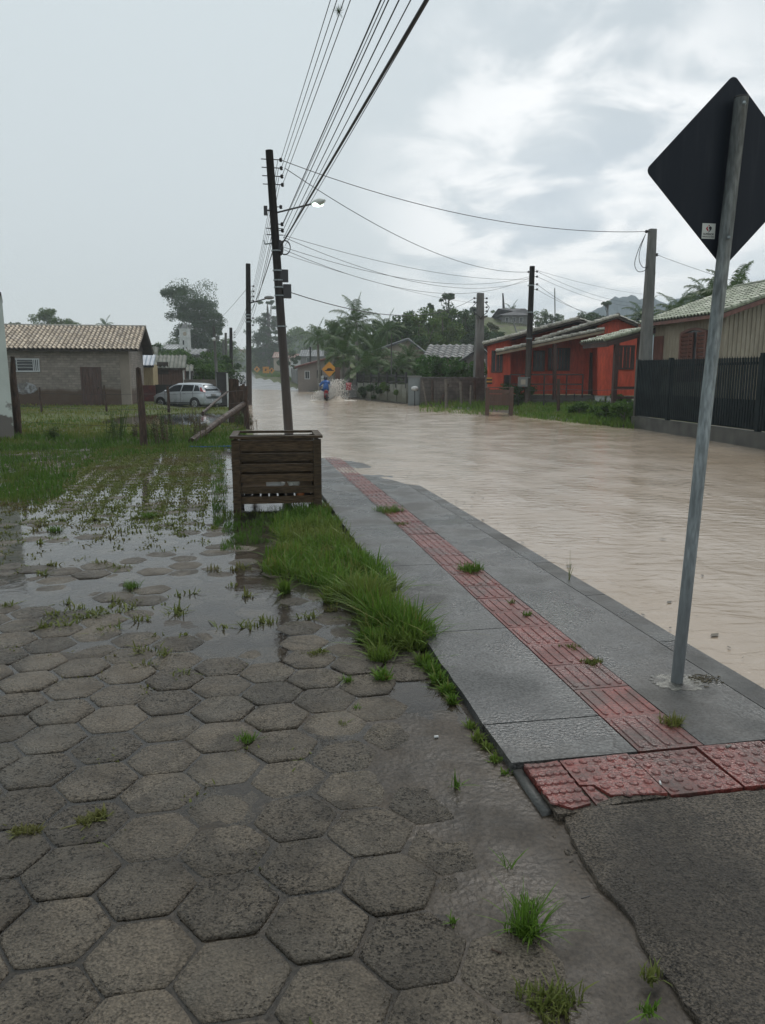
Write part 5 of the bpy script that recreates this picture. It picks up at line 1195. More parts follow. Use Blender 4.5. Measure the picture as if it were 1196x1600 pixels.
# roadside items on the far right pavement
m_pave2=mat('far_pavement',(.16,.16,.155),(.10,.10,.10),sc_=.6,r=(.15,.5),rs=.5,bump=.1)
mb=MB(); mb.grid(lambda i,j:S(road_r(56+244*j)+.1+1.75*i,56+244*j,rise(56+244*j)+.10),3,90); mb.grid(lambda i,j:S(road_r(56+244*j)+.1,56+244*j,rise(56+244*j)+.10-.2*(1-i)),1,90); mb.build('sidewalk',m_pave2,kind='structure')
def fence_run(name,p0,p1,h,n_,m,label,cat='fence',th=.04,gap=.03,posts_=3,pm=None,rail=True,group=None):
    t=thing(name,p0,label,cat,group); mb=MB(); planked(mb,p0,p1,h,n_,gap,th); mb.build('pickets',m,t)
    mb=MB(); n=(p1-p0).normalized().cross(Vector((0,0,1)))*.04
    if rail:
        for z in (.25,.8): mb.beam(p0+Vector((0,0,h*z))+n,p1+Vector((0,0,h*z))+n,.04,.07)
        mb.build('rail',pm or m,t)
    for i in range(posts_):
        q=p0.lerp(p1,i/max(1,posts_-1))+n*2; mb=MB(); mb.box(q-Vector((0,0,.2)),.12,.12,h+.3); mb.build('post',pm or m,t)
    return t
fence_run('white_fence',gp(449,150),gp(458,118),2.0,14,m_white,'short white board fence at the far roadside right of the leaning pole',gap=.002)
fence_run('board_fence',gp(457,116),gp(476,97),1.9,22,m_greyw,'dark grey board fence between the white fence and picket fence',gap=.01)
fence_run('picket_fence',gp(477,97),gp(508,80),1.5,26,m_white,'white picket fence in front of the reddish gabled house',gap=.25,pm=m_greyw)
fence_run('grey_fence',gp(531,64),gp(560,58),1.35,34,m_greyw,'grey upright paling fence behind the motorcycle splash',gap=.05)
m_mossw=mat('mossy_wall',(.26,.27,.24),(.12,.13,.10),sc_=1.2,r=(.7,.8),bump=.2,fn=zband(.2,.7,(.09,.09,.06),.9,2,.8))
a=gp(560,57.5,0); b=gp(637,45.5,0); mb=MB(); d_=(b-a); fr=Frame(math.degrees(math.atan2(d_.x,d_.y))-90); mb.box(a.lerp(b,.5)-Vector((0,0,.3)),d_.length,.15,1.35,fr)
for i in range(7): mb.box(a.lerp(b,i/6)-Vector((0,0,.3)),.2,.22,1.42,fr)
tag(mb.build('low_wall',m_mossw,origin=a),'low weathered garden wall under the palms','wall')
fence_run('wire_railing',a+Vector((0,0,1.05)),b+Vector((0,0,1.05)),.62,60,m_iron,'thin dark railing standing on the low garden wall',gap=.16,th=.02,posts_=7)
for i,(px,Y,H,w_) in enumerate([(590,52.5,1.35,.8),(612,49.5,1.5,1.0),(568,55,.9,.7),(630,47.5,1.15,.7),(600,51,1.2,.8)]):
    tree('shrub',gp(px,Y),H,['dark bush growing against the low garden wall in its middle','largest bush against the low garden wall','small bush at the left end of the low garden wall','bush against the low wall next to the grey cabinet','bush between the two big ones on the low wall'][i],'shrub','bushes along the low garden wall',m_leaf1 if i%2 else m_leaf2,[(0,0,.5,w_*.6,.45)],2200,.16,None,.3,4,200+i,nclump=16)
tree('shrub',gp(488,88),3.0,'round dark bush in front of the reddish gabled house','shrub',None,m_leaf2,[(0,0,.6,.42,.38)],2200,.22,None,.3,4,210,nclump=16)
# speed hump sign
b=gp(516,58); t=thing('hump_sign',b,'yellow diamond sign with a black speed hump symbol beside the palms','traffic sign')
c=atY(515,577,b.y); mb=MB(); mb.tube([b-Vector((0,0,.3)),Vector((b.x,b.y,c.z+.3))],.05,8); mb.build('post',m_gal,t)
mb=MB(); s_=.56; mb.prism([c+Vector(q) for q in ((0,-.08,s_),(-s_,-.08,0),(0,-.08,-s_),(s_,-.08,0))],(0,.03,0)); pl_=mb.build('plate',m_sign,t)
mb=MB(); k=[(-.34,-.12),(.34,-.12),(.34,-.07),(.22,-.05),(.12,.08),(-.12,.08),(-.22,-.05),(-.34,-.07)]; mb.prism([c+Vector((x,-.09,y)) for x,y in k],(0,-.006,0)); mb.build('hump_symbol',m_ink,pl_)
def farsign(px,py,Y,w_,h_,label,shape):
    b=gp(px,Y); c=atY(px,py,Y); t=thing('warning_sign',b,label,'traffic sign','yellow signs at the far kerb'); mb=MB(); mb.tube([b-Vector((0,0,.3)),c],.06,6); mb.build('post',m_gal,t)
    mb=MB()
    if shape: mb.prism([c+Vector(q) for q in ((0,-.08,w_),(-w_,-.08,0),(0,-.08,-w_),(w_,-.08,0))],(0,.03,0))
    else: mb.prism([c+Vector(q) for q in ((-w_,-.08,h_),(-w_,-.08,-h_),(w_,-.08,-h_),(w_,-.08,h_))],(0,.03,0))
    p_=mb.build('plate',m_sign,t); mb=MB()
    mb.prism([c+Vector((x*w_,-.09,y*h_)) for x,y in ((-.35,-.3),(.1,-.3),(.1,.1),(.35,.1),(.0,.45),(-.3,.1),(-.1,.1),(-.35,.0))],(0,-.01,0)); mb.build('symbol',m_ink,p_)
farsign(416,578,160,.65,.65,'yellow board sign left of the pair at the far kerb',False)
farsign(425,579,157,.62,.62,'small yellow diamond sign right beside the yellow board sign',True)
farsign(402,577,215,.9,.9,'orange diamond sign farthest up the road',True)
# red letter box on the fence
b=gp(545,56.5); t=thing('letter_box',b,'small red box on a stake beside the grey paling fence','letter box'); mb=MB(); mb.box(b-Vector((0,0,.2)),.07,.07,.9,W0); mb.build('stake',m_post,t)
mb=MB(); mb.box(b+Vector((0,0,.62)),.36,.3,.42,W0); mb.prism([b+Vector((-.2,-.17,1.04)),b+Vector((.2,-.17,1.04)),b+Vector((.2,0,1.16)),b+Vector((-.2,0,1.16))],(0,.17,-.04)); mb.build('box',m_red,t)
b=gp(528,58); mb=MB(); mb.box(b+Vector((0,0,0)),.35,.3,2.4,W0); mb.box(b+Vector((0,0,2.2)),.42,.36,.1,W0); tag(mb.build('brick_pillar',m_brown,origin=b),'brown brick pillar just right of the speed hump sign post','pillar')

# grey cabinet, block wall
fb=Frame(5)
a=gp(648,43.6); zt_=W0.L(648,588,43.6).z; t=thing('metal_cabinet',a,'tall grey painted cabinet at the left end of the block wall','cabinet')
mb=MB(); mb.box(a-Vector((0,0,.2)),.68,.5,zt_+.15,fb); mb.build('body',mat('grey_paint',(.21,.235,.235),(.17,.19,.19),sc_=1,r=(.5,.6),bump=.05),t)
mb=MB(); mb.prism([a+fb.e*-.40-fb.d*.31+Vector((0,0,zt_-.05)),a+fb.e*.40-fb.d*.31+Vector((0,0,zt_-.05)),a+fb.e*.40-fb.d*.31+Vector((0,0,zt_+.03)),a+fb.e*-.40-fb.d*.31+Vector((0,0,zt_+.03))],fb.d*.62); mb.build('top',m_greyw,t)
mb=MB(); mb.box(a-fb.d*.27+Vector((0,0,.1)),.56,.03,zt_-.35,fb); dd=mb.build('door',bpy.data.materials['grey_paint'],t); mb=MB(); mb.box(a-fb.d*.30+fb.e*.2+Vector((0,0,.8)),.03,.03,.14,fb); mb.build('handle',m_iron,dd)
a=gp(648.5,42.5); t=thing('garden_lamp',a,'white globe lamp on a thin stake in front of the grey cabinet','lamp'); mb=MB(); mb.tube([a-Vector((0,0,.1)),a+Vector((0,0,1.0))],.03,6); mb.build('stake',m_iron,t); mb=MB(); mb.sphere(a+Vector((0,0,1.08)),(.20,.20,.13),12,8); mb.build('shade',m_white,t,smooth=True)
m_block=mat('block_wall',(.17,.15,.13),(.085,.075,.065),sc_=.7,r=(.7,.85),bump=.2,bs=8,fine=.3,fs=3,fn=bricks(.42,.2,.012,.6),det=8)
a=W0.L(657,634,43.0);b=W0.L(757,634,43.6); z1=W0.L(657,591,43).z; fr=W0; t=thing('block_wall',a,'stained concrete block wall with a pale coping left of the concrete pole','wall')
mb=MB(); mb.prism([Vector((a.x,a.y,-.3)),Vector((b.x,b.y,-.3)),Vector((b.x,b.y,z1)),Vector((a.x,a.y,z1))],(0,.16,0)); mb.build('wall',m_block,t)
mb=MB(); mb.prism([Vector((a.x,a.y-.05,z1)),Vector((b.x,b.y-.05,z1)),Vector((b.x,b.y-.05,z1+.07)),Vector((a.x,a.y-.05,z1+.07))],(0,.26,0)); mb.build('coping',m_conc,t)
for i,(x0,y0,x1,y1,r_) in enumerate([(668,634,660,594,.05),(687,632,700,600,.075),(698,637,697,592,.08),(676,633,676,594,.07),(722,636,720,596,.08),(742,634,741,594,.09),(735,638,736,602,.05)]):
    A_=at(x0,y0,.05) if i not in (1,) else at(x0,y0,.05); A_.y=min(A_.y,42.6); B_=atY(x1,y1,A_.y+.1); A_.x=atY(x0,y0,A_.y).x
    mb=MB(); mb.tube([A_-Vector((0,0,.2)),A_.lerp(B_,.5),B_],r_,7); tag(mb.build('fence_post',m_post if i%2 else m_board,origin=A_),['thin stake leaning left at the cabinet end of the block wall','thick dark post leaning right against the block wall','upright post in front of the block wall, right of the leaning one','upright post on the block wall left of the leaning one','post before the block wall midway to the concrete pole','dark post right beside the concrete pole','thin short stake left of the concrete pole'][i],'post','posts in front of the block wall')

# ---------------------------------------------------------------- red house
FR=Frame(9); n=-FR.d
m_redw=mat('red_boards',(.70,.105,.05),(.52,.075,.04),sc_=1.0,r=(.55,.7),bump=.1,bs=10,stretch=(2,2,.5),fine=.15,fs=6)
m_win=mat('window_wood',(.07,.03,.022),(.04,.02,.017),sc_=2,r=(.5,.6),bump=.1)
m_plinth=mat('plinth',(.13,.125,.11),(.075,.075,.065),sc_=1,r=(.7,.8),bump=.2)
vA,vB,vC=40.2,41.9,39.6
zf=FR.L(780,617,vA).z
red=thing('red_house',FR.P(FR.uv(FR.L(870,617,vB))[0],vB+3,0.1),'red wooden house with staggered tiled gable roofs and a railed porch','house')
def pt(px,py,v): return FR.L(px,py,v)
def zat(px,py,v): return pt(px,py,v).z
# main body
mb=MB()
pts=[pt(762,617,vA),pt(797,617,vA),pt(797,529,vA),pt(762,541,vA)]
for p in pts[:2]: p.z=zf
mb.prism(pts,FR.d*(8))
pts=[pt(797,617,vB),pt(936,617,vB),pt(936,508,vB),pt(900,501,vB),pt(797,527,vB)]
for p in pts[:2]: p.z=zf
mb.prism(pts,FR.d*6)
pts=[pt(934,617,vC),pt(1010,617,vC),pt(1010,513,vC),pt(965,498,vC),pt(934,509,vC)]
for p in pts[:2]: p.z=zf
mb.prism(pts,FR.d*8)
# raised battens of the cladding
def batten(px0,px1,v,pyt0,pyt1,step=.16):
    a=pt(px0,617,v);b=pt(px1,617,v); L=(b-a).length; k=int(L/step)
    for i in range(k+1):
        p=a.lerp(b,i/k); zt=zat(px0,pyt0,v)+(zat(px1,pyt1,v)-zat(px0,pyt0,v))*i/k
        mb.box(Vector((p.x,p.y,zf+.01))+n*.008,.03,.02,zt-zf-.02,FR)
batten(762.5,796.5,vA,541,530); batten(798,934,vB,527,513); batten(934.5,965,vC,509,498); batten(965,1009,vC,498,513)
mb.build('wall',m_redw,red)
mb=MB(); a=pt(797,617,vB-1.7);b=pt(934,617,vB-1.7)
mb.prism([Vector((a.x,a.y,-.1)),Vector((b.x,b.y,-.1)),Vector((b.x,b.y,zf-.02)),Vector((a.x,a.y,zf-.02))],FR.d*1.68)
a=pt(764,617,vA+.1);b=pt(797,617,vA+.1); mb.prism([Vector((a.x,a.y,-.1)),Vector((b.x,b.y,-.1)),Vector((b.x,b.y,zf-.02)),Vector((a.x,a.y,zf-.02))],FR.d*7)
mb.build('plinth',m_plinth,red)
mb=MB()
for px in (937,955,978,1000):
    p=pt(px,617,vC+.3); mb.box(Vector((p.x,p.y,-.1)),.45,.45,zf+.08,FR)
mb.build('pier',m_white,red)
# roofs
def gable_pair(mb,px_e,py_e,px_r,py_r,px_o,py_o,v,depth,colw=.25):
    e=pt(px_e,py_e,v); r_=pt(px_r,py_r,v); o_=pt(px_o,py_o,v)
    tile_roof(mb,e,FR.d*depth,r_-e,colw,.36,.055); tile_roof(mb,o_,FR.d*depth,r_-o_,colw,.36,.055)
    for q in (e,o_): mb.prism([q-Vector((0,0,.03)),r_-Vector((0,0,.03)),r_-Vector((0,0,.13)),q-Vector((0,0,.13))],FR.d*depth,.9,1)
    mb.tube([r_+Vector((0,0,.03)),r_+FR.d*depth+Vector((0,0,.03))],.11,8,.8)
    for i in range(int((r_-e).length/.36)): # verge tiles
        q=e+(r_-e)*((i+.5)/int((r_-e).length/.36)); mb.tube([q-(r_-e).normalized()*.22+Vector((0,0,.05)),q+(r_-e).normalized()*.2+Vector((0,0,.02))],[.09,.07],7,random.random()*.5)
mb=MB(); gable_pair(mb,756,537,903,498,960,514,vA-.5,8.5); mb.build('roof',[m_tile_grey,m_shadewood],red)
mb=MB(); gable_pair(mb,838,532,966,493,1004,509,vC-.5,8.4); mb.build('roof',[m_tile_grey,m_shadewood],red)
mb=MB(); e=pt(776,549,vC-.6); r_=pt(945,514,vC-.6); tile_roof(mb,e,FR.d*2.4,r_-e,.25,.36,.055); mb.prism([e-Vector((0,0,.03)),r_-Vector((0,0,.03)),r_-Vector((0,0,.12)),e-Vector((0,0,.12))],FR.d*2.4,.9,1)
for i in range(13): 
    q=e+(r_-e)*((i+.5)/13); mb.tube([q-(r_-e).normalized()*.22+Vector((0,0,.05)),q+(r_-e).normalized()*.2+Vector((0,0,.02))],[.09,.07],7,random.random()*.5)
mb.build('porch_roof',[m_tile_grey,m_shadewood],red)
mb=MB(); mb.beam(e-Vector((0,0,.13)),r_-Vector((0,0,.13)),.05,.12); mb.build('barge_board',mat('pale_wood',(.27,.20,.13),(.17,.13,.09),sc_=2,r=(.6,.7),bump=.1),red)
for (x0,x1,y0,y1,v,cols,rows) in [(769,784,549,581,vA,2,1),(834,850,549,579,vB,2,2),(857,889,545,578,vB,4,3)]:
    a_=pt(x0,y1,v);b_=pt(x1,y1,v); wframe(red,a_,b_,Vector((0,0,zat(x0,y0,v)-a_.z)),n,m_win,m_glass,.08,.08,cols,rows,bars=.05)
a_=pt(919,616,vB);b_=pt(932,616,vB); a_.z=b_.z=zf; mb=MB(); mb.prism([a_+n*.01,b_+n*.01,b_+n*.01+Vector((0,0,2.15)),a_+n*.01+Vector((0,0,2.15))],n*.04); mb.build('door',m_win,red)
# window block seen through the neighbouring porch
a_=pt(963,576,vC);b_=pt(989,576,vC); wframe(red,a_,b_,Vector((0,0,zat(963,541,vC)-a_.z)),n,m_win,m_win,.09,.08,2,1)
vp=vC-.45
for px in (867,): mb=MB(); p=pt(px,617,vp); mb.beam(Vector((p.x,p.y,zf-.2)),pt(px,533,vp)-Vector((0,0,.12)),.15,.15); mb.build('porch_post',m_win,red)
mb=MB()
a=pt(797,617,vp);b=pt(910,617,vp)
for z in (.55,1.02): mb.beam(Vector((a.x,a.y,zf+z)),Vector((b.x,b.y,zf+z)),.05,.07)
for px in (797,812,850,885,910): p=pt(px,617,vp); mb.beam(Vector((p.x,p.y,zf-.1)),Vector((p.x,p.y,zf+1.04)),.06,.06)
mb.build('railing',m_win,red)
mb=MB(); p=pt(792,617,vA-.3); mb.beam(Vector((p.x,p.y,zf-.5)),Vector((p.x,p.y,zf+1.0)),.28,.2); mb.build('gate_post',m_iron,red)
t=thing('striped_plate',pt(765,596,vA),'small yellow and dark striped plate fixed on the red wall','plate')
for k in range(4):
    mb=MB(); q=pt(765,592+2.6*k,vA)+n*.04; mb.box(q,.28,.02,.07,FR); mb.build('stripe',m_sign if k%2==0 else m_ink,t)
# fence posts on the right verge
for i,(px,pyb,pyt,w_) in enumerate([(873,646,592,.13),(926,632,592,.18),(850,640,614,.07),(760,642,616,.07),(898,636,615,.06)]):
    b=at(px,pyb,.1); tp=atY(px,pyt,b.y); mb=MB(); mb.tube([b-Vector((0,0,.3)),tp],[w_*.55,w_*.5],8); tag(mb.build('fence_post',m_post if i<2 else m_iron,origin=b),['thick weathered post on the grass verge before the porch','wide dark post before the red house door','thin iron stake left of the thick weathered post','thin stake beside the wooden box of the far verge','thin iron stake between the two thick verge posts'][i],'post','posts on the right verge')
for z in (.5,.9): wire('fence_wire',sagp(at(824,640,.1)+Vector((0,0,z)),at(873,646,.1)+Vector((0,0,z+.1)),.05)+sagp(at(873,646,.1)+Vector((0,0,z+.1)),at(990,660,.1)+Vector((0,0,z+.2)),.05),.008,'slack fence wire along the right grass verge','wire','verge fence wires')
# ---------------------------------------------------------------- wooden boxes (bin crates)
def crate(loc,fr,W_,D_,H_,label,kind=0):
    t=thing('slatted_crate',loc,label,'wooden crate'); P=lambda x,y,z:Vector(loc)+fr.e*x+fr.d*y+Vector((0,0,z))
    pw=.09 if kind==0 else .14
    for sx_ in (-1,1):
        for sy in (-1,1):
            mb=MB(); mb.box(P(sx_*(W_/2-pw/2),sy*(D_/2-pw/2),-.05),pw,pw,H_-.0,fr,random.random()); mb.build('leg',m_slat,t)
    if kind==0:
        rows=[(.12,.085,0),(.245,.085,0),(.375,.09,.01),(.50,.09,-.008),(.625,.09,.004),(.75,.12,0)]
    else: rows=[(.38,.13,0),(.54,.13,0),(.70,.13,0),(.86,.15,0)]
    for face in range(4):
        for z,h,j in rows:
            mb=MB(); th=.022; jj=random.uniform(-.006,.006)
            if face<2: 
                s_=(-1,1)[face]; c=P(0,s_*(D_/2-.03),z+jj*.5); k=W_-2*pw-.004
                a_=c-fr.e*k/2; b_=c+fr.e*k/2+Vector((0,0,jj)); mb.beam(a_+Vector((0,0,h/2)),b_+Vector((0,0,h/2)),th,h,tone=random.random())
            else:
                s_=(-1,1)[face-2]; c=P(s_*(W_/2-.03),0,z); k=D_-2*pw-.004; mb.beam(c-fr.d*k/2+Vector((0,0,h/2)),c+fr.d*k/2+Vector((0,0,h/2+jj)),th,h,tone=random.random())
            mb.build('slat',m_slat,t)
    mb=MB(); o_=.018; rw=.085
    for s_ in (-1,1):
        mb.beam(P(-W_/2-o_,s_*(D_/2-rw/2+o_),H_-.03+.012),P(W_/2+o_,s_*(D_/2-rw/2+o_),H_-.03+.012),rw,.028,tone=.4)
        mb.beam(P(s_*(W_/2-rw/2+o_),-D_/2+rw-o_+.002,H_-.03+.012),P(s_*(W_/2-rw/2+o_),D_/2-rw+o_-.002,H_-.03+.012),rw,.028,tone=.4)
    mb.build('rim',m_slat,t)
    mb=MB(); zl=rows[0][0]+.06; mb.beam(P(-W_/2+.09,D_/2-.075,(zl+H_-.06)/2),P(W_/2-.09,D_/2-.075,(zl+H_-.06)/2),.012,H_-.06-zl); mb.beam(P(W_/2-.075,-D_/2+.09,(zl+H_-.06)/2),P(W_/2-.075,D_/2-.09,(zl+H_-.06)/2),.012,H_-.06-zl); mb.beam(P(-W_/2+.075,-D_/2+.09,(zl+H_-.06)/2),P(-W_/2+.075,D_/2-.09,(zl+H_-.06)/2),.012,H_-.06-zl); (mb.build('added_lining',m_slat,t) if kind==0 else None)  # panels added inside so the gaps between slats read dark
    mb=MB(); zf_=rows[0][0]+.03 if kind==0 else .4
    for i in range(8):
        x=-W_/2+.1+(W_-.2)*(i+.5)/8; mb.beam(P(x,-D_/2+.05,zf_),P(x,D_/2-.05,zf_),(W_-.2)/8-.02,.02,tone=random.random())
    mb.build('bottom_board',m_slat,t)
    return t,P
c=Vector(((at(361,804).x+at(498,804).x)/2,at(430,803).y+.47,0)); cw=at(498,803).x-at(361,803).x
bx_,Pc=crate(c+Vector((-.03,0,0)),Frame(-8),cw,.93,.925,'large dark slatted crate standing in the grass beside the sidewalk')
# a shelf with litter inside
mb=MB(); mb.beam(Pc(0,-.40,.295),Pc(0,.40,.295),cw-.2,.018,tone=.3); mb.build('shelf_board',m_slat,bx_)
mb=MB(); mb.tube([Pc(-.13,-.35,.345),Pc(.04,-.36,.345)],[.036,.036],10); mb.tube([Pc(.04,-.36,.345),Pc(.09,-.36,.345)],[.036,.012],10); tag(mb.build('plastic_bottle',m_white,smooth=True),'white plastic bottle lying inside the slatted crate','bottle')
mb=MB()
for i in range(9): mb.sphere(Pc(.14+.11*random.random(),-.36+.04*random.random(),.34+.02*random.random()),.03+.012*random.random(),6,4)
tag(mb.build('crumpled_paper',m_sticker),'crumpled white paper beside the bottle in the crate','paper')
mb=MB(); mb.sphere(Pc(.27,-.36,.218),(.05,.04,.036),10,6); tag(mb.build('orange_litter',mat('orange_plastic',(.55,.17,.04),r=(.4,.4),bump=0),smooth=True),'small orange piece of litter in the bottom of the crate','litter')
mb=MB(); mb.prism([Pc(-.42,-.33,.165),Pc(-.20,-.34,.165),Pc(-.22,-.2,.165),Pc(-.40,-.2,.165)],(0,0,.02)); tag(mb.build('cardboard_scrap',m_board),'grey cardboard scrap in the bottom left of the crate','litter')
c=at(782,648,.05); c.y+=.4; m_slat_keep=m_slat; m_slat=m_brown; crate(c,Frame(6),1.12,.8,1.12,'reddish brown slatted crate on legs by the far verge below the red house',1); m_slat=m_slat_keep
# dark hedge lump behind that crate
tree('shrub',gp(812,38.6,0),1.15,'dark clipped bush between the brown crate and the meter pole','shrub',None,m_leaf2,[(0,0,.5,.75,.42)],2400,.12,None,.3,4,215,nclump=18)
for i,(px,py,H) in enumerate([(905,652,.6),(945,658,.7),(975,662,.75),(965,640,.75),(925,642,.5)]):
    tree('leafy_weed',at(px,py,.1),H,['broad leafy weed at the left in the tall verge grass','broad leafy weed in the middle of the verge before the dark fence','broad leafy weed beside the dark fence corner','tall leafy weed below the red house pier','leafy weed in front of the wide dark post'][i],'weed','leafy weeds on the right verge',m_leaf3,[(0,0,.45,.7,.45)],1500,.13,None,.3,4,220+i,nclump=12)

# ---------------------------------------------------------------- beige house and dark fence
FB=Frame(-10.4); vq=24.3
m_beige=mat('beige_boards',(.34,.295,.225),(.26,.225,.17),sc_=1,r=(.65,.8),bump=.12,bs=10,stretch=(2,2,.5),fine=.12,fs=6)
m_shut=mat('shutter_wood',(.17,.065,.045),(.11,.045,.035),sc_=2,r=(.5,.6),bump=.2,bs=10,stretch=(3,3,1))
cq=FB.L(1130,487,vq); uq,_=FB.uv(cq); ez=cq.z; far=FB.LU(1003,500,uq); vfar=FB.uv(far)[1]
rk=FB.L(1196,463,vq); ur_,_=FB.uv(rk); slope=(rk.z-ez)/(ur_-uq); URid=uq+4.2; zr=ez+4.2*slope
bh=thing('beige_house',FB.P(uq+3,vq+4,.1),'beige boarded house with mossy tiled roof and arched brown shutters','house')
wq=uq+.45; vw=vq+.5; vfw=vfar-.3
mb=MB(); mb.prism([FB.P(wq,vw,.55),FB.P(URid*2-wq,vw,.55),FB.P(URid*2-wq,vw,ez+.45*slope-.1),FB.P(URid,vw,zr-.12),FB.P(wq,vw,ez+.45*slope-.1)],FB.d*(vfw-vw))
k=int((URid-wq)*2/.17)
for i in range(k):
    u=wq+.03+.17*i; zt=min(ez+(u-uq)*slope,ez+(2*URid-u-uq)*slope)-.30; zt=min(zt,ez+.55)
    mb.box(FB.P(u,vw-.012,.6),.07,.03,zt-.6,FB)
k=int((vfw-vw)/.2)
for i in range(k): mb.box(FB.P(wq-.006,vw+.1+.2*i,.6),.016,.03,ez-.05-.6,FB)
mb.build('wall',m_beige,bh)
mb=MB(); mb.prism([FB.P(wq+.05,vw+.05,-.1),FB.P(URid*2-wq,vw+.05,-.1),FB.P(URid*2-wq,vw+.05,.55),FB.P(wq+.05,vw+.05,.55)],FB.d*(vfw-vw)); mb.build('plinth',m_plinth,bh)
mb=MB(); O=FB.P(uq,vq,ez); Sv=FB.P(URid,vq,zr)-O; dL=vfar-vq+.2
tile_roof(mb,O,FB.d*dL,Sv,.22,.36,.055); O2=FB.P(2*URid-uq,vq,ez); tile_roof(mb,O2,FB.d*dL,FB.P(URid,vq,zr)-O2,.22,.36,.055)
for q in (O,O2): mb.prism([q-Vector((0,0,.03)),FB.P(URid,vq,zr)-Vector((0,0,.03)),FB.P(URid,vq,zr)-Vector((0,0,.11)),q-Vector((0,0,.11))],FB.d*dL,.9,1)
for i in range(12):
    q=O+Sv*((i+.4)/12); mb.tube([q-Sv.normalized()*.2+Vector((0,0,.05)),q+Sv.normalized()*.2+Vector((0,0,.03))],[.09,.07],7,random.random()*.5)
mb.tube([FB.P(URid,vq,zr+.03),FB.P(URid,vq+dL,zr+.03)],.11,8,.7)
mb.build('roof',[m_tile_green,m_shadewood],bh)
mb=MB(); mb.beam(O-Vector((0,0,.14)),O+Sv-Vector((0,0,.14)),.04,.14); mb.beam(O-Vector((0,0,.12))+FB.d*.05,O-Vector((0,0,.12))+FB.d*dL,.05,.12); mb.build('fascia',m_shut,bh)
# arched shuttered window in the street wall
def LUp(px,py): return FB.LU(px,py,wq)
w0=LUp(1064,565); w1=LUp(1103,565); w0.z=w1.z=1.45; wt=LUp(1066,517).z; n=-FB.e
x=w1-w0; f_=MB(); K=12
arch=[w0.lerp(w1,i/K)+Vector((0,0,wt-.12+.14*math.sin(math.pi*i/K)-1.45)) for i in range(K+1)]
for a,b in zip(arch[:-1],arch[1:]): f_.beam(a+n*.04,b+n*.04,.10,.09,up=(0,0,1))
f_.beam(w0+n*.04,arch[0]+n*.04,.1,.10,up=n); f_.beam(w1+n*.04,arch[-1]+n*.04,.1,.10,up=n); f_.beam(w0+n*.04,w1+n*.04,.1,.09); fw=f_.build('window',m_shut,bh)
g_=MB(); g_.prism([w0+n*.01]+[w1+n*.01]+[p+n*.01 for p in arch[::-1]],n*.015); g_.build('pane',m_glass,fw)
for (a,b) in ((.03,.34),(.68,.97),(.36,.50)):
    g_=MB(); p0=w0+x*a+n*.06; p1=w0+x*b+n*.06; h=wt-1.45-.1
    for pp in (p0,p1): g_.beam(pp,pp+Vector((0,0,h)),.05,.05,up=n)
    for j in range(12): z=h*(j+.5)/12; g_.beam(p0+Vector((0,0,z)),p1+Vector((0,0,z)),.03,h/12*.8,up=Vector((0,0,1))+n*.4)
    g_.build('shutter',m_shut,fw)
w0=LUp(1022,565); w1=LUp(1036,565); w0.z=w1.z=.6; wt2=LUp(1025,526).z
mb=MB(); mb.prism([w0+n*.01,w1+n*.01,w1+n*.01+Vector((0,0,wt2-.6)),w0+n*.01+Vector((0,0,wt2-.6))],n*.05); d_=mb.build('door',m_shut,bh); mb=MB(); c_=w0.lerp(w1,.3)+n*.08; mb.sphere(c_+Vector((0,0,1.0)),.04); mb.build('handle',m_iron,d_)
# low porch roof at the far end
vr=vfar+.2
pa=FB.L(929,533,vr+.6); ua_,_=FB.uv(pa); pb=FB.P(uq+.2,vr+.6,ez-.35)
mb=MB(); O=FB.P(ua_,vr-.5,pa.z); Sv=FB.P(uq+.45,vr-.5,FB.L(1036,512,vr).z)-O; tile_roof(mb,O,FB.d*2.4,Sv,.22,.36,.055); mb.prism([O-Vector((0,0,.03)),O+Sv-Vector((0,0,.03)),O+Sv-Vector((0,0,.12)),O-Vector((0,0,.12))],FB.d*2.4,.9,1)
for i in range(9):
    q=O+Sv*((i+.4)/9); mb.tube([q-Sv.normalized()*.2+Vector((0,0,.05)),q+Sv.normalized()*.2+Vector((0,0,.03))],[.09,.07],7,random.random()*.5)
mb.build('porch_roof',[m_tile_green,m_shadewood],bh)
mb=MB(); mb.beam(O+Vector((0,0,-.19)),O+Sv-Vector((0,0,.19)),.10,.14); mb.beam(O+FB.d*.05+FB.e*.1+Vector((0,0,-.19)),O+FB.d*2.3+FB.e*.1+Vector((0,0,-.19)),.10,.14); mb.build('porch_beam',m_win,bh)
for px in (960,996):
    p=FB.L(px,610,vr-.4); mb=MB(); uu_=FB.uv(p)[0]; zt=O.z+Sv.z*(uu_-ua_)/(uq+.45-ua_)-.2; mb.beam(Vector((p.x,p.y,.0)),Vector((p.x,p.y,zt)),.17,.17); mb.build('porch_post',m_win,bh)
mb=MB(); a=FB.L(962,610,vr-.4); b=FB.L(1012,610,vr-.4)
for z in (.75,1.15): mb.beam(Vector((a.x,a.y,z)),Vector((b.x,b.y,z)),.05,.10)
mb.build('porch_rail',m_win,bh)
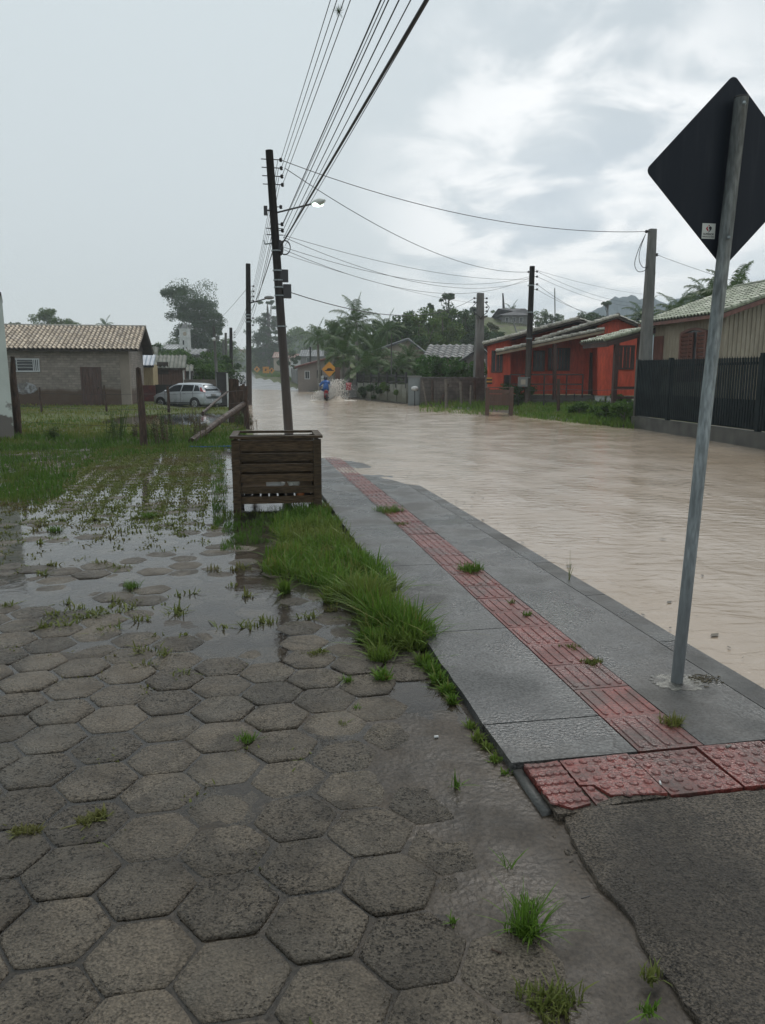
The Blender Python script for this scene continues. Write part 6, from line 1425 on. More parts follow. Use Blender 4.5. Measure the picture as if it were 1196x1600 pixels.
# dark metal fence
m_dfen=mat('dark_green_metal',(.008,.016,.019),(.005,.011,.013),spec=.1,sc_=2,r=(.45,.6),bump=.03); m_base=mat('fence_base',(.07,.07,.062),(.04,.042,.038),sc_=1,r=(.3,.6),bump=.2,bs=8,fine=.2,fs=8)
f0=at(991,669,0); f1=at(1196,703,0); dF=(f1-f0); L0=dF.length; dF.normalize(); f2=f1+dF*7; L=(f2-f0).length
fen=thing('metal_fence',f0,'tall dark picket fence on a concrete base in front of the beige house','fence'); nf=dF.cross(Vector((0,0,1)))
if nf.x>0: nf=-nf
mb=MB(); mb.beam(f0+Vector((0,0,.10)),f2+Vector((0,0,.10)),.22,.56,up=(0,0,1)); mb.build('base',m_base,fen)
step=.118; k=int(L/step); mb=MB()
for i in range(k):
    p=f0+dF*(.12+step*i); ht=2.14-.004*i*.3; q=p+nf*.03
    mb.beam(q+Vector((0,0,.42)),q+Vector((0,0,ht-.05)),.07,.02,up=nf); mb.add([q+dF*-.022+Vector((0,0,ht-.05)),q+dF*.022+Vector((0,0,ht-.05)),q+Vector((0,0,ht))],[(0,1,2)])
mb.build('pickets',m_dfen,fen)
mb=MB()
for z in (.5,1.05,1.9): mb.beam(f0+Vector((0,0,z)),f2+Vector((0,0,z)),.03,.06,up=(0,0,1))
mb.build('rail',m_dfen,fen)
mb=MB(); mb.prism([f0-nf*.03+Vector((0,0,.4)),f2-nf*.03+Vector((0,0,.4)),f2-nf*.03+Vector((0,0,1.02)),f0-nf*.03+Vector((0,0,1.02))],-nf*.006); mb.build('kick_panel',m_dfen,fen)
for i in range(7):
    p=f0+dF*(.03+L*i/6.2); mb=MB(); mb.beam(p+Vector((0,0,.3)),p+Vector((0,0,2.12)),.13,.10,up=nf); mb.build('post',m_base if i==0 else m_dfen,fen)
p=f0+dF*1.35-nf*.12; t=thing('fence_poster',p+Vector((0,0,.8)),'faded yellowish notice hanging behind the dark pickets','notice'); mb=MB(); mb.beam(p+Vector((0,0,.85)),p+Vector((0,0,1.62)),.30,.01,up=nf); mb.build('sheet',m_greyw,t); mb=MB(); mb.beam(p+nf*.012+Vector((0,0,1.2)),p+nf*.012+Vector((0,0,1.42)),.18,.006,up=nf); mb.build('picture',mat('mustard',(.30,.20,.07),(.12,.10,.07),sc_=8,edge=(.45,.55),r=(.6,.6),bump=0),t)
for k_ in (1.95,2.08): mb=MB(); p=f0+dF*k_-nf*.15; mb.tube([p+Vector((0,0,.7)),p+Vector((0,0,2.0))],.018,6); tag(mb.build('white_pipe',m_white),'thin white pipe rising behind the dark pickets','pipe','white pipes behind the dark fence')

# ---------------------------------------------------------------- poles and cables
def pole(base,top,r0,r1,m,label,name='utility_pole',sq=False,group='utility poles along the street'):
    t=thing(name,base,label,'utility pole',group); mb=MB()
    b=Vector(base)-Vector((0,0,.4)); tp=Vector(top)
    if sq: mb.frustum(b,tp,ST.e*r0,ST.d*r0*.8,ST.e*r1,ST.d*r1*.8)
    else: mb.tube([b,b.lerp(tp,.5),tp],[r0,(r0+r1)/2,r1],14)
    mb.build('shaft',m,t,smooth=not sq); return t
def insul(t,p,d_,L=.16,r=.035,hor=True):
    mb=MB(); q=p+d_*L; mb.tube([p,q],.012,6); mb.tube([q-Vector((0,0,.045)),q-Vector((0,0,.02)),q,q+Vector((0,0,.02)),q+Vector((0,0,.045))],[r*.6,r,r*.55,r,r*.6],9); mb.build('insulator',m_iron,t)
    return q
B1=Vector((at(446,689).x,20.4,0)); T1=atY(421,235,20.4)
p1=pole(B1,T1,.125,.095,m_pole,'leaning tarred pole with a lit street lamp behind the slatted crate')
def on1(py): 
    k=(atY(421+(py-235)*.0572,py,20.4).z)/T1.z; return B1.lerp(T1,k)
A1=[]
for py in (249,262,275,288): A1.append(insul(p1,on1(py)+ST.e*.07,ST.e,.20,.045))
for py in (249,262,275,288,367,357): 
    mb=MB(); q=on1(py); mb.tube([q-ST.e*.22,q+ST.e*.2],.012,6); mb.build('bolt',m_iron,p1)
A2=[]
for py in (323,350,360): A2.append(insul(p1,on1(py)+ST.e*.07,ST.e,.12,.045))
mb=MB(); c_=on1(386)+ST.e*.22; 
for s_ in (0,1): mb.tube([c_+Vector((.14*math.cos(a),-.03*s_,.17*math.sin(a)-.02*s_)) for a in np.linspace(-2.6,2.4,20)],.010,5,cap=False)
mb.sphere(on1(387)+ST.e*.10,(.09,.10,.2),10,6); mb.build('cable_coil',m_cable,p1)
for py,h in ((431,.30),(455,.34)):
    mb=MB(); q=on1(py); mb.box(q+ST.e*(.15 if py==431 else .20)-Vector((0,0,h/2)),.20,.18,h); mb.build('junction_box',m_iron,p1)
mb=MB()
for py in (392,423,438,449,462,510): q=on1(py); mb.tube([q-Vector((0,0,.015)),q+Vector((0,0,.015))],.135,14)
mb.build('steel_band',m_gal,p1)
mb=MB(); q=on1(329); mb.box(q-ST.e*.20-Vector((0,0,.12)),.09,.09,.22); mb.tube([q-ST.e*.2,q],.02,6); mb.build('photocell_box',m_iron,p1)
mb=MB(); q=on1(380); mb.tube([q-ST.e*.05,q-ST.e*.28+Vector((0,0,-.03)),q-ST.e*.30+Vector((0,0,.06))],.02,6); mb.build('bracket',m_gal,p1)
# street lamp: arm and lit head
a_=on1(332)+ST.e*.08; b_=atY(490,318,19.6); mb=MB(); mb.tube([a_,a_.lerp(b_,.5)-Vector((0,0,.0)),b_],.022,8); arm=mb.build('lamp_arm',m_iron,p1,smooth=True)
dl=(b_-a_).normalized(); h0=b_-dl*.05; h1=b_+dl*.38
mb=MB(); mb.tube([h0,h0+dl*.10,h0+dl*.28,h1],[.04,.075,.085,.03],12); mb.build('lamp_housing',m_sticker,arm,smooth=True)
m_lamp=bpy.data.materials.new('lamp_glow'); m_lamp.use_nodes=True; bs_=m_lamp.node_tree.nodes['Principled BSDF']; bs_.inputs['Base Color'].default_value=(.7,.85,.75,1); bs_.inputs['Emission Color'].default_value=(.72,1,.86,1); bs_.inputs['Emission Strength'].default_value=3.5
mb=MB(); mb.sphere(h0+dl*.20-Vector((0,0,.05)),(.14,.08,.05),14,8); mb.build('lamp_glass',m_lamp,arm,smooth=True)
# second pole and the thin row beyond it
def vpole(px,pyt,Y,r0,r1,m,label,h=None,pxb=None,**k):
    b=gp(pxb or px,Y); tp=atY(px,pyt,Y); return pole(b,tp,r0,r1,m,label,**k),b,tp
p2,B2,T2=vpole(388,412,44,.17,.13,m_pole,'tall dark pole rising behind the thick reddish corner post')
A3=[insul(p2,atY(390,y,44),ST.e,.22,.06) for y in (447,455,463,470)]
A3b=[insul(p2,atY(390,y,44),ST.e,.20,.06) for y in (497,508)]
mb=MB(); mb.tube([atY(389,474,44),atY(408,469,43.2),atY(418,466,43)],.035,6); ar=mb.build('lamp_arm',m_iron,p2); mb=MB(); mb.sphere(atY(421,465,42.9),(.28,.14,.10),10,6); mb.build('lamp_housing',m_greyw,ar,smooth=True)
mb=MB()
for y in (492,497,503): q=atY(388,y,44); mb.tube([q-Vector((0,0,.03)),q+Vector((0,0,.03))],.17,12)
mb.build('steel_band',m_gal,p2)
p3,B3,T3=vpole(361,512,74,.2,.14,m_pole,'dark pole standing left of the white car far down the road')
A4=[insul(p3,atY(362,y,74),ST.e,.3,.09) for y in (519,523,527)]
p4,B4,T4=vpole(353,520,95,.2,.14,m_conc,'thin grey pole second left of the white car')
p5,B5,T5=vpole(334,510,58,.13,.09,m_conc,'slim grey pole with a small lamp left of the dark gate pillar',pxb=340)
mb=MB(); mb.sphere(atY(334.5,530,57.8),.14,10,6); mb.build('lamp_shade',m_white,p5,smooth=True)
p6,B6,T6=vpole(349,532,125,.2,.15,m_conc,'faint short pole between the slim grey poles')
pole(gp(486,120),atY(485,542,120),.17,.12,m_pole,'dark pole in front of the reddish gabled house')
p7,B7,T7=vpole(832,416,38.1,.16,.125,m_pole,'dark tarred pole with a meter box before the red house',pxb=825)
mb=MB(); q=atY(817.5,604,37.9); mb.box(q+ST.e*-.02,.44,.22,.46,W0); mb.build('meter_box',m_greyw,p7)
mb=MB(); mb.box(q+ST.e*-.02+Vector((0,-.115,.1)),.22,.012,.24,W0); mb.build('meter_window',m_cream,p7)
A7=[insul(p7,atY(830,y,38.1)+ST.e*.05,ST.e,.26,.055) for y in (424,432,444,452)]
A7l=insul(p7,atY(829,425,38.1),-ST.e,.1,.05)
mb=MB()
for y in (446,488,529,590): q=atY(831-(y-416)*.035,y,38.1); mb.tube([q-Vector((0,0,.025)),q+Vector((0,0,.025))],.16,12)
mb.build('steel_band',m_gal,p7)
p8,B8,T8=vpole(751,458,44,.30,.17,m_conc,'squarish concrete pole at the right end of the block wall',sq=True,pxb=748)
A8=[insul(p8,atY(755,y,44),ST.e,.22,.07) for y in (466,472,480,486,494)]; A8l=[insul(p8,atY(747,y,44),-ST.e,.2,.07) for y in (466,472,484,491)]
mb=MB(); mb.box(atY(751,497,44),.5,.45,.12); mb.build('collar',m_conc,p8)
for s_,px in ((0,745),(1,758)):
    mb=MB(); mb.tube([atY(px,y_,43.7)+Vector((.25*math.sin(k*1.3)*(1 if s_ else -1),0,0)) for k,y_ in enumerate((472,480,488,495,499))],.02,5,cap=False); mb.build('wire_loop',m_cable,p8)
mb=MB(); mb.tube([atY(745,500,43.8),atY(744,560,43.8),atY(742,626,43.8)],.05,6); mb.build('conduit',m_greyw,p8)
B9=at(1008,655,0); Y9=25.2; p9,B9,T9=vpole(1020,358,Y9,.20,.105,m_conc,'tapered grey concrete pole behind the left end of the dark fence',sq=True,pxb=1007)
A9=insul(p9,atY(1016,362,Y9),-ST.e,.12,.05); A9b=insul(p9,atY(1022,398,Y9),ST.e,.10,.05); insul(p9,atY(1021,427,Y9),ST.e,.05,.03); insul(p9,atY(1015,415,Y9),-ST.e,.05,.03)
def loop(pts,Y): return [atY(x,y,Y) for x,y in pts]
def smooth_(pts,k=6):
    o=[]; P_=[pts[0]]+pts+[pts[-1]]
    for i in range(1,len(P_)-2):
        for j in range(k):
            t=j/k; a,b,c,d=P_[i-1:i+3]; o.append(.5*((2*b)+(c-a)*t+(2*a-5*b+4*c-d)*t*t+(3*b-a-3*c+d)*t**3))
    return o+[pts[-1]]
for k_,L_ in enumerate(([(1009,366),(998,390),(992,412),(997,424),(1007,423),(1013,416)],[(1009,366),(1001,388),(999,405),(1004,417),(1012,418)])):
    mb=MB(); mb.tube(smooth_(loop(L_,Y9-.2)),.011,5,cap=False); mb.build('wire_loop',m_cable,p9)
pole(gp(786,150),atY(786,458,150),.35,.12,m_iron,'tall thin mast standing beside the hilltop house','mast',group=None)['category']='mast'
pole(gp(810,128),atY(799,492,128),.14,.1,m_greyw,'short thin pole on the hill lawn','mast',group=None)['category']='mast'
pole(gp(868,240),atY(867,450,240),.25,.15,m_greyw,'faint thin antenna mast far behind the red house','mast',group=None)['category']='mast'
p_,b_,t_=vpole(612,522,50,.05,.04,m_conc,'thin grey pole rising by the low garden wall and palms',group=None)
# overhead lines from the leaning pole back over the camera
def overhead(A_,px,r_,label,group,zoff=-.1,yend=-9):
    r=ray(px,0); k=(A_.z+zoff-CAMZ)/r.z; P_=r*k+Vector((0,0,CAMZ)); d=P_-A_; q=A_+d*((yend-A_.y)/d.y); 
    wire('power_line',sagp(A_,q,.02,10),r_,label,'cable',group)
for k_,(A_,px) in enumerate(zip(A1,(516,526,537,547))): overhead(A_,px,.0065,'one of four parallel thin lines running up from the top insulators of the leaning pole','four top power lines')
for (py,px,r_) in ((350,594,.009),(352,600,.005),(360,606,.007)): overhead(on1(py)+ST.e*.2,px,r_,'one of three thin lines left in the lower bundle above the leaning pole','lower bundle, left three lines')
for (py,px,r_) in ((372,622,.007),(378,640,.006)): overhead(on1(py)+ST.e*.2,px,r_,'one of two thin lines in the middle of the lower bundle above the leaning pole','lower bundle, middle lines')
overhead(on1(384)+ST.e*.12,664,.019,'thick twisted black cable slanting from the leaning pole to the top edge',None); overhead(on1(384)+ST.e*.22,668,.005,'thin line running just right of the thick black cable',None)
def span(A_,B_,sag,r_,label,group=None): return wire('power_line',sagp(A_,B_,sag,20),r_,label,'cable',group)
span(A1[0],A9,.50,.010,'uppermost long line crossing the sky to the grey concrete pole')
span(A1[1]+ST.e*.1,A7l,.70,.010,'second long line drooping from the leaning pole to the meter pole')
for k_,(y0,y1,s_) in enumerate(((367,436,.35),(370,438,.75),(386,432,.6),(390,434,.9))): span(on1(y0)+ST.e*.2,atY(828,y1,38.1),s_,.007,['upper of four thin lines between leaning pole and meter pole','second of four thin lines between leaning pole and meter pole','third of four thin lines between leaning pole and meter pole','lowest of four thin lines between leaning pole and meter pole'][k_])
span(on1(395)+ST.e*.1,atY(748,474,44),.2,.006,'faint line sloping from the leaning pole down to the squarish concrete pole')
span(on1(456)+ST.e*.25,A8l[0],.75,.013,'dark drooping line from the junction box to the squarish concrete pole')
# thick pole to pole lines
for k_,(y0,B_) in enumerate(zip((249,262,275,288),A3)): span(on1(y0)+ST.e*.2,B_,.12,.007,'one of four thin lines joining the tops of the two tall dark poles','lines between the two tall poles')
for k_,(y0,y1) in enumerate(((352,497),(360,508),(380,488))): span(on1(y0)-ST.e*.02,atY(391,y1,44),.2,.008 if k_<2 else .014,'one of three lower lines joining the two tall dark poles','lower lines between the two tall poles')
for A_,B_ in zip(A3[:3],A4): span(A_,B_,.3,.012,'one of three faint lines from the second tall pole to the pole beyond','faint lines down the street')
for A_,q in zip(A4,(0,1,2)): span(A_,atY(351,524+q*3,118),.3,.012,'one of three faint lines along the row of distant poles','faint lines at the distant poles')
span(atY(385,452,44),gp(300,70)+Vector((0,0,5.0)),.5,.010,'single line dropping left from the second tall pole towards the sheds')
# lines right of the meter pole
for k_,(A_,px,py) in enumerate(((A7[0],1003,474),(A7[1],1003,479),(A7[2],975,505),(A7[3],990,500))):
    B_=atY(px,py,60 if k_<2 else 40.5); span(A_,B_,.35,.008,['upper faint line leaving the meter pole to the right','second faint line leaving the meter pole to the right','steep line dropping from the meter pole to the red roof','lowest line dropping from the meter pole behind the beige roof'][k_])
span(atY(834,421,38.1),atY(1045,462,70),.3,.007,'thin top line running right from the meter pole behind the concrete pole')
span(A9b,atY(1220,470,25)+Vector((1,0,0)),.1,.006,'thin line running right from the concrete pole behind the sign plate')
# bromeliad growing on a line, and a small clamp
q=A1[2]; r=ray(530,18); k=(q.z-.1-CAMZ)/r.z; c=r*k+Vector((0,0,CAMZ)); V=[];Fq=[]
for i in range(46):
    a=random.uniform(0,6.28); e=random.uniform(-1.0,1.3); d=Vector((math.cos(a)*math.cos(e),math.sin(a)*math.cos(e),math.sin(e))); L_=random.uniform(.05,.12); s_=d.cross(Vector((0,0,1))).normalized()*.004
    m_=d*L_*.6; tp=d*L_+Vector((0,0,.02)); o=len(V); V+=[tuple(-s_),tuple(s_),tuple(m_+s_*.7),tuple(m_-s_*.7),tuple(tp)]; Fq+=[(o,o+1,o+2,o+3),(o+3,o+2,o+4,o+4)]
tag(np_mesh('air_plant',V,[np.array([f for f in Fq if f[2]!=f[3]]),np.array([f[:3] for f in Fq if f[2]==f[3]])],m_leaf2,loc=c),'small spiky air plant growing on an overhead line at the top edge','plant')

# ---------------------------------------------------------------- the road sign seen from behind
b=at(1055,1066,.045); Ys=b.y; T=atY(1159,152,Ys); sg=thing('road_sign',b,'black backed diamond road sign on a galvanized post in the sidewalk','road sign')
mb=MB(); mb.tube([b-Vector((0,0,.25)),b.lerp(T,.5),T],[.030,.030,.0305],20); mb.build('post',m_gal,sg,smooth=True)
mb=MB(); mb.tube([T-Vector((0,0,.004)),T+Vector((0,0,.004))],.031,20); mb.build('post_cap',m_iron,sg)
FS=Frame(-12); cpx=atY(1141,271,Ys+.05); cs=Vector((cpx.x,Ys,cpx.z))+FS.d*.045
hd=.425; rr=.028; ring=[]
for k in range(4):
    a0=math.pi/2*k; c_=(math.cos(a0)*(hd-rr*1.414),math.sin(a0)*(hd-rr*1.414))
    for j in range(7): a=a0-math.pi/4+math.pi/2*j/6; ring.append((c_[0]+rr*math.cos(a),c_[1]+rr*math.sin(a)))
RT=R(1.2); rot=lambda x,y:(x*math.cos(RT)-y*math.sin(RT),x*math.sin(RT)+y*math.cos(RT))
ring=[rot(*q) for q in ring]
PL=lambda x,y,z=0:cs+FS.e*x+Vector((0,0,y))-FS.d*z
mb=MB(); mb.prism([PL(x,y) for x,y in ring],FS.d*.0035); plate=mb.build('plate',m_black,sg)
mb=MB(); mb.prism([PL(x*.995,y*.995,-.0055) for x,y in ring],FS.d*.001); mb.build('sign_face',m_sign,plate)
nc_=Vector((-.4,-.916,0)); ec_=Vector((.916,-.4,0))
for y in (.335,-.30):
    mb=MB(); z=cs.z+y; z=min(z,T.z-.035); q=b.lerp(T,(z-b.z)/(T.z-b.z))+ec_*.014; mb.tube([q+nc_*.024,q+nc_*.036],[.011,.009],6); mb.tube([q+nc_*.034,q+nc_*.046],.006,6); mb.build('bolt',m_gal,sg)
# sticker with its emblem and lettering
sp=atY(1104.5,362,Ys+.04); sxx=(sp-cs).dot(FS.e); szz=sp.z-cs.z; ss=.0345
SK=lambda x,y,z=.0:PL(sxx+x,szz+y,z)
mb=MB(); mb.prism([SK(-ss,-ss,.0008),SK(ss,-ss,.0008),SK(ss,ss,.0008),SK(-ss,ss,.0008)],-FS.d*.0006); st_=mb.build('sticker',m_sticker,plate)
def flatp(pts,m,name): mb=MB(); mb.prism([SK(x*ss,y*ss,.0016) for x,y in pts],-FS.d*.0004); mb.build(name,m,plate)
flatp([(-.46,.33),(-.18,.63),(-.10,.52),(-.22,.36),(-.02,.12),(-.08,-.02),(-.2,.02)],m_red,'emblem'); flatp([(.0,.83),(.13,.70),(.02,.62),(-.10,.72)],m_red,'emblem')
flatp([(.02,.55),(.22,.64),(.42,.52),(.44,.30),(.30,.08),(.12,-.06),(-.02,-.22),(-.04,-.10),(.08,.02),(.14,.18),(.0,.36)],m_ink,'emblem')
def text(s,size,x,y,m):
    c_=bpy.data.curves.new('lettering','FONT'); c_.body=s; c_.align_x='CENTER'; c_.size=size; c_.extrude=.00015; c_.offset=.0002
    o=bpy.data.objects.new('lettering',c_); C.objects.link(o); dg=bpy.context.evaluated_depsgraph_get(); dg.update(); me=bpy.data.meshes.new_from_object(o.evaluated_get(dg)); bpy.data.objects.remove(o)
    mesh=bpy.data.objects.new('lettering',me); me.materials.clear(); me.materials.append(m); C.objects.link(mesh); mesh.parent=plate
    mesh.location=SK(x*ss,y*ss,.0022)-ROOT[sg.name]; mesh.rotation_euler=(R(90),0,R(12)); return mesh
text('SUPERIOR',.0125,0,-.52,m_ink); text('SINALIZAÇÃO VIÁRIA',.0062,0,-.80,m_ink)
# pale concrete collar round the post foot
mb=MB(); pl=[]
for k in range(44):
    a=2*math.pi*k/44; q=.15*(1+.42*nz(math.cos(a)*1.7+3,math.sin(a)*1.7)+.3*nz(math.cos(a)*5,math.sin(a)*5)); pl.append(b+Vector((q*1.05*math.cos(a)+.01,q*.75*math.sin(a),.003)))
mb.prism([p-Vector((0,0,.03)) for p in pl],(0,0,.03)); m_pale=mat('pale_patch',(.25,.235,.20),(.10,.10,.09),sc_=9,r=(.2,.5),bump=.7,bs=50,fine=.4,fs=40,fn=chain(grime(9,(.06,.052,.045),.5,.62,.8),cracks(7,.02,.4))); tag(mb.build('concrete_patch',m_pale,origin=b),'pale ragged concrete patch round the foot of the sign post','patch')
mb=MB()
for i in range(60):
    q=b+Vector((random.gauss(.16,.045),random.gauss(.03,.03),.004+.004*random.random())); a=random.uniform(0,6.28); L_=random.uniform(.008,.035); d=Vector((math.cos(a),math.sin(a),0)); mb.beam(q-d*L_/2,q+d*L_/2,.004,.003)
tag(mb.build('leaf_litter',m_dry),'brown dead leaf litter on the pale patch by the sign post','litter',kind='stuff')
for (px,py,l_,w_,m_,lab,nm) in [(1032,1223,.022,.008,m_white,'white cigarette butt on the red warning tiles','cigarette_butt'),(682,1151,.018,.011,m_white,'tiny white scrap lying in the mud left of the sidewalk','paper_scrap'),(776,1486,.03,.006,m_post,'small brown twig on a paver near the bottom','twig'),(1139,1166,.03,.012,m_pale,'pale broken chip on the top edge of the warning tiles','chip'),(915,1402,.03,.004,m_iron,'short dark twig on the concrete apron','twig')]:
    c=at(px,py,.052 if px>900 else .012); a=random.uniform(-.6,.6) if px!=1032 else 1.4; d=Vector((math.cos(a),math.sin(a),0)); mb=MB(); mb.tube([c-d*l_/2,c+d*l_/2],w_/2,7); tag(mb.build(nm,m_,origin=c),lab,nm.replace('_',' '))

# ---------------------------------------------------------------- motorcycle, rider and splash
hdg=Frame(-8); c=Vector((ray(509,600).x/ray(509,600).y*51.5,51.5,-.10)); Pm=lambda x,y,z:c+hdg.e*x+hdg.d*y+Vector((0,0,z))
m_blue=mat('blue_raincoat',(.02,.12,.38),(.015,.09,.30),sc_=4,r=(.35,.5),bump=.4,bs=6); m_helm=mat('helmet',(.015,.02,.035),r=(.2,.2),bump=0)
mo=thing('motorcycle',c,'small red motorcycle ploughing through the flood water','motorcycle')
for y in (-.62,.62):
    mb=MB(); K=24
    mb.tube([Pm(0,y+.27*math.cos(2*math.pi*k/K),.30+.27*math.sin(2*math.pi*k/K)) for k in range(K+1)],.05,8,cap=False); wh=mb.build('wheel',m_tyre,mo,smooth=True)
    mb=MB(); mb.tube([Pm(-.03,y,.30),Pm(.03,y,.30)],.21,16); mb.build('rim',m_rimd,wh)
mb=MB(); mb.tube([Pm(0,-.62,.32),Pm(0,-.2,.40),Pm(0,.25,.42),Pm(0,.5,.85),Pm(0,.46,.95)],[.05,.12,.14,.05,.04],8); mb.sphere(Pm(0,.18,.78),(.13,.26,.13),10,6); mb.build('body',m_red,mo,smooth=True)
mb=MB(); mb.sphere(Pm(0,-.22,.80),(.13,.40,.07),10,6); mb.build('seat',m_iron,mo,smooth=True)
mb=MB(); mb.tube([Pm(-.05,.62,.3),Pm(-.05,.45,.95)],.025,6); mb.tube([Pm(.05,.62,.3),Pm(.05,.45,.95)],.025,6); mb.build('fork',m_gal,mo)
mb=MB(); mb.tube([Pm(-.36,.34,1.03),Pm(-.15,.44,1.0),Pm(.15,.44,1.0),Pm(.36,.34,1.03)],.018,6); mb.build('handlebar',m_iron,mo)
for s_ in (-1,1): mb=MB(); mb.tube([Pm(s_*.25,.38,1.03),Pm(s_*.36,.36,1.20)],.008,5); mb.sphere(Pm(s_*.38,.34,1.22),(.06,.02,.045)); mb.build('mirror',m_iron if s_>0 else m_white,mo)
mb=MB(); mb.frustum(Pm(0,-.78,.42),Pm(0,-.62,.74),hdg.e*.09,hdg.d*.02,hdg.e*.13,hdg.d*.03); mb.build('rear_fender',m_red,mo)
mb=MB(); mb.sphere(Pm(0,-.70,.76),(.11,.05,.06)); mb.build('taillight',m_tail,mo,smooth=True)
mb=MB(); mb.box(Pm(0,-.79,.48),.18,.02,.14,hdg); mb.build('number_plate',m_greyw,mo)
mb=MB(); mb.tube([Pm(.14,.1,.30),Pm(.15,-.3,.30),Pm(.16,-.65,.36)],[.03,.04,.05],7); mb.build('exhaust',m_gal,mo)
# rider: one continuous skinned body
def skin(name,pts,edges,rad,m,root=0,sub=2,**tg):
    me=bpy.data.meshes.new(name); me.from_pydata([tuple(p) for p in pts],edges,[]); o=bpy.data.objects.new(name,me); C.objects.link(o)
    o.modifiers.new('s','SKIN'); sd=o.modifiers.new('b','SUBSURF'); sd.levels=sub; sd.render_levels=sub
    for i,r_ in enumerate(rad): me.skin_vertices[0].data[i].radius=(r_,r_) if not isinstance(r_,tuple) else r_
    me.skin_vertices[0].data[root].use_root=True; me.materials.append(m); dg=bpy.context.evaluated_depsgraph_get(); dg.update(); m2=bpy.data.meshes.new_from_object(o.evaluated_get(dg)); bpy.data.objects.remove(o)
    m2.polygons.foreach_set('use_smooth',np.ones(len(m2.polygons),dtype=bool)); m2.materials.clear(); m2.materials.append(m); o=bpy.data.objects.new(name,m2); C.objects.link(o); return o
J=[(0,-.18,.90),(0,-.16,1.06),(0,-.08,1.24),(0,.0,1.36),(0,.04,1.45),(0,.06,1.56),
   (-.19,-.02,1.34),(-.34,.10,1.16),(-.34,.30,1.06),(.19,-.02,1.34),(.34,.10,1.16),(.34,.30,1.06),
   (-.11,-.12,.88),(-.22,.24,.78),(-.19,.10,.38),(-.19,.22,.30),(.11,-.12,.88),(.22,.24,.78),(.19,.10,.38),(.19,.22,.30)]
Ed=[(0,1),(1,2),(2,3),(3,4),(4,5),(3,6),(6,7),(7,8),(3,9),(9,10),(10,11),(0,12),(12,13),(13,14),(14,15),(0,16),(16,17),(17,18),(18,19)]
Rd=[.16,.17,.19,.17,.07,.09,.10,.08,.05,.10,.08,.05,.11,.09,.07,.06,.11,.09,.07,.06]
loc=c; pr_=skin('person',[Pm(*j)-c for j in J],Ed,Rd,m_blue); pr_.location=c; tag(pr_,'motorcyclist in a blue raincoat riding away through the flood, head bent','person')
mb=MB(); mb.sphere(Vector((0,0,0))+Pm(0,.07,1.60)-c,(.135,.15,.15),14,10); he=mb.build('helmet',m_helm,origin=(0,0,0),smooth=True); he.parent=pr_
for s_ in (-1,1):
    base=Pm(s_*.34,.31,1.055)-c; pts=[Vector((0,0,0)),Vector((0,.06,0))]
    P_=[base,base+hdg.d*.05]; E_=[(0,1)]; Rr=[.035,.036]
    for k in range(4):
        f0_=base+hdg.d*.07+hdg.e*((k-1.5)*.022); i0=len(P_); P_+=[f0_,f0_+hdg.d*.03-Vector((0,0,.012)),f0_+hdg.d*.03-Vector((0,0,.045))]; E_+=[(1,i0),(i0,i0+1),(i0+1,i0+2)]; Rr+=[.010,.009,.008]
    i0=len(P_); P_+=[base-hdg.e*s_*.035+hdg.d*.02-Vector((0,0,.01)),base-hdg.e*s_*.03+hdg.d*.05-Vector((0,0,.035))]; E_+=[(0,i0),(i0,i0+1)]; Rr+=[.011,.009]
    hd_=skin('hand',P_,E_,Rr,mat('skin_tone',(.35,.2,.14),r=(.5,.5),bump=0) if 'skin_tone' not in bpy.data.materials else bpy.data.materials['skin_tone'],sub=1); hd_.parent=pr_
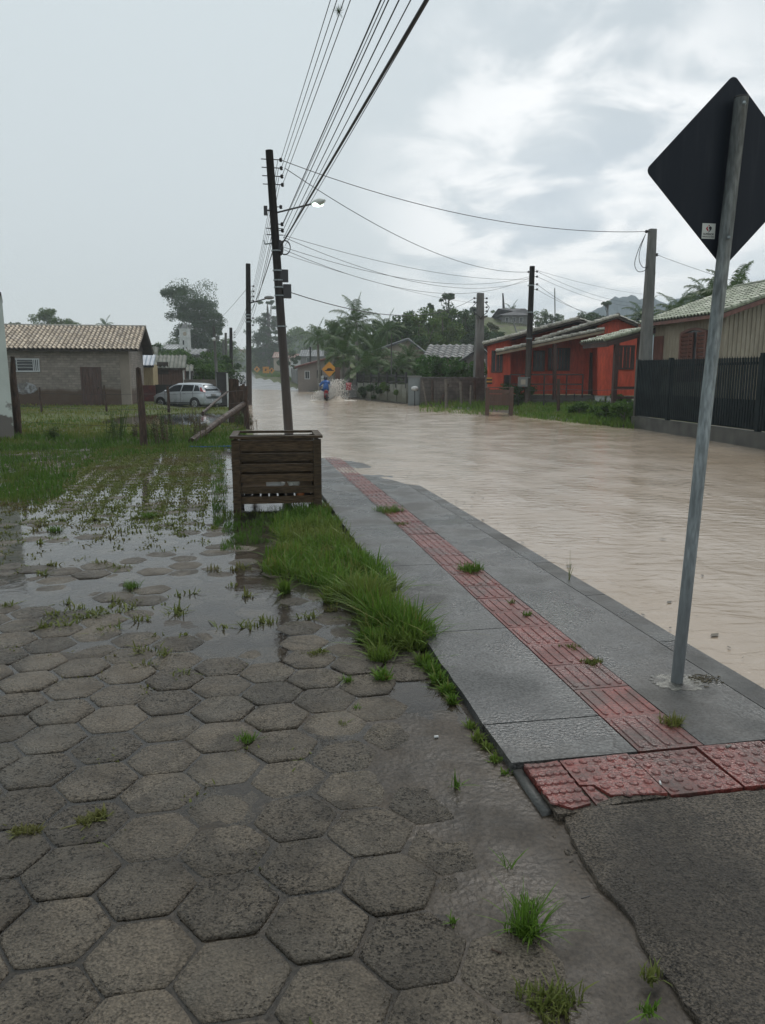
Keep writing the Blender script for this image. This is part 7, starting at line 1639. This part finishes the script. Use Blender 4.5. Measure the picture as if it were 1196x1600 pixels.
# splash: sheets of droplets thrown to both sides, and churned foam
m_spray=mat('muddy_spray',(.85,.81,.75),(.8,.75,.68),sc_=4,r=(.3,.3),bump=0); g=np.random.default_rng(5); nS=20000
side=np.where(g.random(nS)<.62,1,-1); t_=g.random(nS); vx=side*g.uniform(.15,1.0,nS)**1.0; 
x=side*.12+vx*np.where(side>0,1.9,.95)*t_; zz_=np.maximum(.02,(g.uniform(.1,1.0,nS)**1.5*np.where(side>0,4.6,2.4)*t_-np.where(side>0,3.7,2.2)*t_*t_)); y=g.normal(0,.30,nS)-.5*t_
ctr=np.stack([x*hdg.e.x+y*hdg.d.x,x*hdg.e.y+y*hdg.d.y,zz_+.12],-1); s_=g.uniform(.006,.02,nS)*(1.2-.5*t_)*np.where(g.random(nS)<.12,2.2,1); dr=np.array([[1,1,1],[-1,-1,1],[-1,1,-1],[1,-1,-1]])*.6
V=(ctr[:,None,:]+dr[None]*s_[:,None,None]*np.array([1,1,1.7])).reshape(-1,3); bI=np.arange(nS)[:,None]*4; Fq=np.concatenate([bI+np.array([f]) for f in ((0,1,2),(0,3,1),(0,2,3),(1,3,2))])
tag(np_mesh('splash',V,[Fq],m_spray,loc=c),'muddy spray thrown up on both sides of the motorcycle','splash',kind='stuff')
mb=MB(); mb.grid(lambda i,j:c+hdg.e*((i-.42)*3.6)+hdg.d*((j-.6)*4)+Vector((0,0,.10+(.30*math.exp(-((i-.62)/.14)**2-((j-.55)/.25)**2)+.16*math.exp(-((i-.30)/.10)**2-((j-.55)/.2)**2))*(1+.9*nz(i*14,j*9))+.015*nz(i*20,j*16)-.05*max(abs(i-.5),abs(j-.5))**2*4)),48,40)
tag(mb.build('churned_water',mat('foamy_water',(.46,.38,.30),(.36,.29,.22),sc_=3,r=(.2,.4),bump=.5,bs=6),origin=c,smooth=True),kind='structure')

# ---------------------------------------------------------------- rainy air
m_haze=bpy.data.materials.new('rain_haze'); m_haze.use_nodes=True; t=m_haze.node_tree; t.nodes.clear(); o=N(t,'ShaderNodeOutputMaterial'); pv=N(t,'ShaderNodeVolumePrincipled'); t.links.new(pv.outputs[0],o.inputs['Volume'])
pv.inputs['Color'].default_value=(.90,.95,1,1); pv.inputs['Density'].default_value=.0008
mb=MB(); mb.box(Vector((60,290,-8)),960,640,80,W0); hz=mb.build('haze',m_haze); tag(hz,kind='stuff')
